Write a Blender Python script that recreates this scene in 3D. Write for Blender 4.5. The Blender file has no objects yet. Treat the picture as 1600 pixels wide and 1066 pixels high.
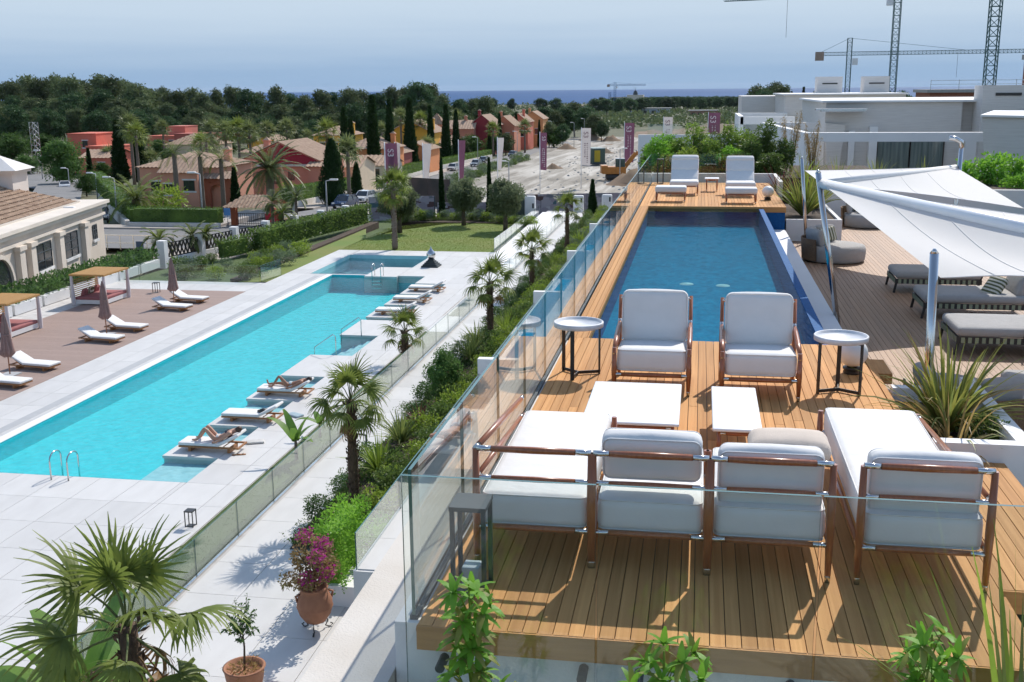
import bpy, math, random
import numpy as np
from mathutils import Vector, Matrix
R = math.radians
sc = bpy.context.scene
col = sc.collection
rnd = random.Random(11)
nr = np.random.default_rng(5)

# ------------------------------------------------------------------ camera, sky, sun, exposure
PITCH, YAW, ROLL = math.atan(394/1720), R(9.695), R(0.5)
cam_d = bpy.data.cameras.new('camera'); cam = bpy.data.objects.new('camera', cam_d); col.objects.link(cam)
fw = Vector((-math.sin(YAW)*math.cos(PITCH), math.cos(YAW)*math.cos(PITCH), -math.sin(PITCH)))
rt = Vector((math.cos(YAW), math.sin(YAW), 0)); up = rt.cross(fw)
r2 = rt*math.cos(ROLL) - up*math.sin(ROLL); u2 = up*math.cos(ROLL) + rt*math.sin(ROLL)
cam.matrix_world = Matrix(((r2.x, u2.x, -fw.x, 0), (r2.y, u2.y, -fw.y, 0), (r2.z, u2.z, -fw.z, 3.25), (0, 0, 0, 1)))
cam_d.sensor_width = 36; cam_d.lens = 36*1720/1600; cam_d.clip_start = 0.2; cam_d.clip_end = 120000
sc.camera = cam
SUN_EL, SUN_AZ = R(44.5), R(17.5)          # azimuth measured from +Y towards +X
world = bpy.data.worlds.new('World'); sc.world = world; world.use_nodes = True
wn = world.node_tree.nodes; wl = world.node_tree.links; wn.clear()
wo = wn.new('ShaderNodeOutputWorld'); wb = wn.new('ShaderNodeBackground'); sky = wn.new('ShaderNodeTexSky')
sky.sky_type = 'NISHITA'; sky.sun_disc = False; sky.sun_elevation = SUN_EL; sky.sun_rotation = SUN_AZ
sky.air_density = 1.0; sky.dust_density = 0.4; sky.ozone_density = 3.0; sky.altitude = 0
wb.inputs['Strength'].default_value = 0.15
tn = wn.new('ShaderNodeMix'); tn.data_type = 'RGBA'; tn.blend_type = 'MULTIPLY'; tn.inputs[0].default_value = 1; tn.inputs[7].default_value = (1.07, .985, .88, 1)
wl.new(sky.outputs[0], tn.inputs[6]); wl.new(tn.outputs[2], wb.inputs['Color'])
# pale marine haze lying all round the horizon under the clear sky
wtc = wn.new('ShaderNodeTexCoord'); wsx = wn.new('ShaderNodeSeparateXYZ'); wl.new(wtc.outputs['Generated'], wsx.inputs[0])
wmp = wn.new('ShaderNodeMapping'); wmp.inputs['Scale'].default_value = (3, 3, 60); wl.new(wtc.outputs['Generated'], wmp.inputs[0])
wnz = wn.new('ShaderNodeTexNoise'); wnz.inputs['Scale'].default_value = 1.6; wnz.inputs['Detail'].default_value = 5; wl.new(wmp.outputs[0], wnz.inputs['Vector'])
wad = wn.new('ShaderNodeMath'); wad.operation = 'MULTIPLY_ADD'; wad.inputs[1].default_value = .022; wl.new(wnz.outputs['Fac'], wad.inputs[0]); wl.new(wsx.outputs[2], wad.inputs[2])
wrp = wn.new('ShaderNodeValToRGB'); wl.new(wad.outputs[0], wrp.inputs[0]); ce = wrp.color_ramp.elements
ce[0].position = .008; ce[0].color = (.235, .365, .555, 1); ce[1].position = .30; ce[1].color = (.50, .62, .76, 1)
for p_, c_ in ((.026, (.275, .40, .57)), (.045, (.36, .475, .62)), (.072, (.46, .565, .68)), (.11, (.52, .62, .72))):
    e_ = ce.new(p_); e_.color = (*c_, 1)
wb2 = wn.new('ShaderNodeBackground'); wb2.inputs['Strength'].default_value = .83; wl.new(wrp.outputs[0], wb2.inputs['Color'])
wmr = wn.new('ShaderNodeMapRange'); wmr.inputs[1].default_value = .09; wmr.inputs[2].default_value = .35; wmr.inputs[3].default_value = 1; wmr.inputs[4].default_value = 0; wmr.interpolation_type = 'SMOOTHSTEP'; wl.new(wsx.outputs[2], wmr.inputs[0])
wmx = wn.new('ShaderNodeMixShader'); wl.new(wmr.outputs[0], wmx.inputs[0]); wl.new(wb.outputs[0], wmx.inputs[1]); wl.new(wb2.outputs[0], wmx.inputs[2]); wl.new(wmx.outputs[0], wo.inputs['Surface'])
sun_d = bpy.data.lights.new('sun', 'SUN'); sun_d.energy = 3.05; sun_d.angle = R(0.53); sun_d.color = (1, .95, .87)
sun = bpy.data.objects.new('sun', sun_d); col.objects.link(sun); sun.location = (20, 60, 80)
sdir = Vector((math.sin(SUN_AZ)*math.cos(SUN_EL), math.cos(SUN_AZ)*math.cos(SUN_EL), math.sin(SUN_EL)))
sun.rotation_euler = sdir.to_track_quat('Z', 'Y').to_euler()
sc.view_settings.view_transform = 'Standard'; sc.view_settings.look = 'None'; sc.view_settings.exposure = 0.53
sc.view_settings.gamma = 1; sc.view_settings.use_curve_mapping = False
sc.render.engine = 'CYCLES'; cy = sc.cycles
cy.use_denoising = True; cy.max_bounces = 8; cy.transparent_max_bounces = 40; cy.diffuse_bounces = 3; cy.glossy_bounces = 4
cy.use_adaptive_sampling = True; cy.adaptive_threshold = 0.02; cy.caustics_reflective = False; cy.caustics_refractive = False

# ------------------------------------------------------------------ mesh helpers
class MB:
    def __init__(s): s.v = []; s.f = []; s.m = []; s.s = []
    def add(s, vs, fs, mi=0, sm=False):
        o = len(s.v); s.v += [tuple(v) for v in vs]
        for f in fs: s.f.append([i+o for i in f]); s.m.append(mi); s.s.append(sm)
        return s
    def box(s, x0, y0, z0, x1, y1, z1, mi=0, skip=()):
        v = [(x0,y0,z0),(x1,y0,z0),(x1,y1,z0),(x0,y1,z0),(x0,y0,z1),(x1,y0,z1),(x1,y1,z1),(x0,y1,z1)]
        F = {'b':(3,2,1,0),'t':(4,5,6,7),'f':(0,1,5,4),'r':(1,2,6,5),'k':(2,3,7,6),'l':(3,0,4,7)}
        return s.add(v, [q for k, q in F.items() if k not in skip], mi)
    def bar(s, p, q, w, h=None, mi=0, up=(0,0,1)):
        p, q = Vector(p), Vector(q); d = (q-p).normalized(); h = h or w
        a = d.cross(Vector(up))
        if a.length < 1e-4: a = d.cross(Vector((1,0,0)))
        a.normalize(); b = a.cross(d); a *= w/2; b *= h/2
        v = [p-a-b, p+a-b, p+a+b, p-a+b, q-a-b, q+a-b, q+a+b, q-a+b]
        return s.add(v, [(0,1,2,3),(7,6,5,4),(0,4,5,1),(1,5,6,2),(2,6,7,3),(3,7,4,0)], mi)
    def tube(s, pts, rs, n=8, mi=0, cap=True, sm=True):
        pts = [Vector(p) for p in pts]
        if not hasattr(rs, '__len__'): rs = [rs]*len(pts)
        vs = []; fs = []; ref = Vector((0.13, 0.27, 1))
        for i, p in enumerate(pts):
            d = (pts[min(i+1, len(pts)-1)] - pts[max(i-1, 0)]).normalized()
            a = d.cross(ref)
            if a.length < .05: a = d.cross(Vector((1, .1, 0)))
            a.normalize(); b = d.cross(a)
            for k in range(n):
                t = 2*math.pi*k/n; vs.append(p + a*math.cos(t)*rs[i] + b*math.sin(t)*rs[i])
        for i in range(len(pts)-1):
            for k in range(n):
                k2 = (k+1) % n; fs.append((i*n+k, i*n+k2, (i+1)*n+k2, (i+1)*n+k))
        s.add(vs, fs, mi, sm)
        if cap:
            o = len(s.v) - len(vs)
            s.f.append([o+k for k in range(n)][::-1]); s.m.append(mi); s.s.append(False)
            s.f.append([o+(len(pts)-1)*n+k for k in range(n)]); s.m.append(mi); s.s.append(False)
        return s
    def lathe(s, prof, n=20, c=(0,0,0), mi=0, sm=True):
        vs = []; fs = []
        for r, z in prof:
            for k in range(n):
                t = 2*math.pi*k/n; vs.append((c[0]+r*math.cos(t), c[1]+r*math.sin(t), c[2]+z))
        for i in range(len(prof)-1):
            for k in range(n):
                k2 = (k+1) % n; fs.append((i*n+k, i*n+k2, (i+1)*n+k2, (i+1)*n+k))
        return s.add(vs, fs, mi, sm)
    def cushion(s, c, size, r=.05, puff=.1, mi=0, rot=None, n=7):
        hx, hy, hz = size[0]/2, size[1]/2, size[2]/2; r = min(r, hx*.98, hy*.98, hz*.98)
        def pt(p):
            q = Vector((p[0]*hx, p[1]*hy, p[2]*hz))
            i = Vector((max(-hx+r, min(hx-r, q.x)), max(-hy+r, min(hy-r, q.y)), max(-hz+r, min(hz-r, q.z))))
            d = q-i
            o = i + d.normalized()*r if d.length > 1e-6 else q
            k = 1 + puff*(1-p[0]**2)*(1-p[1]**2)
            o = Vector((o.x, o.y, o.z*k))
            if rot: o = rot @ o
            return o + Vector(c)
        def grid(h):
            a = 1-r/h; e = a+(1-a)*.5
            return [-1, -e, -a, -a*.5, 0, a*.5, a, e, 1]
        G = [grid(hx), grid(hy), grid(hz)]; n = 9
        for ax in range(3):
            for sg in (-1, 1):
                vs = []; 
                for a in G[(ax+1)%3]:
                    for b in G[(ax+2)%3]:
                        p = [0,0,0]; p[ax] = sg; p[(ax+1)%3] = a; p[(ax+2)%3] = b; vs.append(pt(p))
                fs = []
                for i in range(n-1):
                    for j in range(n-1):
                        q = (i*n+j, (i+1)*n+j, (i+1)*n+j+1, i*n+j+1)
                        fs.append(q if sg > 0 else q[::-1])
                s.add(vs, fs, mi, True)
        return s
    def mesh(s, name, mats):
        me = bpy.data.meshes.new(name); me.from_pydata(s.v, [], s.f)
        for m in (mats if isinstance(mats, (list, tuple)) else [mats]): me.materials.append(m)
        me.polygons.foreach_set('material_index', s.m); me.polygons.foreach_set('use_smooth', s.s); me.update()
        return me
    def build(s, name, mats, parent=None, loc=None, rz=0):
        return put(name, s.mesh(name, mats), parent, loc, rz)
def put(name, me, parent=None, loc=None, rz=0, scale=None, rot=None):
    o = bpy.data.objects.new(name, me); col.objects.link(o)
    if parent: o.parent = parent
    if loc is not None: o.location = loc
    if rot is not None: o.rotation_euler = rot
    elif rz: o.rotation_euler = (0, 0, rz)
    if scale is not None: o.scale = scale if hasattr(scale, '__len__') else (scale,)*3
    return o
def tag(o, label=None, cat=None, group=None, kind=None):
    if label: o['label'] = label
    if cat: o['category'] = cat
    if group: o['group'] = group
    if kind: o['kind'] = kind
    return o
def thing(name, label, cat, loc=(0,0,0), rz=0, group=None):
    return tag(put(name, None, None, loc, rz), label, cat, group)
def struct(name, mb, mats, parent=None):
    o = mb.build(name, mats, parent)
    if not parent: o['kind'] = 'structure'
    return o
def kids(o): return [c for c in ALLKIDS.get(o.name, [])]
ALLKIDS = {}
def index_kids():
    ALLKIDS.clear()
    for o in col.objects:
        if o.parent: ALLKIDS.setdefault(o.parent.name, []).append(o)
def dup(o, loc, rz=None, label=None, scale=None, group=None, parent=None, top=True):
    c = o.copy(); col.objects.link(c)
    if top:
        c.location = loc
        if rz is not None: c.rotation_euler = (0, 0, rz)
        if scale is not None: c.scale = scale if hasattr(scale, '__len__') else (scale,)*3
        if label: c['label'] = label
        if group: c['group'] = group
    else: c.parent = parent
    for k in kids(o): dup(k, None, parent=c, top=False)
    return c
def vf_mesh(name, V, F, mats, MI=None, smooth=False):
    me = bpy.data.meshes.new(name); V = np.asarray(V, np.float32); F = np.asarray(F, np.int32); m = len(F)
    me.vertices.add(len(V)); me.vertices.foreach_set('co', V.ravel())
    me.loops.add(m*4); me.loops.foreach_set('vertex_index', F.ravel())
    me.polygons.add(m); me.polygons.foreach_set('loop_start', np.arange(0, m*4, 4, dtype=np.int32))
    for a in (mats if isinstance(mats, (list, tuple)) else [mats]): me.materials.append(a)
    if MI is not None: me.polygons.foreach_set('material_index', np.asarray(MI, np.int32))
    if smooth: me.polygons.foreach_set('use_smooth', np.ones(m, bool))
    me.update(calc_edges=True); me.validate(); return me
def vcat(parts):
    Vs = []; Fs = []; Ms = []; o = 0
    for p in parts:
        V, F = p[0], p[1]; mi = p[2] if len(p) > 2 else 0
        Vs.append(V); Fs.append(F+o); Ms.append(np.full(len(F), mi)); o += len(V)
    return np.concatenate(Vs), np.concatenate(Fs), np.concatenate(Ms)
def vx(VF, M):
    A = np.array(M); V = VF[0] @ A[:3, :3].T + A[:3, 3]
    return (V,) + tuple(VF[1:])
def unit(a): return a/np.maximum(np.linalg.norm(a, axis=-1, keepdims=True), 1e-9)
def cards(P, D, ln, wd, droop=0.0, jit=.5, rng=nr):
    """one leaf quad (kite) per point P, pointing along D, length ln, width wd"""
    n = len(P); D = unit(D + rng.normal(0, jit, (n, 3))); S = unit(np.cross(D, rng.normal(0, 1, (n, 3))))
    ln = np.broadcast_to(ln, n)[:, None]*rng.uniform(.7, 1.3, (n, 1)); wd = np.broadcast_to(wd, n)[:, None]*rng.uniform(.7, 1.3, (n, 1))
    mid = P + D*ln*.5; tip = P + D*ln; tip[:, 2] -= droop*ln[:, 0]
    V = np.stack([P, mid+S*wd/2, tip, mid-S*wd/2], 1).reshape(-1, 3)
    return V, np.arange(n*4).reshape(n, 4)
def blob_pts(n, c, r, shell=.55, rng=nr):
    d = unit(rng.normal(0, 1, (n, 3))); k = (shell + (1-shell)*rng.uniform(0, 1, (n, 1))**.6)
    # lumpy surface
    ph = rng.uniform(0, 6, 3); w = 1 + .16*np.sin(d[:, :1]*5+ph[0]) + .16*np.sin(d[:, 1:2]*5+ph[1]) + .12*np.sin(d[:, 2:]*6+ph[2])
    return np.array(c) + d*k*w*np.array(r), d
def box_pts(n, x0, y0, z0, x1, y1, z1, depth=.12, rng=nr):
    A = np.array([(y1-y0)*(z1-z0)]*2+[(x1-x0)*(z1-z0)]*2+[(x1-x0)*(y1-y0)])
    f = rng.choice(5, n, p=A/A.sum()); u = rng.uniform(0, 1, (n, 3))
    P = np.array([x0, y0, z0]) + u*np.array([x1-x0, y1-y0, z1-z0]); D = np.zeros((n, 3)); t = rng.uniform(0, depth, n)
    for i, (ax, sg) in enumerate(((0,-1),(0,1),(1,-1),(1,1),(2,1))):
        k = f == i; P[k, ax] = (np.array([x0,y0,z0])[ax]+t[k]) if sg < 0 else (np.array([x1,y1,z1])[ax]-t[k]); D[k, ax] = sg
    return P, D

# ------------------------------------------------------------------ materials (all procedural)
def nodes(name):
    m = bpy.data.materials.new(name); m.use_nodes = True; nt = m.node_tree
    return m, nt.nodes, nt.links, nt.nodes['Principled BSDF']
def mat(name, c, rough=.6, metal=0, var=.15, vs=3.0, bump=0, bs=40, orand=0, stretch=None, c2=None, spec=.5, coat=0, detail=4, coords='Object'):
    m, N, L, B = nodes(name)
    B.inputs['Roughness'].default_value = rough; B.inputs['Metallic'].default_value = metal
    B.inputs['Specular IOR Level'].default_value = spec; B.inputs['Coat Weight'].default_value = coat
    tc = N.new('ShaderNodeTexCoord'); src = tc.outputs[coords]
    if stretch:
        mp = N.new('ShaderNodeMapping'); mp.inputs['Scale'].default_value = stretch; L.new(src, mp.inputs[0]); src = mp.outputs[0]
    if orand:
        oi = N.new('ShaderNodeObjectInfo'); va = N.new('ShaderNodeVectorMath'); va.operation = 'MULTIPLY_ADD'
        va.inputs[1].default_value = (37, 53, 71); L.new(oi.outputs['Random'], va.inputs[0]); L.new(src, va.inputs[2]); src = va.outputs[0]
    nz = N.new('ShaderNodeTexNoise'); nz.inputs['Scale'].default_value = vs; nz.inputs['Detail'].default_value = detail; L.new(src, nz.inputs['Vector'])
    rp = N.new('ShaderNodeValToRGB'); d = c2 if c2 else tuple(x*(1-var) for x in c); e = c if c2 else tuple(min(1, x*(1+var)) for x in c)
    rp.color_ramp.elements[0].position = .3; rp.color_ramp.elements[1].position = .7
    rp.color_ramp.elements[0].color = (*d, 1); rp.color_ramp.elements[1].color = (*e, 1); L.new(nz.outputs['Fac'], rp.inputs[0]); out = rp.outputs[0]
    if orand:
        hs = N.new('ShaderNodeHueSaturation'); mr = N.new('ShaderNodeMapRange'); mr.inputs[3].default_value = 1-orand; mr.inputs[4].default_value = 1+orand
        L.new(oi.outputs['Random'], mr.inputs[0]); L.new(mr.outputs[0], hs.inputs['Value']); L.new(out, hs.inputs['Color']); out = hs.outputs[0]
    L.new(out, B.inputs['Base Color'])
    if bump:
        b2 = N.new('ShaderNodeTexNoise'); b2.inputs['Scale'].default_value = bs; b2.inputs['Detail'].default_value = 5; L.new(src, b2.inputs['Vector'])
        bp = N.new('ShaderNodeBump'); bp.inputs['Strength'].default_value = bump; bp.inputs['Distance'].default_value = .02
        L.new(b2.outputs['Fac'], bp.inputs['Height']); L.new(bp.outputs[0], B.inputs['Normal'])
    return m
def leaf(name, c, c2=None, trans=.3, vs=.6, rough=.5, orand=.12, spec=.35):
    m, N, L, B = nodes(name); out = N['Material Output']
    tc = N.new('ShaderNodeTexCoord'); nz = N.new('ShaderNodeTexNoise'); nz.inputs['Scale'].default_value = vs; nz.inputs['Detail'].default_value = 6
    nz.inputs['Roughness'].default_value = .75; L.new(tc.outputs['Object'], nz.inputs['Vector'])
    rp = N.new('ShaderNodeValToRGB'); rp.color_ramp.elements[0].position = .36; rp.color_ramp.elements[1].position = .64
    rp.color_ramp.elements[0].color = (*(c2 or tuple(x*.55 for x in c)), 1); rp.color_ramp.elements[1].color = (*c, 1); L.new(nz.outputs['Fac'], rp.inputs[0])
    oi = N.new('ShaderNodeObjectInfo'); hs = N.new('ShaderNodeHueSaturation'); mr = N.new('ShaderNodeMapRange')
    mr.inputs[3].default_value = 1-orand; mr.inputs[4].default_value = 1+orand
    L.new(oi.outputs['Random'], mr.inputs[0]); L.new(mr.outputs[0], hs.inputs['Value']); L.new(rp.outputs[0], hs.inputs['Color'])
    B.inputs['Roughness'].default_value = rough; B.inputs['Specular IOR Level'].default_value = spec; L.new(hs.outputs[0], B.inputs['Base Color'])
    tr = N.new('ShaderNodeBsdfTranslucent'); L.new(hs.outputs[0], tr.inputs[0]); mx = N.new('ShaderNodeMixShader'); mx.inputs[0].default_value = trans
    L.new(B.outputs[0], mx.inputs[1]); L.new(tr.outputs[0], mx.inputs[2]); L.new(mx.outputs[0], out.inputs[0])
    return m
def glass(name, tint, ior=1.5, rough=0.0, bump=None, refl=1.0, ripple=0):
    m, N, L, B = nodes(name); out = N['Material Output']; N.remove(B)
    fr = N.new('ShaderNodeFresnel'); ge = N.new('ShaderNodeNewGeometry'); im = N.new('ShaderNodeMapRange'); im.inputs[3].default_value = ior; im.inputs[4].default_value = 1/ior
    L.new(ge.outputs['Backfacing'], im.inputs[0]); L.new(im.outputs[0], fr.inputs[0])
    tr = N.new('ShaderNodeBsdfTransparent'); tr.inputs[0].default_value = (*tint, 1)
    gl = N.new('ShaderNodeBsdfGlossy'); gl.inputs['Roughness'].default_value = rough; gl.inputs[0].default_value = (refl, refl, refl, 1)
    mx = N.new('ShaderNodeMixShader'); L.new(fr.outputs[0], mx.inputs[0]); L.new(tr.outputs[0], mx.inputs[1]); L.new(gl.outputs[0], mx.inputs[2])
    L.new(mx.outputs[0], out.inputs[0])
    if bump:
        tc = N.new('ShaderNodeTexCoord'); mp = N.new('ShaderNodeMapping'); mp.inputs['Scale'].default_value = bump[2]; L.new(tc.outputs['Object'], mp.inputs[0])
        nz = N.new('ShaderNodeTexNoise'); nz.inputs['Scale'].default_value = bump[0]; nz.inputs['Detail'].default_value = 3; L.new(mp.outputs[0], nz.inputs['Vector'])
        bp = N.new('ShaderNodeBump'); bp.inputs['Strength'].default_value = bump[1]; bp.inputs['Distance'].default_value = .05; L.new(nz.outputs['Fac'], bp.inputs['Height'])
        if ripple:      # ripple light and dark painted into the water tint by noise
            rp = N.new('ShaderNodeMix'); rp.data_type = 'RGBA'; rp.inputs[6].default_value = tuple(q*(1-ripple*1.6) for q in tint)+(1,); rp.inputs[7].default_value = tuple(min(1, q*(1+ripple)) for q in tint)+(1,)
            mr = N.new('ShaderNodeMapRange'); mr.inputs[1].default_value = .35; mr.inputs[2].default_value = .65; L.new(nz.outputs['Fac'], mr.inputs[0]); L.new(mr.outputs[0], rp.inputs[0]); L.new(rp.outputs[2], tr.inputs[0])
        L.new(bp.outputs[0], fr.inputs['Normal']); L.new(bp.outputs[0], gl.inputs['Normal'])
    return m
M = {}
M['deck'] = mat('teak_deck', (.65,.335,.125), .7, c2=(.50,.235,.08), vs=2.2, stretch=(14,1,1), orand=.20, bump=.15, bs=30, spec=.2)
M['deck_old'] = mat('weathered_deck', (.38,.235,.145), .62, c2=(.30,.175,.10), vs=2.2, stretch=(14,1,1), orand=.13, bump=.15, bs=30)
M['fascia'] = mat('teak_fascia', (.60,.30,.11), .7, c2=(.48,.23,.08), vs=2.0, stretch=(1,8,12), bump=.1, spec=.15)
M['teak'] = mat('varnished_teak', (.40,.13,.045), .32, c2=(.29,.085,.03), vs=8, stretch=(6,6,1), coat=.4)
M['teak_lt'] = mat('oiled_teak', (.42,.19,.07), .5, c2=(.32,.14,.05), vs=8, stretch=(1,8,8))
M['chrome'] = mat('polished_steel', (.62,.61,.60), .16, 1, var=.03)
M['steel'] = mat('stainless_steel', (.62,.62,.62), .22, 1, var=.05)
M['uphol'] = mat('white_upholstery', (.74,.725,.705), .85, var=.025, vs=6, bump=.4, bs=6)
M['linen'] = mat('beige_linen', (.62,.53,.45), .9, var=.05, vs=8, bump=.3, bs=200)
M['greyfab'] = mat('grey_fabric', (.40,.385,.37), .9, var=.05, vs=10, bump=.3, bs=220)
M['white_top'] = mat('white_lacquer', (.84,.84,.845), .35, var=.01)
M['marble'] = mat('white_marble', (.80,.80,.81), .5, c2=(.56,.57,.60), vs=7, detail=9)
M['black'] = mat('black_metal', (.03,.028,.026), .45, var=.1)
M['darkgrey'] = mat('grey_painted_metal', (.055,.068,.075), .55, var=.08, spec=.25)
M['lamp'] = mat('opal_plastic', (.80,.79,.77), .4, var=.02)
M['stucco'] = mat('white_stucco', (.74,.72,.69), .85, var=.05, vs=1.5, bump=.25, bs=60)
M['ledge'] = mat('sandy_render', (.70,.655,.60), .9, c2=(.60,.54,.47), vs=1.3, bump=.35, bs=70, detail=8)
M['whitewall'] = mat('white_paint', (.80,.79,.78), .7, var=.03, vs=.8)
M['tile'] = mat('pale_porcelain', (.63,.61,.585), .5, c2=(.575,.555,.53), vs=.9, orand=.055, stretch=(3,1,1), detail=9)
M['joint'] = mat('tile_joint', (.54,.52,.50), .9)
M['brown'] = mat('brown_decking', (.34,.245,.205), .75, c2=(.29,.20,.165), vs=3, stretch=(1,14,1), orand=.05)
M['drain'] = mat('grey_grating', (.42,.42,.42), .6, var=.06)
M['poolblue'] = mat('turquoise_mosaic', (.085,.66,.71), .5, c2=(.07,.61,.67), vs=6, spec=0)
M['poolshallow'] = mat('pale_mosaic', (.42,.68,.71), .4, c2=(.36,.62,.66), vs=5, spec=0)
M['bluetile'] = mat('deep_blue_mosaic', (.016,.12,.32), .7, c2=(.011,.085,.24), vs=14, spec=.15)
M['bluefloor'] = mat('blue_mosaic_floor', (.005,.25,.43), .35, c2=(.004,.20,.37), vs=10, spec=0)
M['lawn'] = mat('mown_lawn', (.13,.20,.028), .9, c2=(.19,.20,.04), vs=.35, bump=.6, bs=150, detail=8)
M['turf'] = mat('strip_turf', (.07,.115,.026), .9, c2=(.055,.09,.02), vs=.8, bump=.6, bs=120)
M['soil'] = mat('dark_soil', (.085,.055,.035), .95, c2=(.05,.032,.02), vs=4, bump=.6, bs=20)
M['asphalt'] = mat('asphalt', (.22,.21,.205), .9, c2=(.17,.165,.16), vs=.5, bump=.2, bs=90)
M['paving'] = mat('pavement', (.42,.37,.33), .9, c2=(.35,.31,.27), vs=1.2)
M['kerb'] = mat('kerb_stone', (.45,.43,.40), .85)
M['terrain'] = mat('dry_terrain', (.135,.125,.065), .95, c2=(.065,.075,.032), vs=.05, detail=9)
def dirt_mat():
    m, N, L_, B = nodes('graded_earth'); tc = N.new('ShaderNodeTexCoord'); B.inputs['Roughness'].default_value = .95; outs = []
    for sc_, st, lo, hi in ((.05, (1.5, .5, 1), .35, .65), (.55, (1.1, .06, 1), .42, .60), (1.6, (1, .6, 1), .3, .7)):
        mp = N.new('ShaderNodeMapping'); mp.inputs['Scale'].default_value = st; mp.inputs['Rotation'].default_value = (0, 0, R(-7)); nz = N.new('ShaderNodeTexNoise'); nz.inputs['Scale'].default_value = sc_; nz.inputs['Detail'].default_value = 8; nz.inputs['Distortion'].default_value = .6
        L_.new(tc.outputs['Object'], mp.inputs[0]); L_.new(mp.outputs[0], nz.inputs['Vector']); mr = N.new('ShaderNodeMapRange'); mr.inputs[1].default_value = lo; mr.inputs[2].default_value = hi; L_.new(nz.outputs['Fac'], mr.inputs[0]); outs.append(mr.outputs[0])
    a1 = N.new('ShaderNodeMath'); a1.operation = 'MULTIPLY_ADD'; a1.inputs[1].default_value = .45; L_.new(outs[1], a1.inputs[0]); m1 = N.new('ShaderNodeMath'); m1.operation = 'MULTIPLY'; m1.inputs[1].default_value = .35; L_.new(outs[0], m1.inputs[0]); L_.new(m1.outputs[0], a1.inputs[2])
    a2 = N.new('ShaderNodeMath'); a2.operation = 'MULTIPLY_ADD'; a2.inputs[1].default_value = .2; L_.new(outs[2], a2.inputs[0]); L_.new(a1.outputs[0], a2.inputs[2])
    rp = N.new('ShaderNodeValToRGB'); rp.color_ramp.elements[0].color = (.15,.13,.10,1); rp.color_ramp.elements[1].color = (.56,.52,.46,1); e = rp.color_ramp.elements.new(.5); e.color = (.33,.295,.245,1)
    L_.new(a2.outputs[0], rp.inputs[0]); L_.new(rp.outputs[0], B.inputs['Base Color']); return m
M['dirt'] = dirt_mat()
M['brownearth'] = mat('brown_earth', (.24,.155,.10), .95, c2=(.15,.11,.065), vs=.15, detail=9)
M['barrel'] = mat('barrel_tile', (.47,.325,.225), .85, c2=(.34,.215,.145), vs=2.2, detail=8)
M['barrel2'] = mat('old_barrel_tile', (.52,.36,.24), .85, c2=(.24,.14,.09), vs=3.5, detail=10)
M['pane'] = mat('window_pane', (.03,.035,.04), .08, var=.2, vs=.6, spec=.8)
M['frame_w'] = mat('white_frame', (.72,.70,.68), .6)
M['frame_d'] = mat('dark_frame', (.045,.032,.025), .5)
M['stone'] = mat('pale_stone_cladding', (.70,.665,.625), .8, c2=(.62,.58,.54), vs=3, stretch=(.4,.4,6), bump=.2, bs=20)
M['brick'] = mat('brick_red', (.30,.12,.075), .9, var=.2, vs=5)
M['concrete'] = mat('raw_concrete', (.38,.37,.35), .9, var=.1)
M['terracotta'] = mat('terracotta', (.40,.185,.10), .8, c2=(.31,.135,.075), vs=5, bump=.2, bs=30)
M['trunk'] = mat('bark', (.14,.105,.075), .95, c2=(.08,.06,.042), vs=8, bump=.8, bs=25)
M['palmtrunk'] = mat('palm_fibre', (.15,.095,.055), .95, c2=(.07,.042,.026), vs=14, stretch=(1,1,.4), bump=.9, bs=30)
M['palmgrey'] = mat('palm_bark', (.24,.19,.15), .95, c2=(.15,.11,.085), vs=6, stretch=(1,1,4), bump=.6, bs=20)
for k, c, c2 in (('euca',(.075,.092,.040),(.034,.046,.022)),('pine',(.040,.070,.028),(.018,.034,.016)),('cyp',(.026,.052,.018),(.012,.026,.010)),
    ('broad',(.060,.105,.028),(.024,.048,.014)),('olive',(.115,.135,.075),(.055,.070,.036)),('hedge',(.085,.135,.026),(.034,.062,.014)),('hedge2',(.060,.105,.030),(.022,.046,.014)),
    ('shrub',(.085,.125,.028),(.035,.058,.016)),('shrubgrey',(.105,.140,.080),(.050,.072,.040)),('lime',(.17,.22,.03),(.085,.125,.018)),('dry',(.24,.16,.06),(.12,.09,.035)),
    ('bamboo',(.125,.175,.03),(.060,.095,.018)),('phorm',(.17,.19,.055),(.060,.085,.022)),('red',(.12,.025,.028),(.05,.014,.016)),('boug',(.52,.035,.34),(.36,.05,.18)),
    ('scheff',(.11,.20,.022),(.055,.125,.014)),('banana',(.11,.18,.03),(.05,.10,.02)),('variegated',(.38,.36,.09),(.16,.19,.04))):
    b_ = {'euca': 2.3, 'pine': 2.3, 'cyp': 1.7, 'boug': 1.2, 'scheff': 2.6, 'bamboo': 2.4, 'red': 1.5, 'variegated': 1.2}.get(k, 2.1)
    M[k] = leaf('leaf_'+k, tuple(q*b_ for q in c), tuple(q*b_ for q in c2), .25 if k in ('euca','pine','cyp') else .42, orand=.32 if k in ('euca','pine','broad') else .12, spec=.05 if k in ('euca','pine','cyp','broad','olive') else .3)
M['palm'] = leaf('palm_leaf', (.25,.30,.065), (.13,.18,.035), .45, vs=1.2)
M['palm2'] = leaf('palm_leaf_grey', (.24,.28,.10), (.13,.165,.06), .42, vs=1.0)
M['palmdry'] = leaf('palm_leaf_dry', (.30,.17,.06), (.17,.085,.03), vs=2)
M['glass'] = glass('green_tinted_glass', (.945,.975,.965))
M['glass_far'] = glass('clear_glass', (.93,.965,.955))
M['postgrey'] = mat('galvanised_paint', (.36,.37,.37), .6)
M['gedge'] = mat('glass_edge', (.055,.14,.115), .15, var=.05, spec=.8)
M['water1'] = glass('pool_water', (.86,.985,.99), 1.33, bump=(4.0, .6, (1, 1, 1)), refl=.42, ripple=.06)
M['water1s'] = M['water1']
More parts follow.
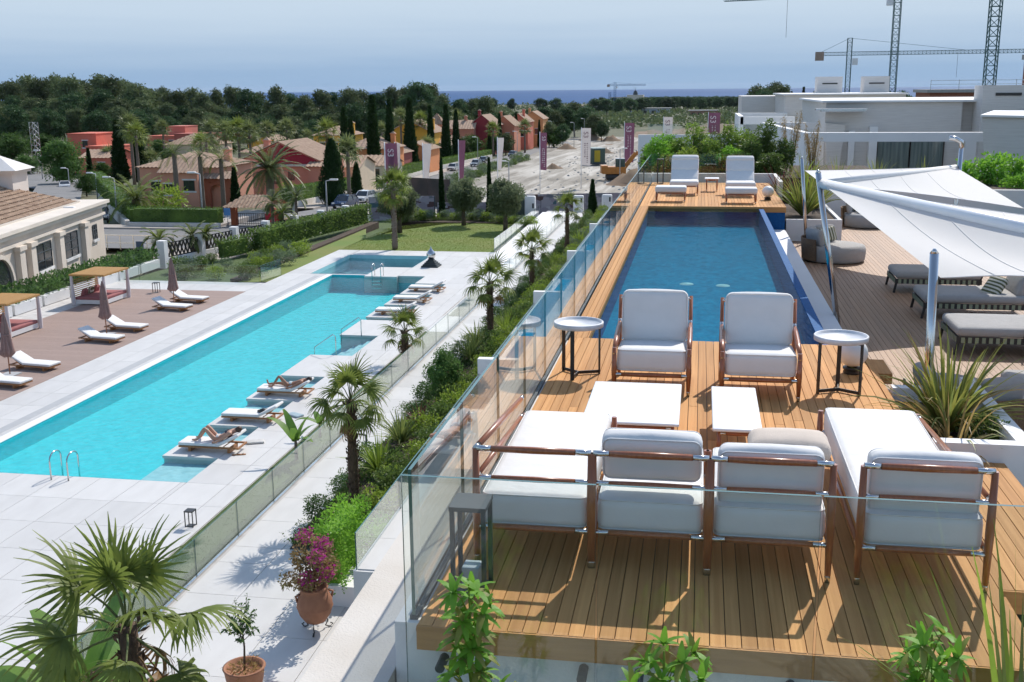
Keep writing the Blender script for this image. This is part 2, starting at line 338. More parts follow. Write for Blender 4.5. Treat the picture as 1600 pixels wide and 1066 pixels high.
M['water2'] = glass('roof_pool_water', (.80,.94,.965), 1.33, bump=(9.0, .2, (1, .5, 1)), refl=.18, ripple=.10)
# ================================================================== THE SETTING
L = -7.25          # pool garden level;  roof deck is z = 0, sunken lounge deck RD
RD = -0.95
def g(Y):
    if Y < 85: return -7.6
    if Y < 150: return -7.6-(Y-85)*.05
    if Y < 500: return -10.85-(Y-150)*.017
    return -16.8-(Y-500)*.0048
def sheet(name, xs, ys, zf, m, kind='structure'):
    V = np.array([(x, y, zf(x, y)) for y in ys for x in xs]); nx = len(xs)
    F = np.array([(j*nx+i, j*nx+i+1, (j+1)*nx+i+1, (j+1)*nx+i) for j in range(len(ys)-1) for i in range(nx-1)])
    return tag(put(name, vf_mesh(name, V, F, m, smooth=True)), kind=kind)
ysT = [-60, 20, 60, 70, 72, 84, 100, 125, 150, 190, 240, 300, 380, 460, 560, 700, 900, 1200, 1600, 1900, 2050, 2300]
sheet('terrain', [-2600,-1500,-900,-600,-400,-300,-220,-160,-120,-80,-40,-36,-35,5,6,40,80,140,220,400,700,1200,2200], ysT,
      lambda x, y: (-11 if -35.5 < x < 5.5 and y < 71 else g(y) - .35) + (0 if y < 300 else 1.5*math.sin(x*.013+y*.009)*min(1, (y-300)/300)) - (0 if y < 2000 else 9), M['terrain'])
def seamat():
    m = mat('sea_water', (.010,.070,.20), .6, var=.12, vs=.0012, spec=.05, stretch=(1,4,1), bump=.25, bs=.02)
    return m
MB().add([(-16000,1700,-25.5),(16000,1700,-25.5),(16000,20000,-25.5),(-16000,20000,-25.5)], [(0,1,2,3)]).build('sea', seamat())['kind'] = 'structure'
# beach strip is the terrain itself.  building site with wheel tracks
def dz(x, y):
    k = min(1, max(0, (y-104)/10))
    return g(y) + .02 + k*(.06*math.sin(x*.55+.10*y+1.5*math.sin(y*.03))*(.5+.5*math.sin(y*.05+x*.1)) + .25*max(0, math.sin(y*.021+x*.05))*min(1,(y-104)/60))
ysS = list(np.concatenate([np.linspace(100, 200, 120), np.linspace(202, 440, 90)])); us = np.linspace(0, 1, 90); V = []
for y_ in ysS:
    xl, xr = -33.0-(y_-101)*.052, 9.0-(max(0, y_-260))*.05
    for u_ in us:
        x_ = xl+(xr-xl)*u_; rut = sum(.10*math.exp(-((x_-(c_+6*math.sin(y_*.018+p_)+y_*s_))/.35)**2) for c_, p_, s_ in ((-14,0,.0),(-12.4,0,.0),(-8,1,-.02),(-6.4,1,-.02),(-20,2,.01),(-18.4,2,.01),(-3,.5,-.03),(-1.4,.5,-.03)))
        V.append((x_, y_, dz(x_, y_)+.03-rut))
nx_ = len(us); F = [(j_*nx_+i_, j_*nx_+i_+1, (j_+1)*nx_+i_+1, (j_+1)*nx_+i_) for j_ in range(len(ysS)-1) for i_ in range(nx_-1)]
tag(put('graded_building_site', vf_mesh('graded_building_site', np.array(V), np.array(F), M['dirt'], smooth=True)), kind='structure')
mo = sheet('earth_mound', list(np.linspace(-30, 40, 36)), list(np.linspace(330, 560, 40)),
      lambda x, y: g(y) + 5.2*math.exp(-((x-8)/22)**2-((y-455)/55)**2) + .6*math.sin(x*.6)*math.sin(y*.11) - .4, M['brownearth'])
# site road, pavement and crossing street on the left
MB().add([(-40.5,84,g(84)+.02),(-32.5,84,g(84)+.02),(-33.6,110,g(110)+.02),(-39.6,110,g(110)+.02)], [(0,1,2,3)]).add(
    [(-39.6,110,g(110)+.02),(-33.6,110,g(110)+.02),(-39,150,g(150)+.02),(-45,150,g(150)+.02)], [(0,1,2,3)]).add(
    [(-45,150,g(150)+.02),(-39,150,g(150)+.02),(-41,250,g(250)+.02),(-47.4,250,g(250)+.02)], [(0,1,2,3)]).add(
    [(-47.4,250,g(250)+.02),(-41,250,g(250)+.02),(-42,420,g(420)+.02),(-48,420,g(420)+.02)], [(0,1,2,3)]).add(
    [(-140,82,-7.58),(-60,72.2,-7.58),(-32.6,72.2,-7.58),(-32.5,84,-7.58),(-40.5,84,-7.58),(-60,82.5,-7.58),(-140,96,-7.58)], [(0,1,2,3,4,5,6)]).build('street', M['asphalt'])['kind'] = 'structure'
MB().add([(-56,82.2,-7.58),(-50,82.2,-7.58),(-104,175,g(175)+.03),(-112,175,g(175)+.03)], [(0,1,2,3)]).add(
    [(-135,180,g(180)+.05),(-95,150,g(150)+.05),(-90,158,g(158)+.05),(-135,205,g(205)+.05)], [(0,1,2,3)]).build('side_street', M['asphalt'])['kind'] = 'structure'
pv = MB()
for (x0, y0), (x1, y1) in (((-39.7,110),(-45.1,150)),((-45.1,150),(-47.5,250))):
    for a, b, dzz in ((0, 2.4, .14),):
        pv.add([(x0-b,y0,g(y0)+dzz),(x0,y0,g(y0)+dzz),(x1,y1,g(y1)+dzz),(x1-b,y1,g(y1)+dzz),(x0,y0,g(y0)-.1),(x1,y1,g(y1)-.1)], [(0,1,2,3),(1,4,5,2)])
pv.box(-50.2, 82.6, -7.8, -40.6, 84.6, -7.46).box(-41.5, 84.6, -7.9, -39.0, 97, -7.5)
pv.build('pavement', M['paving'])['kind'] = 'structure'
MB().box(-36.5, 67.2, -7.8, -30.2, 71.9, -7.46).build('corner_pavement', M['paving'])['kind'] = 'structure'
MB().box(-35.4, 86, -7.9, -31.8, 92, -7.5).build('traffic_island', M['brownearth'])['kind'] = 'structure'

# ---- garden level: base slab with holes for the pools, tiles laid on it
PX0, PX1, PY0, PY1 = -21.05, -15.42, 26.8, 61.0      # main pool
base = MB()
zt = L-.03
for x0, y0, x1, y1 in ((-36,4,-23.9,57.9),(-23.9,4,PX0,61.0),(-23.9,61.0,-22.46,71),(-22.46,61.0,-17.04,61.24),(-22.46,68.71,-17.04,71),(PX0,4,-5.1,PY0),(-17.04,61.0,-13.2,71),(-13.7,PY0,-13.2,61.0),(-13.2,PY0,-5.1,96.5)):
    base.box(x0, y0, L-.5, x1, y1, zt)
struct('garden_slab', base, M['joint'])
# recesses between the lounger islands are shallow water; islands are solid
SH = (-15.42, -13.7)
islands = [(28.85,30.45),(31.95,33.55),(35.05,36.65),(38.3,41.6),(45.4,48.6),(49.3,51.0),(52.4,54.1),(55.4,57.1),(58.6,61.0)]
isl = thing('lounger_islands', 'row of white paved islands along the right edge of the turquoise pool', 'pool edge')
for a, b in islands:
    MB().box(SH[0], a, L-1.5, SH[1], b, L+.005).build('island', M['tile'], isl)
    MB().box(SH[0]-.03, a-.03, L-.07, SH[1]-.002, b+.03, L+.012).build('coping', M['tile'], isl)
pb = MB(); zn, zf = L-.55, L-.95
bx0, bx1, by0, by1 = PX0+.006, SH[1]-.001, PY0+.006, PY1-.006
pb.add([(bx0,by0,zn),(bx1,by0,zn),(bx1,by1,zf),(bx0,by1,zf)], [(0,1,2,3)])
for p, q, a_, b_ in (((bx0,by0),(bx0,by1),zn,zf),((bx0,by1),(bx1,by1),zf,zf),((bx1,by1),(bx1,by0),zf,zn),((bx1,by0),(bx0,by0),zn,zn)):
    pb.add([(*p,a_),(*q,b_),(*q,L),(*p,L)], [(0,1,2,3)])
struct('pool_basin', pb, M['poolblue'])
sh = MB()
prev = PY0
for a, b in islands:
    if a-prev > .05: sh.box(SH[0]+.02, prev+.002, L-.79, SH[1]-.004, a-.002, L-.22 if prev != 41.6 else L-.75)
    prev = b
struct('shallow_shelf', sh, M['poolshallow'])
st = MB()
for k in range(4): st.box(-15.2+.36*k, 41.62, L-.74, -13.72, 45.38, L-.62+.14*k)
struct('pool_steps', st, M['poolshallow'])
struct('pool_water', MB().add([(bx0+.004,by0+.004,L-.09),(bx1-.006,by0+.004,L-.09),(bx1-.006,by1-.004,L-.09),(bx0+.004,by1-.004,L-.09)], [(0,1,2,3)]), M['water1'])
# small upper pool
sp = MB()
SX0, SX1, SY0, SY1 = -22.45, -17.046, 61.246, 68.7
sp.add([(SX0,SY0,L-.9),(SX1,SY0,L-.9),(SX1,SY1,L-.9),(SX0,SY1,L-.9)], [(0,1,2,3)])
for p, q in (((SX0,SY0),(SX0,SY1)),((SX0,SY1),(SX1,SY1)),((SX1,SY1),(SX1,SY0)),((SX1,SY0),(SX0,SY0))): sp.add([(*p,L-.9),(*q,L-.9),(*q,L),(*p,L)], [(0,1,2,3)])
struct('small_pool_basin', sp, M['poolshallow'])
struct('small_pool_water', MB().add([(SX0,SY0,L-.22),(SX1,SY0,L-.22),(SX1,SY1,L-.22),(SX0,SY1,L-.22)], [(0,1,2,3)]), M['water1s'])
pen = MB().box(-19.0, 60.6, L-1.2, -17.06, 64.0, L+.008).box(-17.05, 60.97, L-.4, -13.7, 64.0, L+.004)
struct('bathing_platform', pen, M['tile'])
# tiles: real slabs 1.18 x 1.58 with open joints
TW, TH = 1.2, 1.6
tile_me = MB().box(0, 0, -.028, TW-.012, TH-.012, 0).mesh('tile', M['tile'])
pavr = tag(put('pool_paving', None), kind='structure')
zones = [(-23.9, 14, PX0, 61.2), (-23.9, 61.2, -22.46, 70.9), (-22.46, 61.0, -17.06, 61.24), (-11.9, 46.5, -10.86, 50), (-11.9, 58, -10.86, 64), (PX0, 14, SH[1], PY0), (SH[1], 14, -11.9, 70.9), (-10.62, 14, -5.2, 22.9), (-10.62, 22.9, -9.25, 95), (-17.0, 64.0, SH[1], 70.9), (-22.4, 68.75, -17.0, 70.9), (-36, 55.05, -23.9, 57.8)]
allt = []
for zx0, zy0, zx1, zy1 in zones:
    x = zx0
    while x < zx1-.05:
        w = min(TW, zx1-x); y = zy0
        while y < zy1-.05:
            h = min(TH, zy1-y); allt.append((x, y, w, h)); y += TH
        x += TW
def seen(t):
    p = Vector((t[0], t[1], L-3.25)); dpt = p.dot(fw)
    return dpt > 0 and abs(p.dot(r2)/dpt*1720) < 1500 and -p.dot(u2)/dpt*1720 < 1300
inframe = lambda t: (lambda p: abs(p.dot(r2)/p.dot(fw)*1720) < 800 and -p.dot(u2)/p.dot(fw)*1720 < 533)(Vector((t[0]+.6, t[1]+.8, L-3.25)))
vis = sorted([t for t in allt if seen(t)], key=lambda t: (not inframe(t), t[0]**2+t[1]**2))
rest = MB(); zt2 = L
for i, (x, y, w, h) in enumerate(vis):
    if i < 298: put('tile', tile_me, pavr, (x, y, zt2+.002), scale=((w-.012)/(TW-.012), (h-.012)/(TH-.012), 1))
    else: rest.box(x, y, zt2-.028, x+w-.012, y+h-.012, zt2+.002, skip='b')
tag(rest.build('tile_field', M['tile'], pavr), kind='stuff')
MB().box(-21.95, 4, L-.01, -21.6, 60.5, L+.008).build('overflow_channel', M['drain'])['kind'] = 'structure'
MB().box(PX0-.32, PY0-.3, L-.01, PX0+.02, PY1, L+.012).build('pool_coping', M['whitewall'])['kind'] = 'structure'
# brown deck : boards across
bd = tag(put('brown_terrace', None), kind='structure')
yb = 26.0; brd = MB().box(0, 0, -.03, 6.85, .345, 0).mesh('board', M['brown'])
while yb < 54.9: put('board', brd, bd, (-30.75, yb, L+.012)); yb += .35
MB().box(-30.8, 26, L-.03, -23.88, 55.0, L-.012).build('joist_bed', M['joint'], bd)
# lawn with real blades at the near edge, turf strips, bed
lawn = MB(); outl = [(-23.9,71),(-13.25,71),(-13.25,84),(-14.5,86.8),(-17,87.4),(-20,86),(-22.8,81.5),(-23.8,77)]
lawn.add([(x,y,L-.02) for x, y in outl], [tuple(range(len(outl)))])
lawn.add([(-25.6,57.9,L-.02),(-23.9,58.3,L-.02),(-23.9,77,L-.021),(-26,84,L-.021)], [(0,1,2,3)])
struct('lawn', lawn, M['lawn'])
MB().add([(-33.2,58.0,L-.12),(-24.2,58.0,L-.12),(-24.2,70,L-.12),(-24.2,92,L-.5),(-27.5,92,L-.5)], [(0,1,2,3,4)]).build('fence_verge', M['turf'])['kind'] = 'structure'
def grass(name, poly_pts, h, m):
    P = np.array(poly_pts); D = np.tile([0, 0, 1.0], (len(P), 1))
    V, F = cards(P, D, h, h*.35, jit=.45); return tag(put(name, vf_mesh(name, V, F, m)), kind='stuff')
pp = []
while len(pp) < 34000:
    x, y = rnd.uniform(-23.9,-13.25), rnd.uniform(71, 87.4)
    if y > 83 and ((x+18.6)/5.6)**2 + ((y-80)/7.6)**2 > 1: continue
    pp.append((x, y, L-.03))
grass('lawn_grass', pp, .055, leaf('leaf_lawn', (.24,.32,.05), (.20,.24,.04), vs=.25))
tz = []
turf = MB()
for a, b, w in ((16.0, 46.5, -11.85), (50, 58, -11.6)):
    turf.box(w, a, L-.05, -10.85, b, L+.015)
    for _ in range(int((b-a)*330)): tz.append((rnd.uniform(w+.02, -10.86), rnd.uniform(a, b), L+.01))
struct('turf_strip', turf, M['turf'])
grass('turf_grass', tz, .035, leaf('leaf_turf', (.10,.155,.034), (.075,.12,.025), vs=.6))
bedm = sheet('planting_bed', list(np.linspace(-9.25, -5.1, 9)), list(np.linspace(22.9, 96, 60)), lambda x, y: L+.06 + .32*max(0, min(1, (x+9.2)/2)) + .05*math.sin(3*x+2*y), M['soil'])
MB().box(-26.2, 58.3, L-.4, -25.55, 86, L+.1).box(-24.2, 86.6, L-.6, -13.3, 90.6, L+.05).build('border_soil', M['soil'])['kind'] = 'structure'

gc_ = [(rnd.uniform(-9.3,-5.6), 23+72*rnd.random()**1.5) for _ in range(15000)]
V, F = cards(np.array([(x, y, L+.06+.32*max(0, min(1, (x+9.2)/2))) for x, y in gc_]), np.tile([0, 0, 1.0], (len(gc_), 1)), .17, .06, .3, .7)
tag(put('ground_cover', vf_mesh('ground_cover', V, F, M['shrub'])), kind='stuff')
# ================================================================== HOST BUILDING
hb = thing('terrace_building', 'white rendered terrace building carrying the roof deck and its pool', 'building')
MB().box(-2.38, 2.5, -.95, -1.83, 62, -.35).build('ledge', M['ledge'], hb)
MB().box(-2.30, 4.5, -8, -1.9, 62, -.95).build('facade', M['stucco'], hb)
MB().box(-1.82, 6.16, -1.6, -1.66, 14.2, -.02).box(-1.66, 6.16, -7, 4.0, 6.5, -.16).build('roof_slab', M['stucco'], hb)
MB().box(-1.82, 14.2, -1.6, -1.72, 40.2, -.02).build('slab_side', M['stucco'], hb)
MB().box(-1.7, 4.0, -7, 4.0, 4.9, -1.0).box(-1.7, 4.9, -7, 4.0, 6.0, -1.4).build('planter_shelf', M['ledge'], hb)
MB().box(-5.06, 15.0, -7.9, -2.3, 62, -3.92).build('lower_storey', M['stucco'], hb)
fl = MB()
for k in range(39):
    fl.box(-5.0, 15.05+k*1.2, -3.92, -3.7, 15.05+k*1.2+1.19, -3.9); fl.box(-3.69, 15.05+k*1.2, -3.92, -2.31, 15.05+k*1.2+1.19, -3.9)
tag(fl.build('terrace_tiles', M['tile'], hb), kind='stuff')
for y in (24.7, 33.6, 42.5, 51.4):
    MB().box(-5.05, y, -3.9, -2.31, y+.22, -2.95).build('party_wall', M['whitewall'], hb)
    pm = MB().box(-4.9, y+1.2, -3.9, -3.1, y+5.2, -3.42).mesh('plunge_pool', M['whitewall']); put('plunge_pool', pm, hb)
    MB().box(-4.75, y+1.35, -3.43, -3.25, y+5.05, -3.40).build('plunge_water', M['bluefloor'], hb)
# roof deck planks
roofd = tag(put('roof_deck', None), kind='structure')
PW = .095
def planks(x0, x1, y0, y1, z, m, parent, th=.028, pw=PW, nmax=1):
    n = int(round((x1-x0)/pw)); w = (x1-x0)/n; me = MB().box(0, 0, -th, w-.006, 1, 0).mesh('plank', m)
    for i in range(n):
        cut = [y0]; 
        for k in range(nmax): cut.append(y0+(y1-y0)*(k+1+(rnd.uniform(-.32,.32) if k < nmax-1 else 0))/nmax)
        for a, c in zip(cut, cut[1:]): put('plank', me, parent, (x0+i*w, a, z+rnd.uniform(-.0012, .0012)), scale=(1, c-a-.004, 1))
planks(-1.655, 2.03, 6.10, 14.30, 0, M['deck'], roofd, nmax=2)
planks(2.03, 2.72, 7.16, 9.80, 0, M['deck'], roofd)
planks(-1.655, -1.43, 14.30, 31.29, 0, M['deck'], roofd, pw=.075)
planks(-1.655, 2.35, 31.30, 39.30, 0, M['deck'], roofd)
MB().box(-1.67, 6.115, -.05, 2.03, 14.29, -.034).box(2.03, 7.17, -.05, 2.72, 9.79, -.034).box(-1.67, 14.29, -.05, -1.44, 31.3, -.034).box(-1.67, 31.31, -.05, 2.34, 39.3, -.034).build('deck_bearers', M['black'], roofd)
MB().box(-1.66, 6.085, -.16, 2.03, 6.112, -.003).box(2.032, 7.14, -.16, 2.75, 7.157, -.003).build('front_fascia', M['fascia'], roofd)
MB().box(-1.43, 31.275, -.15, 2.37, 31.297, -.003).box(2.352, 31.3, -.15, 2.372, 39.3, -.003).box(-1.4285, 14.31, -.12, -1.41, 31.27, -.002).build('pool_fascia', M['fascia'], roofd)
MB().box(2.04, 13.55, -.30, 2.38, 14.28, -.17).build('deck_steps', M['deck'], roofd)
MB().box(2.032, 6.1, -1.6, 2.06, 7.13, -.03).box(2.04, 9.8, -1.4, 2.10, 14.2, -.004).build('deck_side', M['fascia'], roofd)
# roof pool
rp = MB(); a0, a1, b0, b1 = -1.43, 1.63, 14.30, 31.28
rp.add([(a0,b0,-.52),(a1,b0,-.52),(a1,b1,-.52),(a0,b1,-.52)], [(0,1,2,3)], 1)
for p, q in (((a0,b0),(a0,b1)),((a0,b1),(a1,b1)),((a1,b1),(a1,b0)),((a1,b0),(a0,b0))): rp.add([(*p,-.52),(*q,-.52),(*q,-.05),(*p,-.05)], [(0,1,2,3)], 0)
struct('roof_pool_basin', rp, [M['bluetile'], M['bluefloor']])
struct('roof_pool_water', MB().add([(a0,b0,-.06),(a1,b0,-.06),(a1,b1,-.06),(a0,b1,-.06)], [(0,1,2,3)]), M['water2'])
MB().box(1.632, 14.3, -1.3, 1.76, 31.27, -.055).build('infinity_edge', M['bluetile'])['kind'] = 'structure'
MB().box(1.632, 31.30, -1.3, 2.35, 38, -.151).build('pool_end_block', M['bluetile'])['kind'] = 'structure'
MB().box(2.03, 14.5, -1.4, 2.36, 31.28, -.62).build('pool_trough_ledge', M['whitewall'])['kind'] = 'structure'
MB().box(1.76, 14.4, -1.4, 2.03, 31.29, -1.0).build('trough_floor', M['bluetile'])['kind'] = 'structure'
lum = MB()
for x, y in ((-.2, 21.6), (.5, 21.5)): lum.lathe([(0,.012),(.12,.012),(.14,0)], 16, (x, y, -.52))
struct('pool_floor_light', lum, M['poolshallow'])
# sunken lounge deck
ld = tag(put('lounge_deck', None), kind='structure')
planks(2.37, 9.4, 9.0, 44.0, RD, M['deck_old'], ld, nmax=3)
MB().box(2.36, 9, RD-.1, 9.4, 44, RD-.034).build('deck_bearers', M['black'], ld)
# far roof planters and retaining walls
fp = thing('roof_planter', 'long low white planter wall behind the far end of the roof deck', 'planter')
MB().box(-1.7, 39.75, -1.2, 2.5, 39.95, .28).box(2.5, 36.4, -1.2, 2.62, 39.95, .28).build('planter_wall', M['stucco'], fp)
MB().box(-1.75, 39.95, -1.2, 6.5, 46.5, .12).build('soil', M['soil'], fp)
fp2 = thing('low_planter', 'low white planter holding striped grasses beside the roof pool corner', 'planter')
MB().box(2.40, 31.4, RD, 3.9, 31.52, -.35).box(3.8, 31.52, RD, 3.9, 39, -.35).build('planter_wall', M['stucco'], fp2)
MB().box(2.40, 31.52, RD, 3.8, 36.3, -.42).build('soil', M['soil'], fp2)
fp3 = thing('back_planter', 'grey rendered planter wall behind the far round daybed', 'planter')
MB().box(3.9, 37.6, RD, 10.5, 37.8, -.05).build('planter_wall', M['stucco'], fp3)
MB().box(3.9, 37.8, RD, 10.5, 44.5, -.12).build('soil', M['soil'], fp3)
np_ = thing('corner_planter', 'white box planter with big striped flax at the right deck edge', 'planter')
MB().box(2.13, 9.82, -1.0, 2.98, 9.96, .16).box(2.84, 9.96, -1.0, 2.98, 12.2, .16).box(2.13, 12.06, -1.0, 2.84, 12.2, .05).build('planter_wall', M['whitewall'], np_)
MB().box(2.11, 9.96, -1.0, 2.84, 12.06, -.10).build('soil', M['soil'], np_)

# ================================================================== GLASS BALUSTRADES
def pane(parent, x0, y0, x1, y1, z0, z1, t=.02, m='glass', name='glass_pane'):
    mb = MB(); d = Vector((x1-x0, y1-y0, 0)).normalized(); n = Vector((-d.y, d.x, 0))*t/2
    p, q = Vector((x0, y0, 0)), Vector((x1, y1, 0)); zz = Vector((0, 0, 1))
    v = [p-n+zz*z0, q-n+zz*z0, q+n+zz*z0, p+n+zz*z0, p-n+zz*z1, q-n+zz*z1, q+n+zz*z1, p+n+zz*z1]
    mb.add(v, [(0,1,5,4),(2,3,7,6)], 0); mb.add(v, [(4,5,6,7),(1,2,6,5),(3,0,4,7),(3,2,1,0)], 1)
    return mb.build(name, [M[m], M['gedge']], parent)
def run(label, name, p0, p1, z0, z1, step, t=.02, m='glass', rail=None, cat='balustrade'):
    o = thing(name, label, cat); p0, p1 = Vector(p0), Vector(p1); Ln = (p1-p0).length; n = max(1, round(Ln/step)); d = (p1-p0)/n
    for i in range(n):
        a = p0+d*i+d*(.006/d.length); b = p0+d*(i+1)-d*(.006/d.length); pane(o, a.x, a.y, b.x, b.y, z0, z1, t, m)
    if rail: MB().bar((p0.x,p0.y,z0+.005), (p1.x,p1.y,z0+.005), .05, rail, up=(0,0,1)).build('base_channel', M['darkgrey'] if m == 'glass' else M['steel'], o)
    return o
run('long green tinted glass balustrade along the left edge of the roof deck', 'glass_balustrade', (-1.705,6.2,0), (-1.705,39.4,0), -.02, .98, 1.5, .022, rail=.05)
fb = thing('glass_balustrade', 'frameless front glass balustrade on steel standoffs before the white sofa', 'balustrade')
for a, b in ((-1.70,-.54),(-.525,.72),(.735,1.98),(1.995,3.2)): pane(fb, a, 6.0, b, 6.0, -1.0, 1.02, .022)
for x in (-1.5,-.62,-.28,.62,.98,1.9):
    for z in (-.24, -.42): MB().tube([(x,6.012,z),(x,6.085 if z > -.2 else 6.16,z)], .03, 14).build('standoff', M['darkgrey'], fb)
run('glass screen across the far end of the roof deck before the planting', 'glass_balustrade', (-1.70,39.45,0), (1.75,39.45,0), -.02, .98, 1.15, .02)
run('low glass balustrade beside the path on the lower garden level', 'glass_balustrade', (-10.75,12,0), (-10.75,92,0), L-.02, L+.9, 2.3, .02, 'glass_far', rail=.08)
run('short glass balustrade on the middle terrace below the roof deck', 'glass_balustrade', (-5.02,15.05,0), (-5.02,61,0), -3.93, -3.32, 2.6, .02, 'glass_far')
run('glass balustrade between lawn and white ramp', 'glass_balustrade', (-13.2,70.6,0), (-13.2,91,0), L-.02, L+.95, 2.3, .02, 'glass_far')
run('glass screen at the far left edge of the brown terrace', 'glass_balustrade', (-34,57.95,0), (-24.3,57.95,0), L-.02, L+.95, 2.2, .02, 'glass_far')
run('glass screen on the pool terrace corner beside the clipped shrubs', 'glass_balustrade', (-24.2,57.95,0), (-24.0,60.5,0), L-.02, L+.95, 2.2, .02, 'glass_far')
rmp = MB().add([(-13.0,64,L+.004),(-10.9,64,L+.004),(-10.9,92,L+.35),(-13.0,92,L+.35),(-13.0,64,L-.4),(-10.9,64,L-.4),(-10.9,92,L-.4),(-13.0,92,L-.4)], [(0,1,2,3),(4,5,1,0),(5,6,2,1),(6,7,3,2),(7,4,0,3)])
struct('white_ramp', rmp, M['whitewall'])
# ================================================================== PLANT KIT
def strip(p0, d0, ln, w, droop, nseg=3, twist=0.0, up=(0,0,1), taper=.15):
    """a bent leaf blade of nseg quads"""
    p = np.array(p0, float); d = np.array(d0, float); d /= np.linalg.norm(d); s = np.cross(d, up); s = s/max(np.linalg.norm(s), 1e-6)
    if twist: s = s*math.cos(twist) + np.cross(d, s)*math.sin(twist)
    V = []; 
    for i in range(nseg+1):
        t = i/nseg; ww = w*(1-t**2*(1-taper))*(.55+.45*min(1, t*4+.2)); V += [p-s*ww/2, p+s*ww/2]
        d = d + np.array([0, 0, -droop/nseg*(.4+1.2*t)]); d /= np.linalg.norm(d); p = p + d*ln/nseg
    F = [(2*i, 2*i+1, 2*i+3, 2*i+2) for i in range(nseg)]
    return np.array(V), np.array(F)
def tube_vf(pts, rs, n=6):
    m = MB(); m.tube(pts, rs, n, cap=False); return np.array(m.v), np.array(m.f)
def fan_frond(seed, pet=.62, rad=.62, nl=24, droop=.7):
    """petiole along +X rising, then a pleated fan of leaflets"""
    r = random.Random(seed); parts = []
    pts = [(0,0,0), (pet*.5,0,.05), (pet,0,.03)]
    parts.append((*tube_vf(pts, [.016,.012,.010], 5), 1))
    for i in range(nl):
        a = R(-125 + 250*i/(nl-1)); ln = rad*(1-.22*(abs(a)/R(125))**2)*r.uniform(.85, 1.08)
        d = (math.cos(a), math.sin(a), .22*math.cos(a)+r.uniform(-.05,.05))
        parts.append((*strip((pet, 0, .03), d, ln, (.050 if nl > 12 else .075)*rad/.6, droop*r.uniform(.7, 1.7), 5, twist=r.uniform(-.35,.35), taper=.12), 0))
    return vcat(parts)
def feather_frond(seed, ln=2.0, nl=34, lf=.42, bend=1.3, rise=.75, w=.028):
    r = random.Random(seed); parts = []; pts = []; p = Vector((0,0,0)); d = Vector((1,0,rise)).normalized()
    N = 12
    for i in range(N+1):
        pts.append(tuple(p)); p = p + d*ln/N; d = (d + Vector((0,0,-bend/N))).normalized()
    parts.append((*tube_vf(pts, [.02*(1-.8*i/N) for i in range(N+1)], 4), 1))
    for i in range(nl):
        t = .12+.88*i/(nl-1); k = t*N; i0 = min(N-1, int(k)); q = Vector(pts[i0]).lerp(Vector(pts[i0+1]), k-i0); tan = (Vector(pts[i0+1])-Vector(pts[i0])).normalized()
        l2 = lf*(.45+1.1*math.sin(math.pi*min(1, t*.85+.1)))*.75
        for sg in (-1, 1):
            dd = tan*.75 + Vector((0, sg, .28))*.8
            parts.append((*strip(tuple(q), tuple(dd), l2*r.uniform(.85,1.1), w, r.uniform(.4,.9), 2, taper=.2), 0))
    return vcat(parts)
def set_mi(me, MI): me.polygons.foreach_set('material_index', np.asarray(MI, np.int32)); me.update(); return me
FAN = []
for s_, dr in ((1,.7),(2,1.2),(3,1.8),(4,1.4)):
    V, F, I = fan_frond(s_, droop=dr); FAN.append(vf_mesh('frond', V, F, [M['palm'], M['palm2']], I))
V, F, I = fan_frond(9, droop=1.9); FAND = vf_mesh('dry_frond', V, F, [M['palmdry'], M['palmdry']], I)
def fan_palm(label, x, y, z0, zc, size, nf=24, tr=.11, seed=0, dry=4, lean=(0,0), group='windmill palms in the garden bed', tm='palmtrunk'):
    r = random.Random(seed); t = thing('fan_palm', label, 'palm tree', (x, y, z0), group=group); H = zc-z0
    m = MB(); n = 14; pts = [(lean[0]*(i/n)**2, lean[1]*(i/n)**2, H*i/n) for i in range(n+1)]
    m.tube(pts, [tr*(1.15-.25*i/n)*r.uniform(.9,1.12) for i in range(n+1)], 12)
    # fibrous old leaf bases
    Pn = []; Dn = []
    for _ in range(int(260*H/3)):
        hh = r.uniform(.05, 1)*H; a = r.uniform(0, 6.283); Pn.append((lean[0]*(hh/H)**2+math.cos(a)*tr*.92, lean[1]*(hh/H)**2+math.sin(a)*tr*.92, hh)); Dn.append((math.cos(a)*.5, math.sin(a)*.5, .8))
    m.build('trunk', M[tm], t)
    V, F = cards(np.array(Pn), np.array(Dn), .13, .05, jit=.3); put('trunk_fibre', vf_mesh('trunk_fibre', V, F, M['palmtrunk']), t)['kind'] = 'stuff'
    top = Vector((lean[0], lean[1], H))
    for i in range(nf):
        k = i/nf; az = i*2.399+r.uniform(-.25,.25); el = R(82-125*k+r.uniform(-8,8)); s = size*r.uniform(.85,1.1)*(1-.1*(k < .15))
        me = FAN[0 if k < .3 else (1 if k < .6 else (3 if r.random() < .5 else 2))]
        rot = Matrix.Rotation(az, 4, 'Z') @ Matrix.Rotation(-el, 4, 'Y') @ Matrix.Rotation(r.uniform(-.5,.5), 4, 'X')
        o = put('frond', me, t); o.matrix_local = Matrix.Translation(top+Vector((0,0,-.10*k))) @ rot @ Matrix.Scale(s, 4)
    for i in range(dry):
        rot = Matrix.Rotation(i*1.9+r.uniform(-.5,.5), 4, 'Z') @ Matrix.Rotation(R(r.uniform(35,70)), 4, 'Y') @ Matrix.Rotation(r.uniform(-.5,.5), 4, 'X')
        o = put('dry_frond', FAND, t); o.matrix_local = Matrix.Translation(top+Vector((0,0,-.25))) @ rot @ Matrix.Scale(size*.75, 4)
    return t
fan_palm('large windmill palm with hairy trunk in the bed beside the path', -8.35, 25.1, L+.1, -4.2, 1.0, 19, .125, 1, 3)
fan_palm('small windmill palm behind the low glass, its trunk rising from turf', -11.3, 41.05, L, -6.0, .95, 15, .13, 2, 2)
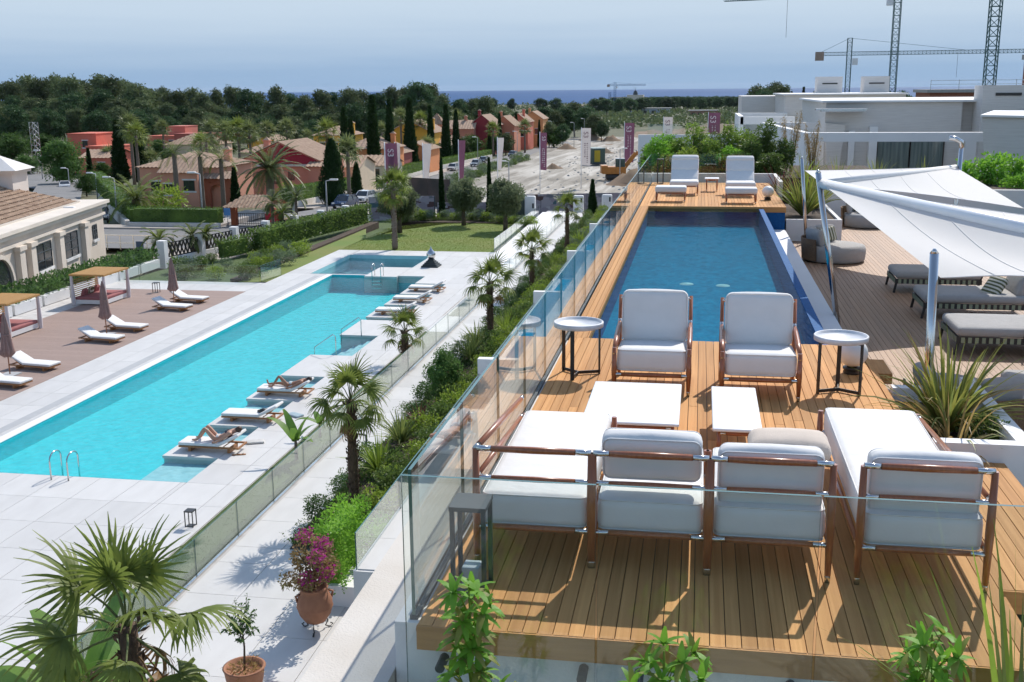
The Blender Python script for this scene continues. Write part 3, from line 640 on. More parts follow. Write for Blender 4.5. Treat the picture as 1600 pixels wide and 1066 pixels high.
fan_palm('tall windmill palm in the bed, second beyond the large hairy one', -8.2, 42.8, L+.1, -4.3, 1.08, 17, .13, 3, 3)
fan_palm('windmill palm in the bed next to the path, third from the near end', -8.5, 56.1, L+.1, -4.85, 1.12, 16, .12, 4, 1)
fan_palm('farthest windmill palm of the bed, near the white ramp end', -8.35, 70.3, L+.1, -4.25, 1.15, 14, .12, 5, 0)
fan_palm('big windmill palm with brown dry fronds in the lower left foreground', -6.45, 11.1, L, -3.0, 1.3, 14, .13, 6, 6, lean=(-.2, .1))
for i, (rz, el, s_) in enumerate(((0.2, -10, 1), (2.1, 55, .8))): pass
tw = fan_palm('tall slim palm with green crown standing on the lawn', -20.2, 71.6, L, -3.2, 1.45, 24, .17, 8, 3, group='palms on the lawn', tm='palmgrey')
# crowns of far palms as single meshes
def crown_fan(seed, nf=26, size=1.0):
    r = random.Random(seed); ps = []
    for i in range(nf):
        k = i/nf; V, F, I = fan_frond(seed*50+i, nl=11, droop=.5+.9*k)
        V = V.copy(); rot = Matrix.Rotation(i*2.399+r.uniform(-.2,.2), 4, 'Z') @ Matrix.Rotation(-R(85-135*k+r.uniform(-8,8)), 4, 'Y')
        V2, F2 = vx((V, F), rot)[:2]; ps.append((V2, F2))
        # widen leaflets for distance
    V, F, _ = vcat(ps); return vf_mesh('crown', V*size, F, M['palm2'] if seed % 2 else M['palm'])
def crown_feather(seed, nf, ln, m, lf=.42, bend=1.4, rise=.9, nl=22, w=.06):
    r = random.Random(seed); ps = []
    for i in range(nf):
        k = i/nf; V, F, I = feather_frond(seed*50+i, ln*r.uniform(.85,1.1), nl, lf, bend*r.uniform(.8,1.2)*(.6+.8*k), rise*(1.9-2.1*k), w)
        V2, F2 = vx((V, F), Matrix.Rotation(i*2.399+r.uniform(-.3,.3), 4, 'Z'))[:2]; ps.append((V2, F2))
    V, F, _ = vcat(ps); return vf_mesh('crown', V, F, m)
CF = [crown_fan(1), crown_fan(2), crown_fan(3)]
CQ = [crown_feather(1, 15, 2.6, M['palm'], .6, 1.7, 1.0), crown_feather(2, 14, 2.3, M['palm2'], .55, 1.9, 1.1)]
CN = [crown_feather(11, 13, 2.2, M['palm'], .62, 1.9, 1.0, nl=34, w=.10), crown_feather(12, 12, 2.3, M['palm2'], .6, 1.7, 1.1, nl=34, w=.10)]
CP = [crown_feather(5, 46, 2.9, M['palm2'], .42, 1.5, 1.0, nl=30, w=.10), crown_feather(6, 40, 2.8, M['palm'], .42, 1.7, .9, nl=26, w=.07)]
def far_palm(name, label, x, y, crown, cs, h, tr, tm='palmgrey', group='palms around the villas', lean=.0, z0=None, skirt=False):
    z = g(y) if z0 is None else z0
    t = thing(name, label, 'palm tree', (x, y, z), group=group)
    m = MB(); m.tube([(lean*(k/4)**2, 0, h*k/4) for k in range(5)], [tr*1.2, tr, tr*.95, tr*.9, tr*.85], 9); m.build('trunk', M[tm], t)
    o = put('crown', crown, t, (lean, 0, h), rz=x % 6.28, scale=cs)
    if skirt:
        P = np.array([(math.cos(a)*tr*1.1, math.sin(a)*tr*1.1, h-rnd.uniform(.1, 1.1)) for a in np.linspace(0, 40, 90)]); D = P*np.array([1,1,0])+np.array([0,0,-.5])
        V, F = cards(P, D, .6, .1, jit=.2); put('leaf_skirt', vf_mesh('leaf_skirt', V, F, M['palmdry']), t)
    return t
# ---- broadleaf / conifer variants, unit height about 1
def tree_variant(seed, blobs, n, lsz, asp, leafm, trunk_h, tr, spread=1, droop=.3, jit=.9):
    r = random.Random(seed); rng = np.random.default_rng(seed)
    m = MB(); m.tube([(0,0,-.03),(.01,.005,trunk_h*.5),(0,0,trunk_h),(.01,0,trunk_h+.25)], [tr*1.3, tr, tr*.8, tr*.3], 7)
    for c, rad in blobs[:7]:
        a = (0, 0, trunk_h*r.uniform(.6,1)); m.tube([a, tuple((a[i]*.45+c[i]*.55) + r.uniform(-.015,.015) for i in range(3)), c], [tr*.5, tr*.32, tr*.1], 5)
    tm = m.mesh('trunk', M['trunk'])
    tot = sum(b[1][0]*b[1][2] for b in blobs); ps = []
    for c, rad in blobs:      # dense inner leaf mass
        q = MB().lathe([(math.sin(math.pi*k/5)*.55*r.uniform(.8,1.1)+.001, -math.cos(math.pi*k/5)*.55) for k in range(6)], 7); V = np.array(q.v)*np.array(rad)*(1+rng.normal(0,.07,(len(q.v),1)))+np.array(c); ps.append((V, np.array(q.f)))
    for c, rad in blobs:
        k = max(30, int(n*rad[0]*rad[2]/tot)); P, D = blob_pts(k, c, rad, .5, rng); D[:, 2] += .25
        ps.append(cards(P, D, lsz, lsz*asp, droop, jit, rng))
    V, F, _ = vcat(ps); return tm, vf_mesh('crown', V, F, leafm)
def rb(seed, n, z0, z1, sp, r0, r1, flat=.8):
    r = random.Random(seed); out = []
    for i in range(n):
        z = z0+(z1-z0)*(i+.5)/n; k = math.sin(math.pi*min(1, max(.12, (z-z0+.06)/(z1-z0+.1))))*sp; a = i*2.4+r.uniform(-.5,.5); rad = r.uniform(r0, r1)
        q = k*r.uniform(.35, 1); out.append(((math.cos(a)*q, math.sin(a)*q, z), (rad, rad, rad*flat)))
    return out
EU = [tree_variant(20+i, rb(20+i, 17, .28, .93, .30, .08, .17), 5000, .042, .5, M['euca'], .45, .018) for i in range(4)]
PI = [tree_variant(40+i, rb(40+i, 14, .35, .93, .30, .10, .17, .75), 5000, .040, .5, M['pine'], .5, .018) for i in range(3)]
BR = [tree_variant(60+i, rb(60+i, 14, .22, .85, .40, .15, .24), 4200, .045, .55, M['broad'], .25, .03) for i in range(2)]
OL = [tree_variant(80+i, rb(80+i, 16, .42, .90, .36, .12, .20), 9500, .055, .38, M['olive'], .40, .045) for i in range(3)]
def conifer(seed, n, w, m, pw=.8):
    rng = np.random.default_rng(seed); t = rng.uniform(.0, 1, n)**.85; a = rng.uniform(0, 6.283, n)
    prof = w*np.minimum(1, (t+.02)*9)**.5*(1-t)**pw*(1+.13*np.sin(a*3+t*9)+.09*np.sin(a*7-t*23)); rr = prof*rng.uniform(.72, 1.04, n)
    P = np.stack([np.cos(a)*rr, np.sin(a)*rr, .02+t*.96], 1); D = np.stack([np.cos(a)*.45, np.sin(a)*.45, np.ones(n)], 1)
    V, F = cards(P, D, .045, .016, jit=.22, rng=rng)
    core = MB(); core.lathe([(w*.78*min(1,(k/12+.02)*9)**.5*(1-k/12)**pw+.001, .03+.93*k/12) for k in range(13)], 10)
    return vcat([(V, F), (np.array(core.v), np.array(core.f))])[:2]
CY = [vf_mesh('crown', *conifer(90+i, 3800, w, None, pw), M['cyp']) for i, (w, pw) in enumerate(((.078,.85),(.088,.9),(.066,.8)))]
CYF = vf_mesh('crown', *conifer(97, 4200, .22, None, .6), M['cyp'])
cytrunk = MB().tube([(0,0,-.02),(0,0,.12)], [.02,.016], 7).mesh('trunk', M['trunk'])
ntree = {}
def tree(name, label, cat, var, x, y, h, z=None, group=None, wid=1.0, rz=None):
    t = thing(name, label, cat, (x, y, g(y)-.2 if z is None else z), rnd.uniform(0, 6.28) if rz is None else rz, group)
    tm, cm = var if isinstance(var, tuple) else (cytrunk, var)
    put('trunk', tm, t, scale=(h*wid, h*wid, h)); put('crown', cm, t, scale=(h*wid, h*wid, h)); return t
# the wood behind the villas (individual trees, near and far rows)
wood = [(-30,124,4),(12,128,3),(40,119,3),(62,124,2.5),(85,118,3),(105,121,3),(128,127,2),(152,118,3),(172,121,3),(190,126,2),(212,131,3),(232,140,2),(252,138,3),(275,143,2),(298,139,3),(318,147,2),(338,141,3),(362,137,3),(385,141,2),(405,146,3),(430,136,2.5),(452,148,3),(475,150,2),(498,142,2),(520,146,3),(545,140,2),(565,142,3),(590,147,2),(612,137,3),(632,139,2),(652,130,2.5),(672,133,3),(690,150,2),(715,158,2),(738,156,2),(757,152,2)]
def ray(px, py, Y):
    d = fw + r2*((px-800)/1720) - u2*((py-533)/1720); t = Y/d.y; return Vector((d.x*t, Y, 3.25+d.z*t))
for i, (px, py, w) in enumerate(wood):
    Y = 400+ (i*37 % 90); p = ray(px, py-3, Y); v = EU[i % 4] if (px < 380 or i % 3) else PI[i % 3]
    tree('wood_tree', 'tall grey green tree in the dark wood behind the villas', 'tree', v, p.x, Y, p.z-g(Y), group='trees of the wood behind the villas', wid=.8+.08*(i % 4))
    for k in range(2):
        Y2 = 345+(i*53+k*31) % 60 - (0 if px < 500 else 20); q = ray(px+9+13*k, py+26+16*k+rnd.uniform(-5, 9), Y2)
        tree('wood_tree', 'lower tree at the front of the dark wood behind the villas', 'tree', (PI if (i+k) % 2 else EU)[(i+k) % 3], q.x, Y2, max(7, q.z-g(Y2)), group='lower trees of the wood', wid=1.0+.1*(i % 3))
for i, (px, py, Y) in enumerate(((-12,155,330),(20,165,320),(48,172,335),(75,170,318),(118,168,330),(150,172,322),(182,165,335),(215,172,320),(240,178,330),(262,180,318),(330,176,330),(352,182,318),(385,180,325),(420,182,318),(455,180,320),(486,186,312),(515,178,330),(705,172,420),(728,178,410))):
    q = ray(px, py, Y); tree('wood_tree', 'lower tree at the front of the dark wood behind the villas', 'tree', (EU, PI)[i % 2][i % 3], q.x, Y, max(7, q.z-g(Y)), group='lower trees of the wood', wid=1.2)
for i, (px, py, Y, v, w) in enumerate(((785,172,430,0,1),(808,175,470,1,1),(828,168,440,0,1.1),(850,166,450,1,1.2),(868,172,400,0,1),(884,166,430,1,1.2),(898,158,440,0,1.2),(915,166,420,1,1.3),(928,178,400,0,1.2),(940,188,390,1,1.1),(772,178,380,1,1),(858,188,330,0,.9),(880,192,330,1,.9))):
    q = ray(px, py, Y); tree('roadside_tree', 'bushy tree of the clump beside the building site road', 'tree', (EU, PI)[v][i % 3], q.x, Y, max(6, q.z-g(Y)), group='clump of trees left of the building site', wid=w)
for i, (px, py, Y) in enumerate(((1012,157,1150),(1022,155,1180),(1035,153,1200),(1046,154,1150),(1058,156,1180),(1068,151,1160),(1080,158,1150),(1092,158,1180),(1105,153,1150),(1112,156,1160),(1128,158,1180),(1140,155,1150),(1152,153,1160),(1163,152,1150),(1004,162,1100),(1030,165,1100),(1055,166,1100),(940,168,1200),(958,170,1200),(975,172,1150),(1017,158,1240),(1028,157,1260),(1041,156,1250),(1052,157,1240),(1063,155,1260),(1074,156,1250),(1086,157,1240),(1098,156,1260),(1118,157,1250),(1134,156,1240),(1146,156,1260),(1158,154,1250),(1168,156,1240),(1010,163,1050),(1045,164,1050),(1075,164,1060),(1095,165,1050),(1120,164,1060),(930,172,900),(948,176,900),(966,178,880),(985,176,900),(1000,174,950),(870,168,1000),(845,166,1050),(800,164,1100),(770,163,1150),(745,163,1150),(720,166,1100))):
    q = ray(px, py, Y); tree('distant_pine', 'small dark pine on the skyline before the sea', 'tree', PI[i % 3], q.x, Y, max(14, q.z-g(Y)), group='distant pines before the sea', wid=1.1+.12*(i % 5))
for i, (px, py, Y, v) in enumerate(((1183,132,520,'e'),(1196,140,500,'p'),(1213,127,540,'e'),(1224,132,520,'e'),(1173,148,480,'p'),(1237,143,560,'c'),(1256,136,600,'c'),(1280,142,560,'p'),(1292,140,600,'c'),(1368,137,420,'p'),(1380,142,420,'p'),(1412,143,500,'p'),(1440,150,520,'p'),(1333,150,520,'p'))):
    q = ray(px, py, Y); var = {'e': EU[i % 4], 'p': PI[i % 3], 'c': CY[i % 3]}[v]
    tree('skyline_tree', 'dark %s rising behind the pale stone villa roofs' % ('cypress' if v == 'c' else 'tree'), 'tree', var, q.x, Y, max(12, q.z-g(Y)), group='cypresses behind the stone villas' if v == 'c' else 'trees behind the stone villas')
# cypresses of the villa street
for i, (px, pt, bx, by, lab) in enumerate(((536,168,541,262,'slim pair of cypress tips, left one, behind the small palm'),(547,186,552,285,'slim cypress, right of a pair, behind the small palm'),(580,150,586,277,'tallest cypress, left of the first purple flag'),(609,156,610,270,'cypress rising directly behind the first purple flag'),(640,155,641,262,'broad cypress between the purple and the white flag'),(672,166,673,245,'cypress left of the pink turret'),(696,164,698,245,'thick cypress right of the pink turret'),(712,172,713,240,'cypress before the red gable, right of a thick one'),(780,178,781,225,'cypress standing before the far row of pink houses'),(764,200,765,228,'thin small cypress at the red house corner'),(806,176,807,232,'slim cypress between the far pink row houses'),(842,188,843,222,'slim cypress beside the last pink row house'))):
    for Yt in np.linspace(118, 330, 500):          # they stand just behind the street hedge
        q = ray(bx, by, Yt); hx = np.interp(Yt, (110, 150, 212, 262, 330), (-41.9, -47.2, -49.9, -49.3, -50))
        if q.x <= hx-2.2-(5 if i in (0, 1) else 0)-(1.2 if i > 8 else 0): continue
        break
    for Yt in np.linspace(122, 330, 600):
        hx = np.interp(Yt, (110, 150, 212, 262, 330), (-41.9, -47.2, -49.9, -49.3, -50))-2.4-(2.5 if i in (0, 5) else 0); q = ray(bx, by, Yt)
        if abs(q.x-hx) < .25: break
    tp = ray(px, pt, Yt); tree('cypress', lab, 'cypress', CY[i % 3], (tp.x+q.x)/2, Yt, tp.z-g(Yt)+.2, wid=1.2 if i in (2, 4, 6) else 1.05, group='cypresses along the villa street')
tp = ray(517, 219, 118); tree('cypress', 'wide dark conifer right of the maroon gable', 'cypress', CYF, tp.x, 118, tp.z-g(118)+.3, group='cypresses along the villa street')
tp = ray(556, 255, 130); tree('cypress', 'dark cypress behind the small palm trunk', 'cypress', CYF, tp.x, 130, tp.z-g(130)+.3, wid=.8, group='cypresses along the villa street')
for i, (px, pt, Y, w, lab) in enumerate(((181,187,165,1.3,'dark cypress left of the tall twin palms'),(213,192,168,1.3,'dark cypress right of the tall twin palms'),(137,232,170,1.2,'cypress at the right flank of the round dark tree'),(365,262,112,1.3,'dark cypress between pink house and maroon gable house'))):
    tp = ray(px, pt, Y); tree('cypress', lab, 'cypress', CY[i % 3], tp.x, Y, tp.z-g(Y)+.2, wid=w*1.25, group='cypresses around the villas')
tp = ray(95, 211, 160); tree('round_tree', 'large dark round tree beside the side street', 'tree', BR[0], tp.x, 160, tp.z-g(160), wid=1.15)
for i, (px, py, Y, w, m_, lab) in enumerate(((40,240,190,1.6,1,'bright green low tree left of the round dark tree'),(15,205,230,1.5,1,'yellowish tree at the left edge under the wood'),(60,206,250,1.8,0,'feathery pale shrub tree below the wood'),(100,262,158,1.0,0,'low tree under the round dark tree'),(132,268,140,1.0,1,'leafy small tree behind the clipped hedge'),(735,207,262,1.2,0,'round tree before the maroon wall far along the street'),(865,198,330,1.3,1,'pale round tree right of the last pink house'),(492,225,150,1.2,0,'bushy tree behind the maroon gable ridge'),(470,215,170,1.3,1,'bushy green tree in the villa gardens'),(438,212,185,1.4,0,'dark bushy tree among the villa palms'),(628,258,200,1.3,0,'round bush tree beside the street hedge'))):
    tp = ray(px, py, Y); tree('garden_tree', lab, 'tree', BR[m_], tp.x, Y, max(2.5, tp.z-g(Y)), wid=w)
# villa palms (px of crown centre, px base y -> distance picked by garden)
fp_ = [(203,200,160,2.4,0,'tall twin palm, left trunk, before the dark cypresses'),(212,212,155,2.2,1,'tall twin palm, right trunk, before the dark cypresses'),(329,205,190,2.4,2,'tall fan palm left of the yellow gable'),(352,208,185,2.4,0,'fan palm with bushy crown behind the phoenix palm'),(372,206,180,2.6,1,'broad fan palm in the palm row behind the phoenix'),(390,210,175,2.4,2,'fan palm at the right of the villa palm row'),(254,202,230,2.2,0,'slender fan palm before the pale pink block'),(314,228,140,1.9,1,'low fan palm beside the pink villa roof'),(418,205,200,2.2,2,'small fan palm before the wood, centre left'),(448,203,190,2.2,0,'fan palm left of the yellow house'),(510,207,185,2.6,1,'fan palm before the yellow house'),(543,237,128,2.1,2,'fan palm with a stout trunk right of the wide conifer'),(626,185,230,2.4,0,'fan palm behind the yellow house, left'),(657,190,235,2.4,1,'fan palm behind the yellow house, right'),(597,207,210,2.2,2,'fan palm crown behind the tallest cypress'),(714,185,300,2.6,0,'fan palm behind the far pink house'),(770,203,270,2.2,1,'small fan palm in front of the far row houses'),(820,200,290,2.4,2,'palm before the last row house'),(668,230,205,2.2,0,'fan palm right of the white flag')]
for px, py, Y, cs, k, lab in fp_:
    p = ray(px, py, Y); far_palm('fan_palm', lab, p.x, Y, CF[k], cs*.95, max(2, p.z-g(Y)), .24, skirt=(cs > 2.3))
for px, py, Y, k, cs, tr, lab in ((272,240,100,0,.85,.26,'queen palm with grey trunk before the pink villa, left'),(312,245,103,1,.8,.24,'queen palm before the pink villa corner beside a lamp post'),(345,250,104,0,.8,.24,'queen palm before the arched porch'),(322,222,130,1,.8,.22,'queen palm crown behind the pink villa roof')):
    p = ray(px, py, Y); far_palm('queen_palm', lab, p.x, Y, CQ[k], cs, max(2.5, p.z-g(Y)), tr)
p = ray(421, 268, 98); far_palm('phoenix_palm', 'big phoenix palm with arching grey fronds before the maroon gable', p.x, 98, CP[0], 1.25, p.z-g(98), .42)
p = ray(212, 312, 90); far_palm('phoenix_palm', 'low phoenix palm bursting over the clipped corner hedge', p.x, 90, CP[1], 1.2, p.z-g(90), .4)
for px, py, Y, k, cs, lab in ((250,392,66,0,.62,'young feather palm at the left by the white fence pillar'),(300,375,68,1,.62,'young feather palm, middle of three by the lattice fence'),(322,372,69,0,.55,'young feather palm, right of three by the lattice fence'),(425,318,79,1,.62,'feather palm over the green hedge, left of a pair'),(441,335,78,0,.6,'feather palm trunk rising from the green hedge'),(462,310,84,1,.55,'feather palm over the hedge nearest the street lamp')):
    p = ray(px, py, Y); far_palm('feather_palm', lab, p.x, Y, CN[k], cs*1.05, max(1.2, p.z+7.3), .13, z0=-7.3, group='young palms along the lattice fence')
rq = random.Random(31)
for i, (px, py) in enumerate(((236,255),(262,238),(290,226),(334,232),(356,226),(382,238),(400,222),(432,226),(455,222),(480,214),(494,236),(530,228),(566,236),(604,228),(622,238),(645,236),(664,218),(682,232),(690,214),(704,226),(722,222),(748,214),(772,216),(790,214),(170,246),(160,262),(186,236),(226,228),(246,222),(300,214))):
    Y = 150+ (262-py)*2.6 + (i*17 % 24); q = ray(px, py, Y); k = i % 3
    if k == 0: far_palm('fan_palm', 'leafy fan palm among the crowded villa gardens', q.x, Y, CF[i % 3], 2.2, max(2.2, q.z-g(Y)), .22, group='fan palms among the villa gardens')
    else: tree('garden_tree', 'leafy garden tree among the crowded villas', 'tree', (BR[i % 2], EU[i % 4])[k-1], q.x, Y, max(3.0, q.z-g(Y)+1.2), wid=1.3, group='garden trees among the villas')
# ---- hedges as leafy boxes
def hedge(name, label, boxes, m, dens=55, lsz=.11, rz=0, loc=(0,0,0), depth=.15, cat='hedge'):
    t = thing(name, label, cat, loc, rz); ps = []; core = MB()
    for b in boxes:
        x0, y0, z0, x1, y1, z1 = b; A = 2*((y1-y0)*(z1-z0)+(x1-x0)*(z1-z0))+(x1-x0)*(y1-y0)
        P, D = box_pts(int(A*dens), *b, depth=depth); D[:, 2] += .3; ps.append(cards(P, D, lsz, lsz*.55, jit=.6)); e = depth*.6
        core.box(x0+e, y0+e, z0, x1-e, y1-e, z1-e)
    V, F, _ = vcat(ps); put('foliage', vf_mesh('foliage', V, F, M[m]), t); core.build('stems', M[m], t); return t
hedge('clipped_hedge', 'clipped dark corner hedge standing on a sandstone wall', [(-46.1,84.4,-7.3,-38.6,85.6,-6.05)], 'hedge', 60, .12)
hedge('clipped_hedge', 'bright clipped hedge descending along the side street', [(0,0,-.8,1.3,50,1.0)], 'hedge', 22, .16, rz=R(33.5), loc=(-47.2,85.8,-7.3))
for k, ((xa, ya), (xb, yb_), lab) in enumerate((((-41.9,110),(-47.2,150),'near stretch of the long clipped street hedge'),((-47.2,150),(-49.9,212),'middle stretch of the long clipped street hedge'),((-49.9,212),(-49.3,262),'far stretch of the long clipped street hedge'))):
    Ln = math.hypot(xb-xa, yb_-ya); sl = math.atan2(g(yb_)-g(ya), Ln)
    h = hedge('clipped_hedge', lab, [(0,0,.6,Ln,1.3,2.25 if k < 2 else 1.9)], 'hedge', 26-6*k, .17+.03*k, loc=(xa, ya, g(ya))); h.rotation_euler = (0, -sl, math.atan2(yb_-ya, xb-xa))
    w = thing('street_wall', 'low sandy wall under the %s stretch of street hedge' % ('near','middle','far')[k], 'wall', (xa, ya, g(ya))); w.rotation_euler = h.rotation_euler
    MB().box(0, -.15, -.5, Ln, .1, .75).build('wall', M['ledge'], w)
def shrub_mesh(seed, n, m, lsz=.09, asp=.5, r=(.5,.5,.42), jit=.7, nb=5):
    rng = np.random.default_rng(seed); ps = []
    for i in range(nb):
        c = (rng.uniform(-.35,.35)*r[0], rng.uniform(-.35,.35)*r[1], r[2]*rng.uniform(.7,1.1)); P, D = blob_pts(n//nb, c, tuple(q*rng.uniform(.55,.8) for q in r), .55, rng)
        P[:, 2] = np.maximum(P[:, 2], .01); D[:, 2] += .35; ps.append(cards(P, D, lsz, lsz*asp, .1, jit, rng))
    V, F, _ = vcat(ps); return vf_mesh('shrub', V, F, M[m])
def blade_mesh(seed, n, ln, w, m, droop=1.0, spread=1.0, rng0=None, nseg=4):
    r = random.Random(seed); ps = []
    for i in range(n):
        a = r.uniform(0, 6.283); el = R(90-spread*70*r.random()**.8); d = (math.cos(a)*math.cos(el), math.sin(a)*math.cos(el), math.sin(el))
        ps.append(strip((math.cos(a)*.05, math.sin(a)*.05, 0), d, ln*r.uniform(.6,1.1), w, droop*r.uniform(.3,1.3), nseg, twist=r.uniform(-.8,.8), taper=.08))
    V, F, _ = vcat(ps); return vf_mesh('blades', V, F, M[m])
SHR = {'shrub': [shrub_mesh(i, 900, 'shrub') for i in (1,2)], 'grey': [shrub_mesh(i, 1000, 'shrubgrey', .07) for i in (3,4)], 'lime': [shrub_mesh(5, 900, 'lime', .08)], 'dark': [shrub_mesh(6, 1100, 'hedge2', .08)],
       'phorm': [blade_mesh(11, 70, .95, .045, 'phorm', .9, .8), blade_mesh(12, 80, .9, .04, 'lime', .8, .85)], 'red': [blade_mesh(13, 55, .62, .03, 'red', .5, 1.0)], 'low': [shrub_mesh(8, 900, 'shrub', .07, .4, (.7,.7,.2))]}
def plant(kind, label, x, y, z, s=1.0, cat='shrub', group=None, i=0, rz=None):
    me = SHR[kind][i % len(SHR[kind])]; o = put({'phorm':'striped_flax','red':'red_cordyline'}.get(kind, 'garden_shrub'), me, None, (x, y, z), rz=rnd.uniform(0, 6.28) if rz is None else rz, scale=s)
    return tag(o, label, cat, group)
y = 23.4; k = 0
while y < 92:
    for col_ in range(3 if y < 60 else 2):
        kind = ('low','shrub','grey','dark','lime','shrub')[(k*5+col_*2) % 6]; x = -8.95+col_*1.25+rnd.uniform(-.25,.25)
        s = rnd.uniform(.75, 1.15)*(1.15 if col_ else .9)
        plant(kind, {'low':'spreading low green shrub in the long garden bed','shrub':'mid green leafy shrub in the long garden bed','grey':'grey green rounded shrub in the long garden bed','dark':'dark glossy shrub in the long garden bed','lime':'bright lime shrub in the long garden bed'}[kind],
              x, y+rnd.uniform(-.3,.3), L+.1+.16*col_, s, group={'low':'low shrubs of the bed','shrub':'green shrubs of the bed','grey':'grey shrubs of the bed','dark':'dark shrubs of the bed','lime':'lime shrubs of the bed'}[kind], i=k)
        k += 1
    y += 1.05
tall = tree('bed_tree', 'dark conical bushy tree in the garden bed below the roof glass', 'tree', BR[1], -8.2, 34.6, 2.1, L+.1, wid=.75)
for i, (px, py, lab) in enumerate(((735,560,'yellow green flax by the palm, farther up the bed'),(790,520,'flax tuft at the foot of the tall bed palm'),(627,690,'large yellow striped flax at the middle of the bed'),(592,735,'striped flax leaning over the path nearest the big palm'),(868,438,'flax tuft between the third and fourth bed palms'),(905,380,'flax tuft by the farthest bed palm'),(745,540,'tall green flax right behind a red cordyline'))):
    for Yt in np.linspace(15, 95, 500):
        q = ray(px, py, Yt)
        if q.z <= L+.35: break
    plant('phorm', lab, q.x, Yt, L+.3, 1.25, 'flax plant', 'flax plants of the bed', i)
for px, py, lab in ((710,600,'red cordyline spiking from the bed, farther one'),(657,660,'red cordyline spiking from the bed, nearer one')):
    for Yt in np.linspace(15, 95, 500):
        q = ray(px, py, Yt)
        if q.z <= L+.4: break
    plant('red', lab, q.x, Yt, L+.35, 1.25, 'cordyline', 'red cordylines of the bed')
# lawn border: olives, thin cypresses, low shrubs, clipped balls
for i, (px, py, hh, lab) in enumerate(((625,364,4.0,'olive tree behind the lawn palm'),(725,352,3.9,'olive tree at the middle of the lawn border'),(790,360,4.1,'olive tree at the right end of the lawn beside the ramp'))):
    for Yt in np.linspace(60, 100, 400):
        q = ray(px, py, Yt)
        if q.z <= L: break
    tree('olive_tree', lab, 'olive tree', OL[i], q.x, Yt, hh*.95, L-.05, wid=.95)
for i, (px, lab) in enumerate(((691,'thin column cypress left of the middle olive'),(765,'thin column cypress left of the right olive'))):
    q = ray(px, 345, 89.5); tree('column_cypress', lab, 'cypress', CY[2], q.x, 89.5, 5.0, L, wid=.75)
q = ray(932, 340, 92); tree('column_cypress', 'small column cypress on the white path end beside the roof glass', 'cypress', CY[1], -8.9, 93, 3.0, L, wid=1.6)
for i in range(34):
    t_ = i/33; x = -24.3+11.3*t_; y = 82.5+5.8*math.sin(math.pi*min(1, .15+t_*.8))**.6+rnd.uniform(-.3,.5)
    kd = ('low','lime','shrub','grey')[i % 4]
    plant(kd, {'low':'low spreading shrub in the lawn border','lime':'lime green shrub in the lawn border','shrub':'leafy green shrub in the lawn border','grey':'grey shrub in the lawn border'}[kd], x, y, L, rnd.uniform(.9,1.5), group={'low':'low shrubs of the lawn border','lime':'lime shrubs of the lawn border','shrub':'green shrubs of the lawn border','grey':'grey shrubs of the lawn border'}[kd], i=i)
for px, py, s, kd, lab in ((431,418,1.3,'grey','round grey clipped ball, left, beside the white pool terrace'),(451,414,1.3,'grey','round grey clipped ball, right, beside the white pool terrace'),(418,420,1.2,'lime','small orange green umbrella shrub at the terrace corner'),(470,400,1.5,'lime','flat topped lime shrub behind the clipped balls'),(400,432,1.2,'low','low shrub at the corner of the pool terrace'),(380,437,1.3,'shrub','green shrub behind the corner glass screen')):
    for Yt in np.linspace(50, 80, 300):
        q = ray(px, py, Yt)
        if q.z <= L: break
    plant(kd, lab, q.x, Yt, L, s)
for i in range(22):
    plant(('shrub','lime','low','grey')[i % 4], 'leafy filler shrub in the strip between fence and terrace', rnd.uniform(-31.5,-26.2)+i*.05, 58.8+i*.55, L-.12, rnd.uniform(.9,1.6), group='filler shrubs by the lattice fence', i=i)
hedge('climber_hedge', 'tall leafy climbing hedge along the fence left of the lawn', [(-.5,0,0,.5,17,1.5)], 'shrub', 75, .17, rz=R(-9), loc=(-29.3,69.5,L), depth=.45)
hedge('climber_hedge', 'thin climbing hedge on the lattice fence nearest the terrace', [(-.4,0,0,.4,3.0,1.2)], 'shrub', 70, .15, rz=R(-14), loc=(-30.4,66.2,L), depth=.35)
hedge('planter_hedge', 'row of glossy dark shrubs in white boxes behind the cabanas', [(-34.2,40,L+.35,-32.6,62.5,L+1.15)], 'hedge2', 60, .2, depth=.45)
bx = thing('planter_box_row', 'row of white planter boxes under the glossy shrubs', 'planter')
for k in range(9): MB().box(-34.1, 40+2.5*k, L, -32.5, 42.3+2.5*k, L+.5).build('planter_box', M['whitewall'], bx)
for i in range(56):
    yy = 124+(i//2)*4.8+(i % 2)*2; plant(('shrub','grey','low')[i % 3], 'scrubby bush on the verge between street and building site', -35.4-(i % 2)*1.9-(yy-126)*.03+rnd.uniform(-.6,.6), yy, g(yy), rnd.uniform(1.5,2.6), group='verge bushes along the street', i=i)
plant('lime', 'rounded bright green bush before the pink villa', -47.2, 93.5, -7.6, 4.0); plant('lime', 'bright yellow green bush below the maroon gable house', -45.2, 118, -9.1, 3.4)
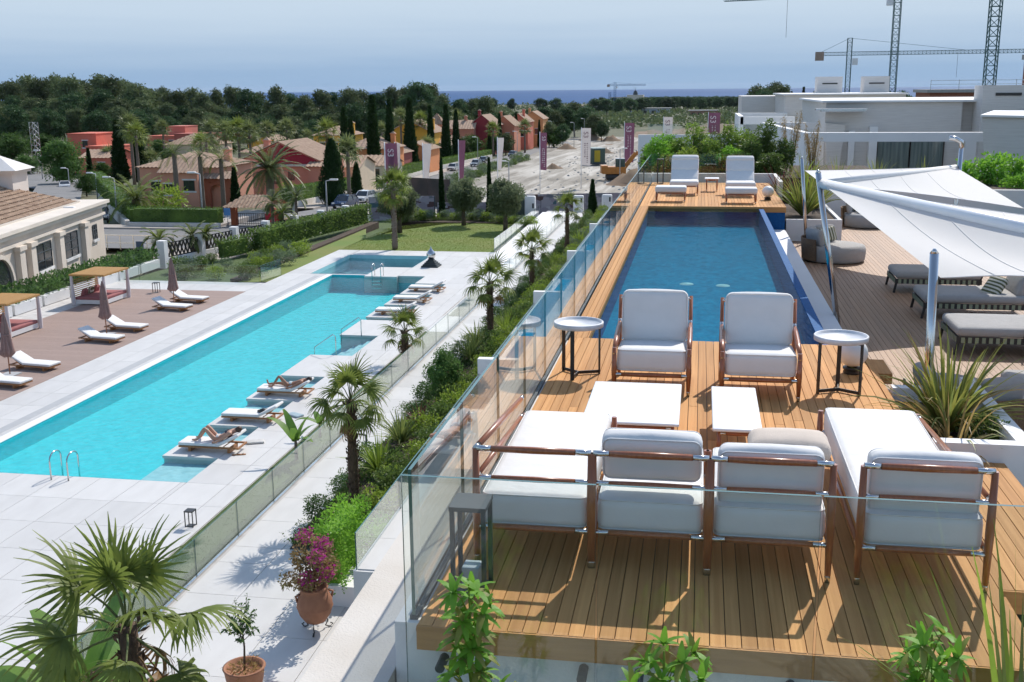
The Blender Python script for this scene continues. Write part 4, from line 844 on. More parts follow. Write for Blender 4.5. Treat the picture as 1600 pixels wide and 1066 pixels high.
# ================================================================== ROOF FURNITURE
def teak_leg(parent, x, y, z1, r=.024, name='leg'):
    m = MB(); m.tube([(x,y,.05),(x,y,z1*.5),(x,y,z1)], [r*.8, r*1.15, r*.85], 12, 0); m.build(name, M['teak'], parent)
    MB().tube([(x,y,0),(x,y,.075)], [r*.72, r*.82], 12).build('brass_tip', M['steel'], parent)
def rail(parent, p, q, r=.02, name='rail', cap=.11):
    p, q = Vector(p), Vector(q); d = (q-p).normalized()
    o = MB().tube([p+d*cap, p.lerp(q,.5), q-d*cap], [r, r*1.15, r], 12).build(name, M['teak'], parent)
    MB().tube([p, p+d*cap], r*.95, 12).build('steel_sleeve', M['chrome'], o); MB().tube([q-d*cap, q], r*.95, 12).build('steel_sleeve', M['chrome'], o)
    return o
def piping(parent, c, sx, sy, z, r=.05, rot=None, rad=.0055):
    pts = []
    for qx, qy, a0 in ((1,1,0),(-1,1,90),(-1,-1,180),(1,-1,270)):
        for k in range(5): a = R(a0+22.5*k); pts.append(Vector((qx*(sx/2-r)+r*math.cos(a), qy*(sy/2-r)+r*math.sin(a), z)))
    pts.append(pts[0].copy())
    if rot: pts = [rot @ p for p in pts]
    MB().tube([p+Vector(c) for p in pts], rad, 5, cap=False).build('piping', M['uphol'], parent)
def pad(parent, name, c, size, r, puff, rot=None, m='uphol', pipe=True):
    o = MB().cushion(c, size, r, puff, rot=rot).build(name, M[m], parent)
    if pipe:
        ax = min(range(3), key=lambda k: size[k]); q = {2: Matrix.Identity(3), 1: Matrix.Rotation(R(90), 3, 'X'), 0: Matrix.Rotation(R(90), 3, 'Y')}[ax]
        s2 = [size[k] for k in range(3) if k != ax]
        if ax == 0: s2 = [size[2], size[1]]
        if ax == 1: s2 = [size[0], size[2]]
        for sg in (-1, 1): piping(o, c, s2[0]-r*.35, s2[1]-r*.35, sg*(size[ax]/2-r*.28), r*.9, (rot @ q) if rot else q)
    return o
def sofa(label, x0, x1, y0, y1, side=None, cush=None, group='white sofa modules with backs to the front glass'):
    w, d = x1-x0, y1-y0; t = thing('sofa_module', label, 'sofa', (x0, y0, 0), group=group); hb_ = .835
    for x in (0, w): teak_leg(t, x, 0, hb_, .026)
    for x in (0, w): teak_leg(t, x, d, .46, .026)
    rail(t, (0,0,hb_), (w,0,hb_), .022, 'top_rail'); rail(t, (0,0,.625), (w,0,.625), .018, 'middle_rail'); rail(t, (0,0,.265), (w,0,.265), .019, 'seat_rail')
    rail(t, (0,d,.265), (w,d,.265), .02, 'seat_rail'); rail(t, (0,0,.265), (0,d,.265), .018, 'seat_rail'); rail(t, (w,0,.265), (w,d,.265), .018, 'seat_rail')
    if side == 'l': rail(t, (0,0,hb_), (0,d*.98,.62), .022, 'arm_rail'); rail(t, (0,0,.625), (0,d*.98,.46), .018, 'side_rail')
    if side == 'r': rail(t, (w,0,.625), (w,d*.97,.46), .018, 'side_rail')
    pad(t, 'seat_cushion', (w/2, d/2+.01, .385), (w-.05, d-.03, .24), .055, .07)
    if cush:
        ty, hz, tilt, cz = cush; pad(t, 'back_cushion', (w/2, ty, cz), (w-.09, .17, hz), .06, .10, Matrix.Rotation(tilt, 3, 'X'))
    return t
sofa('left end sofa module of long seat without back cushion, open to the left', -1.475, -.675, 7.1, 9.2, side='l')
sofa('second sofa module from the left with its back cushion pushed high', -.66, .115, 7.1, 8.4, cush=(.20, .34, R(14), .775))
sofa('third sofa module from the left with upright back cushion and beige pillow', .13, .92, 7.1, 8.4, cush=(.15, .42, R(7), .68))
sofa('long white chaise module at the right end of the sofa group', 1.11, 1.92, 7.1, 9.65, side='r', cush=(.16, .42, R(7), .68))
tag(MB().cushion((.72, 8.18, .60), (.60, .42, .16), .075, .4).build('throw_pillow', M['linen']), 'beige linen throw pillow lying on the third sofa module', 'pillow')
def armchair(label, x, y):
    t = thing('armchair', label, 'armchair', (x, y, 0), group='teak armchairs before the roof pool'); w, d = .80, .78
    for s in (0, w):
        teak_leg(t, s, 0, .52, .026)
        MB().tube([(s,d,0),(s,d+.02,.4),(s,d+.14,.93)], [.02,.026,.02], 12).build('back_leg', M['teak'], t)
        a = MB().tube([(s,.0,.50),(s,.28,.545),(s,.62,.60),(s,d+.06,.63)], [.022,.03,.028,.02], 12).build('arm', M['teak'], t)
        MB().tube([(s,-.005,.44),(s,.02,.515)], .024, 10).build('steel_joint', M['chrome'], a); MB().tube([(s,d+.03,.58),(s,d+.07,.66)], .024, 10).build('steel_joint', M['chrome'], a)
        rail(t, (s,0,.22), (s,d,.20), .02, 'side_rail', .07)
    rail(t, (0,0,.22), (w,0,.22), .022, 'front_rail', .08); rail(t, (0,d,.20), (w,d,.20), .02, 'back_rail', .08); rail(t, (0,d+.13,.90), (w,d+.13,.90), .018, 'top_rail', .06)
    pad(t, 'seat_cushion', (w/2, .40, .35), (w-.05, .80, .25), .06, .06, Matrix.Rotation(R(-4), 3, 'X'))
    pad(t, 'back_cushion', (w/2, d-.02, .72), (w-.06, .20, .58), .07, .06, Matrix.Rotation(R(-13), 3, 'X'))
armchair('left white cushioned teak armchair at the near pool edge', -.86, 11.6); armchair('right white cushioned teak armchair at the near pool edge', .29, 11.55)
def low_table(label, x0, y0, x1, y1, z=.35, ht=None):
    t = thing('coffee_table', label, 'table', (x0, y0, 0), group='white topped teak tables'); w, d = x1-x0, y1-y0; e = .06
    m = MB().cushion((w/2, d/2, z-.015), (w, d, .03), .012, 0); m.build('table_top', M['white_top'], t)
    for x in (e, w-e):
        for y in (e, d-e): teak_leg(t, x, y, z-.03, .02)
    for y in (e, d-e): rail(t, (e,y,z-.06), (w-e,y,z-.06), .017, 'rail', .06)
    for x in (e, w-e): rail(t, (x,e,z-.06), (x,d-e,z-.06), .017, 'rail', .06)
low_table('large white rectangular coffee table on the roof deck', -.99, 9.42, -.12, 10.8); low_table('narrow white coffee table beside the large one', .17, 9.34, .60, 10.76)
low_table('small white side table between the two far lounge chairs', .15, 35.8, .60, 36.3, .42)
def side_table(label, x, y, rz):
    t = thing('side_table', label, 'table', (x, y, 0), rz, group='round marble side tables')
    MB().lathe([(0,.575),(.27,.575),(.285,.58),(.288,.63),(.28,.637),(.268,.635),(.264,.612),(0,.612)], 40).build('marble_top', M['marble'], t)
    for k in range(3):
        a = R(120*k); c, s = math.cos(a), math.sin(a)
        MB().bar((.25*c,.25*s,0), (.25*c,.25*s,.575), .045, .014, up=(c,s,0)).build('leg', M['black'], t)
        MB().bar((0,0,.03), (.25*c,.25*s,.03), .014, .035).bar((.12*c,.12*s,.567), (.25*c,.25*s,.567), .014, .03).build('foot_rail', M['black'], t)
side_table('round marble side table left of the left armchair', -1.33, 12.35, R(20)); side_table('round marble side table right of the right armchair', 1.55, 12.0, R(-35))
def ball_lamp(label, x, y, s=1.0):
    t = thing('globe_lamp', label, 'lamp', (x, y, 0), group='opal globe lamps on the deck')
    MB().lathe([(0,0),(.095,0),(.10,.02),(.085,.05),(.105,.055),(.105,.075),(.06,.08)], 24).build('base', M['black'], t)
    MB().lathe([(.17*math.sin(R(a)), .245-.165*math.cos(R(a))) for a in range(6, 181, 9)], 28).build('globe', M['lamp'], t)
ball_lamp('opal globe lamp on the deck behind the right marble table', 1.80, 12.85); ball_lamp('opal globe lamp at the far deck beside the right ottoman', 1.98, 33.3)
paint_grey = mat('frosted_block', (.33,.39,.42), .4)
def lantern(label, x, y, z, w, d, h, m='darkgrey', box=True):
    t = thing('floor_lantern', label, 'lantern', (x, y, z)); b = .028 if h > .5 else .02
    for sx in (-1, 1):
        for sy in (-1, 1): MB().bar((sx*(w/2-b/2), sy*(d/2-b/2), 0), (sx*(w/2-b/2), sy*(d/2-b/2), h-.03), b, b, up=(0,1,0)).build('post', M[m], t)
    MB().box(-w/2-.004, -d/2-.004, h-.03, w/2+.004, d/2+.004, h).build('top_plate', M[m], t); MB().box(-w/2+b, -d/2+b, .0, w/2-b, d/2-b, .02).build('base_plate', M[m], t)
    if box: MB().cushion((0,0,.11), (w*.5, d*.5, .13), .01, 0).build('light_block', paint_grey, t)
lantern('tall grey metal floor lantern behind the front glass corner', -1.42, 6.66, 0, .235, .26, .62)
lantern('slim black floor lantern at the far left deck corner', -1.36, 38.8, 0, .22, .22, .85, 'black', False)
lantern('small black lantern standing at the turf strip by the low glass', -12.2, 23.9, L, .22, .22, .42, 'black', False)
lantern('small black lantern beside the farthest closed parasol', -28.6, 54.2, L, .3, .3, .55, 'black', False)
def lounge(label, x, y):
    t = thing('lounge_chair', label, 'lounge chair', (x, y, 0), group='white lounge chairs on the far deck'); w = .88
    for s in (.03, w-.03):
        teak_leg(t, s, .05, .34); teak_leg(t, s, 1.15, .34); MB().tube([(s,1.0,.30),(s,1.25,.55),(s,1.55,.98)], [.02,.026,.02], 10).build('back_post', M['teak'], t)
        rail(t, (s,.05,.28), (s,1.15,.28), .02, 'side_rail', .06)
    rail(t, (.03,.05,.28), (w-.03,.05,.28), .02, 'front_rail', .06)
    MB().cushion((w/2, .45, .36), (w, .85, .17), .06, .05).build('seat_cushion', M['uphol'], t)
    MB().cushion((w/2, 1.05, .52), (w-.02, .52, .17), .06, .05, rot=Matrix.Rotation(R(38), 3, 'X')).build('lower_back_cushion', M['uphol'], t)
    MB().cushion((w/2, 1.36, .86), (w-.02, .50, .17), .06, .05, rot=Matrix.Rotation(R(52), 3, 'X')).build('upper_back_cushion', M['uphol'], t)
    MB().cushion((w/2, 1.46, 1.06), (w-.04, .20, .15), .06, .1, rot=Matrix.Rotation(R(30), 3, 'X')).build('head_roll', M['uphol'], t)
lounge('left white lounge chair on the far deck', -.92, 34.4); lounge('right white lounge chair on the far deck', .78, 34.0)
def ottoman(label, x, y):
    t = thing('ottoman', label, 'ottoman', (x, y, 0), group='white ottomans on the far deck'); w, d = .90, .62
    for a in (.04, w-.04):
        for b in (.04, d-.04): teak_leg(t, a, b, .30)
    for b in (.04, d-.04): rail(t, (.04,b,.26), (w-.04,b,.26), .018, 'rail', .05)
    MB().cushion((w/2, d/2, .36), (w, d, .17), .05, .06).build('cushion', M['uphol'], t)
ottoman('white ottoman before the left far lounge chair', -1.28, 32.4); ottoman('white ottoman before the right far lounge chair', .72, 32.05)

# ---------------------------------------------------------------- lounge deck furniture
def stripe_mat(name, a, b, sc_, axis):
    m, N, L_, B = nodes(name); tc = N.new('ShaderNodeTexCoord'); sx = N.new('ShaderNodeSeparateXYZ'); L_.new(tc.outputs['Object'], sx.inputs[0])
    ml = N.new('ShaderNodeMath'); ml.operation = 'MULTIPLY'; ml.inputs[1].default_value = sc_; L_.new(sx.outputs[axis], ml.inputs[0])
    fr = N.new('ShaderNodeMath'); fr.operation = 'FRACT'; L_.new(ml.outputs[0], fr.inputs[0]); gt = N.new('ShaderNodeMath'); gt.operation = 'GREATER_THAN'; gt.inputs[1].default_value = .5; L_.new(fr.outputs[0], gt.inputs[0])
    mx = N.new('ShaderNodeMix'); mx.data_type = 'RGBA'; mx.inputs[6].default_value = (*a, 1); mx.inputs[7].default_value = (*b, 1); L_.new(gt.outputs[0], mx.inputs[0]); L_.new(mx.outputs[2], B.inputs['Base Color']); B.inputs['Roughness'].default_value = .9
    return m
M['stripe'] = stripe_mat('green_striped_fabric', (.66,.62,.52), (.11,.12,.06), 14, 0)
M['strap'] = mat('sage_webbing', (.30,.33,.22), .85)
M['wicker'] = mat('woven_rope', (.27,.175,.10), .8, c2=(.17,.10,.055), vs=40, bump=.8, bs=90)
def chaise(label, x, y, back=True, ln=1.9, wd=1.15, pillow=True):
    t = thing('chaise_longue', label, 'chaise longue', (x, y, RD), group='grey chaise longues under the sails')
    for a, b in ((.04,.05),(.04,wd-.05),(ln-.06,.05),(ln-.06,wd-.05)): MB().bar((a+(-.05 if a < 1 else .02), b, 0), (a, b, .27), .045, .03, up=(0,1,0)).build('leg', M['black'], t)
    MB().box(0,0,.20,ln,.03,.30).box(0,wd-.03,.20,ln,wd,.30).box(0,.03,.20,.03,wd-.03,.30).box(ln-.03,.03,.20,ln,wd-.03,.30).build('frame', M['black'], t)
    m = MB(); k = .06
    while k < ln-.1: m.box(k,-.006,.205,k+.055,.0,.295); m.box(k,wd,.205,k+.055,wd+.006,.295); k += .105
    k = .06
    while k < wd-.1: m.box(-.006,k,.205,0,k+.055,.295); k += .105
    m.build('webbing', M['strap'], t)
    MB().cushion((ln/2, wd/2, .375), (ln, wd, .16), .07, .05).build('seat_cushion', M['greyfab'], t)
    if back:
        for b in (.04, wd-.06): MB().bar((ln-.03,b,.28), (ln+.12,b,.72), .04, .03).build('back_post', M['black'], t)
        m = MB()
        for q in np.linspace(.12, wd-.12, 9): m.bar((ln-.02,q,.30), (ln+.11,q,.70), .02, .015)
        m.bar((ln+.12,.04,.72), (ln+.12,wd-.04,.72), .03, .03); m.build('back_slats', M['black'], t)
        MB().cushion((ln-.16, wd/2, .62), (.16, wd-.12, .42), .07, .12, rot=Matrix.Rotation(R(20), 3, 'Y')).build('back_cushion', M['greyfab'], t)
    return t
chaise('grey chaise longue, farthest of four, its head hidden by the white sail', 4.05, 23.5, True, 1.7, 1.08)
chaise('grey chaise longue with dark slatted back, second farthest of four', 4.12, 20.85)
c3 = chaise('grey chaise longue half in sun, third from the far end', 4.1, 17.98, wd=1.25)
MB().tube([(1.0,.0,.25),(1.03,.0,.56),(1.15,.0,.60),(1.9,.0,.60)], .02, 8, sm=False).build('arm', M['black'], c3)
chaise('nearest grey chaise longue at the right picture edge', 4.08, 14.2)
for x, y, z, lab in ((5.42,21.25,RD+.56,'striped green pillow on the second farthest chaise'),(5.62,18.4,RD+.60,'large striped green pillow on the half sunlit chaise')):
    tag(put('striped_pillow', MB().cushion((0,0,0), (.44,.36,.14), .065, .3).mesh('striped_pillow', M['stripe']), None, (x, y, z), rot=(R(12), R(-48), R(35))), lab, 'pillow', 'striped pillows on the chaises')
def daybed(label, x, y, rz, wick=False):
    t = thing('round_daybed', label, 'daybed', (x, y, RD), rz, group='round grey daybeds')
    MB().lathe([(0,.02),(.70,.02),(.73,.06),(.745,.25),(.735,.33),(.70,.395),(.6,.42),(0,.43)], 44).build('round_seat', M['greyfab'], t)
    MB().lathe([(.64,0),(.66,0),(.66,.03),(.64,.03)], 36).build('plinth', M['black'], t)
    m = MB(); A = [R(110+140*k/16) for k in range(17)]
    vs = []; 
    for a in A: vs += [(.78*math.cos(a), .78*math.sin(a), .06), (.82*math.cos(a), .82*math.sin(a), .58)]
    m.add(vs, [(2*i,2*i+2,2*i+3,2*i+1) for i in range(16)], 0, True); vs2 = [(v[0]*.965, v[1]*.965, v[2]) for v in vs]; m.add(vs2, [(2*i+1,2*i+3,2*i+2,2*i) for i in range(16)], 0, True)
    m.add([v for a in (1,) for i in range(17) for v in (vs[2*i+1], vs2[2*i+1])], [(2*i,2*i+2,2*i+3,2*i+1) for i in range(16)]); m.build('woven_back', M['wicker'], t)
    for k, a in enumerate((130, 180, 230)):
        MB().cushion((.58*math.cos(R(a)), .58*math.sin(R(a)), .60), (.16, .56, .40), .07, .12, rot=(Matrix.Rotation(R(a), 3, 'Z') @ Matrix.Rotation(R(10), 3, 'Y'))).build('back_cushion', M['greyfab'], t)
    return t
daybed('round grey daybed by the roof pool with teak back and striped pillows', 3.32, 27.9, R(-20)); daybed('round grey daybed at the far end of the lounge deck', 5.1, 35.0, R(-55)); daybed('round daybed with woven back half hidden behind the big flax', 3.42, 14.0, R(60), True)
for x, y, z, r_, lab in ((3.02,27.7,RD+.6,(R(70),R(10),R(70)),'striped pillow leaning on the near round daybed'),(3.15,28.2,RD+.6,(R(70),R(-10),R(20)),'second striped pillow on the near round daybed'),(4.9,35.4,RD+.6,(R(70),R(10),R(30)),'striped pillow upright on the far round daybed'),(4.95,34.9,RD+.50,(R(5),R(5),R(20)),'grey striped pillow lying flat on the far round daybed')):
    tag(put('striped_pillow', MB().cushion((0,0,0), (.46,.36,.14), .065, .3).mesh('striped_pillow', M['stripe']), None, (x, y, z), rot=r_), lab, 'pillow', 'striped pillows on the daybeds')
tag(MB().box(6.0,30.2,RD,6.5,30.7,RD+.35).box(5.95,30.15,RD+.35,6.55,30.75,RD+.39).build('dark_side_table', M['black']), 'dark low side table under the white sail edge', 'table')
# ---------------------------------------------------------------- sails
def mast(label, p, q, r):
    t = thing('sail_mast', label, 'mast', p); v = Vector(q)-Vector(p)
    MB().tube([(0,0,0), tuple(v)], r, 20).build('pole', M['chrome'], t); MB().lathe([(0,.0),(r*2.4,.0),(r*2.4,.012),(r*1.2,.014)], 20).build('foot_plate', M['steel'], t)
    d = v.normalized(); MB().tube([tuple(v), tuple(v+d*r*1.1)], [r, r*.25], 20).build('slanted_cap', M['steel'], t); return t
mast('polished steel mast leaning at the pool side, middle of the sail', (2.46,19.4,RD), (1.97,19.4,1.82), .05)
mast('thick polished steel mast nearest the camera below the sail corner', (2.60,12.45,RD), (2.52,12.4,1.48), .048)
mast('slim steel mast at the far pool corner among grasses', (2.93,31.0,RD), (2.70,31.0,1.35), .045)
mc = mast('steel mast with bent tip at the far right end of the sails', (5.86,27,RD), (5.90,27,1.85), .05)
MB().tube([(.04,0,2.80),(.03,0,2.93),(-.10,0,3.0),(-.24,0,3.02)], .055, 14).build('bent_tip', M['steel'], mc)
def patch(A, B, C, D, n=14, sag=.12):
    """surface between edge A-B (on the boom) and edge D-C with concave free edges"""
    A, B, C, D = map(Vector, (A, B, C, D)); V = []
    for i in range(n+1):
        for j in range(n+1):
            u, v = i/n, j/n; p = (A.lerp(B, u)).lerp(D.lerp(C, u), v); k = math.sin(math.pi*u)*v
            ctr = A.lerp(B, .5); p = p.lerp(ctr, .10*k); p.z -= sag*math.sin(math.pi*v)*math.sin(math.pi*u); V.append(p)
    F = [(i*(n+1)+j, (i+1)*(n+1)+j, (i+1)*(n+1)+j+1, i*(n+1)+j+1) for i in range(n) for j in range(n)]
    return V, F
M['sail'] = leaf('sail_cloth', (.74,.725,.70), (.71,.695,.67), .22, .5, .7, 0)
def sail(label, A, B, wings, r):
    t = thing('shade_sail', label, 'shade sail')
    for (C, D) in wings:
        V, F = patch(A, B, C, D); me = MB().add(V, F, 0, True).mesh('canvas', M['sail']); o = put('canvas', me, t)
        hem = MB().tube([tuple(V[i*15+14]) for i in range(15)], .008, 5); hem.build('hem', M['uphol'], o)
        for q_ in (4, 7, 10): MB().tube([tuple(V[q_*15+k_]+Vector((0,0,.003))) for k_ in range(15)], .005, 4).build('seam', M['uphol'], o)
    MB().tube([A, B], r, 18).build('boom', M['uphol'] if r < .08 else M['white_top'], t); return t
A_ = (2.04,19.4,1.64)
sail('small far white sail on a slim boom reaching the bent mast', A_, (5.81,27,1.40), [((5.6,27.2,1.38), (2.80,31.0,1.02)), ((5.75,21.0,1.08), (2.3,19.6,1.58))], .06)
sail('big near white sail on a thick grey boom running out right', A_, (4.35,11.5,1.60), [((4.1,9.8,1.50), (2.61,12.4,1.21)), ((5.4,16.5,1.33), (2.35,19.5,1.56))], .085)

# ================================================================== POOL FURNITURE
def lounger(label, x, y, rz, group, pad=M['uphol']):
    t = thing('sun_lounger', label, 'sun lounger', (x, y, L+.012), rz, group)     # foot end at local -x, head at +x
    MB().box(-.95,-.33,.13,.95,-.28,.18).box(-.95,.28,.13,.95,.33,.18).box(-.95,-.28,.13,-.90,.28,.18).box(.90,-.28,.13,.95,.28,.18).build('frame', M['teak_lt'], t)
    for a in (-.62, .62): MB().box(a-.04,-.30,0,a+.04,.30,.13).build('sledge_leg', M['teak_lt'], t)
    MB().cushion((-.33,0,.235), (1.26,.68,.09), .03, .05).build('seat_pad', pad, t)
    MB().cushion((.60,0,.385), (.78,.68,.085), .03, .05, rot=Matrix.Rotation(R(-27), 3, 'Y')).build('back_pad', pad, t)
    MB().bar((.45,-.25,.18), (.80,-.25,.42), .03).bar((.45,.25,.18), (.80,.25,.42), .03).build('back_support', M['teak_lt'], t)
    return t
gl = 'loungers on the pool edge islands'
l1 = lounger('sun lounger carrying the sunbathing woman, nearest on the pool islands', -14.2, 29.6, 0, gl)
lounger('empty sun lounger with a dark towel, second pool island', -14.2, 32.65, 0, gl)
lounger('sun lounger carrying the lying man, third pool island', -14.25, 35.75, 0, gl)
lounger('white sun lounger, first of three at the far pool islands', -14.2, 50.15, 0, gl); lounger('white sun lounger, middle of three at the far pool islands', -14.2, 53.3, 0, gl); lounger('white sun lounger, last of three at the far pool islands', -14.2, 56.4, 0, gl)
gb = 'pairs of loungers on the brown terrace'
for x, y, rz, lab in ((-25.3,42.8,R(172),'lounger on brown terrace, nearer of the middle pair'),(-25.4,45.1,R(172),'lounger on brown terrace, farther of the middle pair'),(-25.5,49.8,R(172),'lounger on brown terrace, nearer of the far pair'),(-25.6,51.9,R(172),'lounger on brown terrace, farther of the far pair'),(-25.0,35.5,R(172),'lounger on brown terrace, nearer of the left edge pair'),(-25.4,38.0,R(172),'lounger on brown terrace, farther of the left edge pair')):
    lounger(lab, x, y, rz, gb)
M['parasol'] = mat('taupe_canvas', (.30,.19,.17), .85, var=.12, vs=6)
def parasol(label, x, y):
    t = thing('closed_parasol', label, 'parasol', (x, y, L+.012), group='closed parasols on the brown terrace')
    MB().tube([(0,0,0),(0,0,2.35)], .024, 10).build('pole', M['terracotta'], t); MB().box(-.3,-.3,0,.3,.3,.05).build('base', M['drain'], t)
    m = MB(); n = 32; vs = []; pr = [(.03,2.42),(.07,2.2),(.12,1.8),(.15,1.4),(.19,1.05),(.23,.82),(.13,.72)]
    for r_, z in pr:
        for k in range(n): a = 6.2832*k/n; q = r_*(1+.30*math.cos(8*a)*(1 if z < 2.3 else .3)+.08*math.sin(3*a+z*4)); vs.append((q*math.cos(a), q*math.sin(a), z+.03*math.sin(8*a+1)*(z < 1)))
    m.add(vs, [(i*n+k, i*n+(k+1) % n, (i+1)*n+(k+1) % n, (i+1)*n+k) for i in range(len(pr)-1) for k in range(n)], 0, True); m.build('folded_canopy', M['parasol'], t)
    MB().lathe([(.135,1.55),(.165,1.56),(.165,1.6),(.135,1.61)], 20).build('tie_strap', M['parasol'], t)
parasol('closed taupe parasol between the middle pair of loungers', -25.75, 44.0); parasol('closed taupe parasol between the far pair of loungers', -25.95, 50.9); parasol('closed taupe parasol between the left edge pair of loungers', -25.75, 36.9)
M['mauve'] = mat('mauve_fabric', (.33,.12,.12), .9, var=.08); M['drape'] = mat('sheer_drape', (.66,.60,.60), .9, var=.06)
M['slatroof'] = mat('pine_slats', (.50,.28,.09), .7, c2=(.40,.21,.06), vs=4, stretch=(1,10,1))
def cabana(label, x, y):
    t = thing('cabana', label, 'cabana', (x, y, L+.012), group='cabanas on the brown terrace'); w, d, h = 1.75, 2.35, 1.50
    for a in (0, w):
        for b in (0, d):
            MB().box(a-.05,b-.05,0,a+.05,b+.05,h).build('post', M['whitewall'], t)
            m = MB(); pr = [(.09,0),(.11,.4),(.085,.9),(.07,h)]; m.lathe([(r_, z) for r_, z in pr], 9, (a, b, 0)); m.build('drape', M['drape'], t)
    MB().box(-.08,-.08,h,w+.08,-.02,h+.08).box(-.08,d+.02,h,w+.08,d+.08,h+.08).box(-.08,-.02,h,-.02,d+.02,h+.08).box(w+.02,-.02,h,w+.08,d+.02,h+.08).build('roof_frame', M['slatroof'], t)
    sl = MB().box(0,0,0,w+.04,.10,.03).mesh('roof_slat', M['slatroof'])
    for k in range(19): put('roof_slat', sl, t, (-.02, .0+k*.124, h+.06))
    MB().box(.06,.1,.05,w-.06,d-.1,.26).build('bed_base', M['whitewall'], t); MB().cushion((w/2,d/2,.33), (w-.1,d-.16,.16), .05, .04).build('mattress', M['mauve'], t)
    m = MB()
    for k in range(9): m.box(.06, .08, .45+.1*k, .08, d-.08, .49+.1*k)
    m.build('back_screen', M['slatroof'], t)
    for b in (.6, 1.2, 1.75): MB().cushion((.30, b, .55), (.16, .46, .34), .07, .25, rot=Matrix.Rotation(R(18), 3, 'Y')).build('cushion', M['mauve'] if b != 1.2 else M['stripe'], t)
cabana('slatted roof cabana with mauve bed, right one by the planter hedge', -31.1, 50.3); cabana('slatted roof cabana with mauve bed, cut by the left picture edge', -31.3, 42.6)
# pool fittings
def loop(label, x, y, h, w, rz, name='pool_ladder'):
    t = thing(name, label, 'pool ladder', (x, y, L), rz)
    for s in (-.26, .26):
        MB().tube([(s,-.30,0)]+[(s,-.02+.28*math.cos(R(a)),h-.22+.22*math.sin(R(a))) for a in range(180,-1,-20)]+[(s,.26,-.5)], .022, 8).build('rail', M['chrome'], t)
    for k in range(3): MB().box(-.26,.22,-.25-.2*k,.26,.30,-.22-.2*k).build('step', M['chrome'], t)
loop('curved steel ladder at the near end of the turquoise pool', -17.3, 26.75, .75, .5, 0); loop('steel ladder at the platform between both pools', -18.2, 60.65, .75, .5, R(180))
for y, lab in ((41.75,'bent steel handrail, nearer side of the pool steps'),(45.2,'bent steel handrail, farther side of the pool steps')):
    t = thing('pool_handrail', lab, 'handrail'); MB().tube([(-14.4,y,L),(-14.4,y,L+.75),(-14.5,y,L+.85),(-15.3,y,L+.30),(-15.35,y,L-.4)], .02, 8).build('rail', M['steel'], t)
s_ = thing('drop_sculpture', 'shiny steel drop sculpture on a stepped dark pyramid by the small pool', 'sculpture', (-15.98, 64.6, L+.005))
for k in range(5): MB().box(-.52+.085*k,-.52+.085*k,.09*k,.52-.085*k,.52-.085*k,.09*k+.085).build('step_plinth', M['darkgrey'], s_)
MB().lathe([(.0,.44),(.10,.445),(.20,.50),(.27,.60),(.285,.70),(.26,.82),(.19,.93),(.10,1.02),(.045,1.10),(.012,1.22),(0,1.28)], 32).build('drop', M['chrome'], s_)
for px, py, lab in ((573,705,'small path bollard light near the big palm'),(703,570,'path bollard light before the yellow flax'),(826,448,'path bollard light by the third bed palm'),(868,395,'path bollard light by the far bed palms')):
    for Yt in np.linspace(15, 95, 600):
        q = ray(px, py, Yt)
        if q.z <= L+.02: break
    t = thing('path_light', lab, 'bollard', (q.x, Yt, L), group='path bollard lights'); MB().bar((0,0,0),(0,0,.5),.05,.05,up=(0,1,0)).build('post', M['darkgrey'], t); MB().bar((.02,0,.5),(-.22,0,.53),.05,.04).build('head', M['darkgrey'], t)
MB().tube([(-14.95,32.6,L+.29),(-14.75,32.5,L+.33),(-14.6,32.7,L+.30)], [.05,.10,.06], 8).build('dark_towel', M['black'])
tag(bpy.data.objects['dark_towel'], 'dark towel bundle on the empty second island lounger', 'towel'); bpy.data.objects['dark_towel'].location = (.95, .05, 0.02)
for x, y, rz_, c_, lab in ((-13.2,30.4,.4,(.6,.58,.55),'white towel dropped on the paving beside the first island lounger'),(-13.0,33.3,-.5,(.35,.45,.5),'pale blue beach bag cloth beside the second island lounger')):
    m = MB(); m.cushion((0,0,.03), (.55,.32,.06), .028, .5); o = m.build('beach_towel', mat('towel_cloth', c_, .95, bump=.5, bs=60), None, (x, y, L+.005), rz_); tag(o, lab, 'towel')
for x, y, lab in ((-13.3,29.2,'pair half of tan sandals by the first lounger, left'),(-13.15,29.25,'pair half of tan sandals by the first lounger, right')):
    t = thing('sandal', lab, 'sandal', (x, y, L+.004), .4, 'tan sandals on the paving'); MB().cushion((0,0,.012), (.25,.09,.02), .009, 0).build('sole', M['teak_lt'], t); MB().tube([(.03,-.045,.015),(.05,0,.05),(.03,.045,.015)], .008, 5).build('strap', M['trunk'], t)
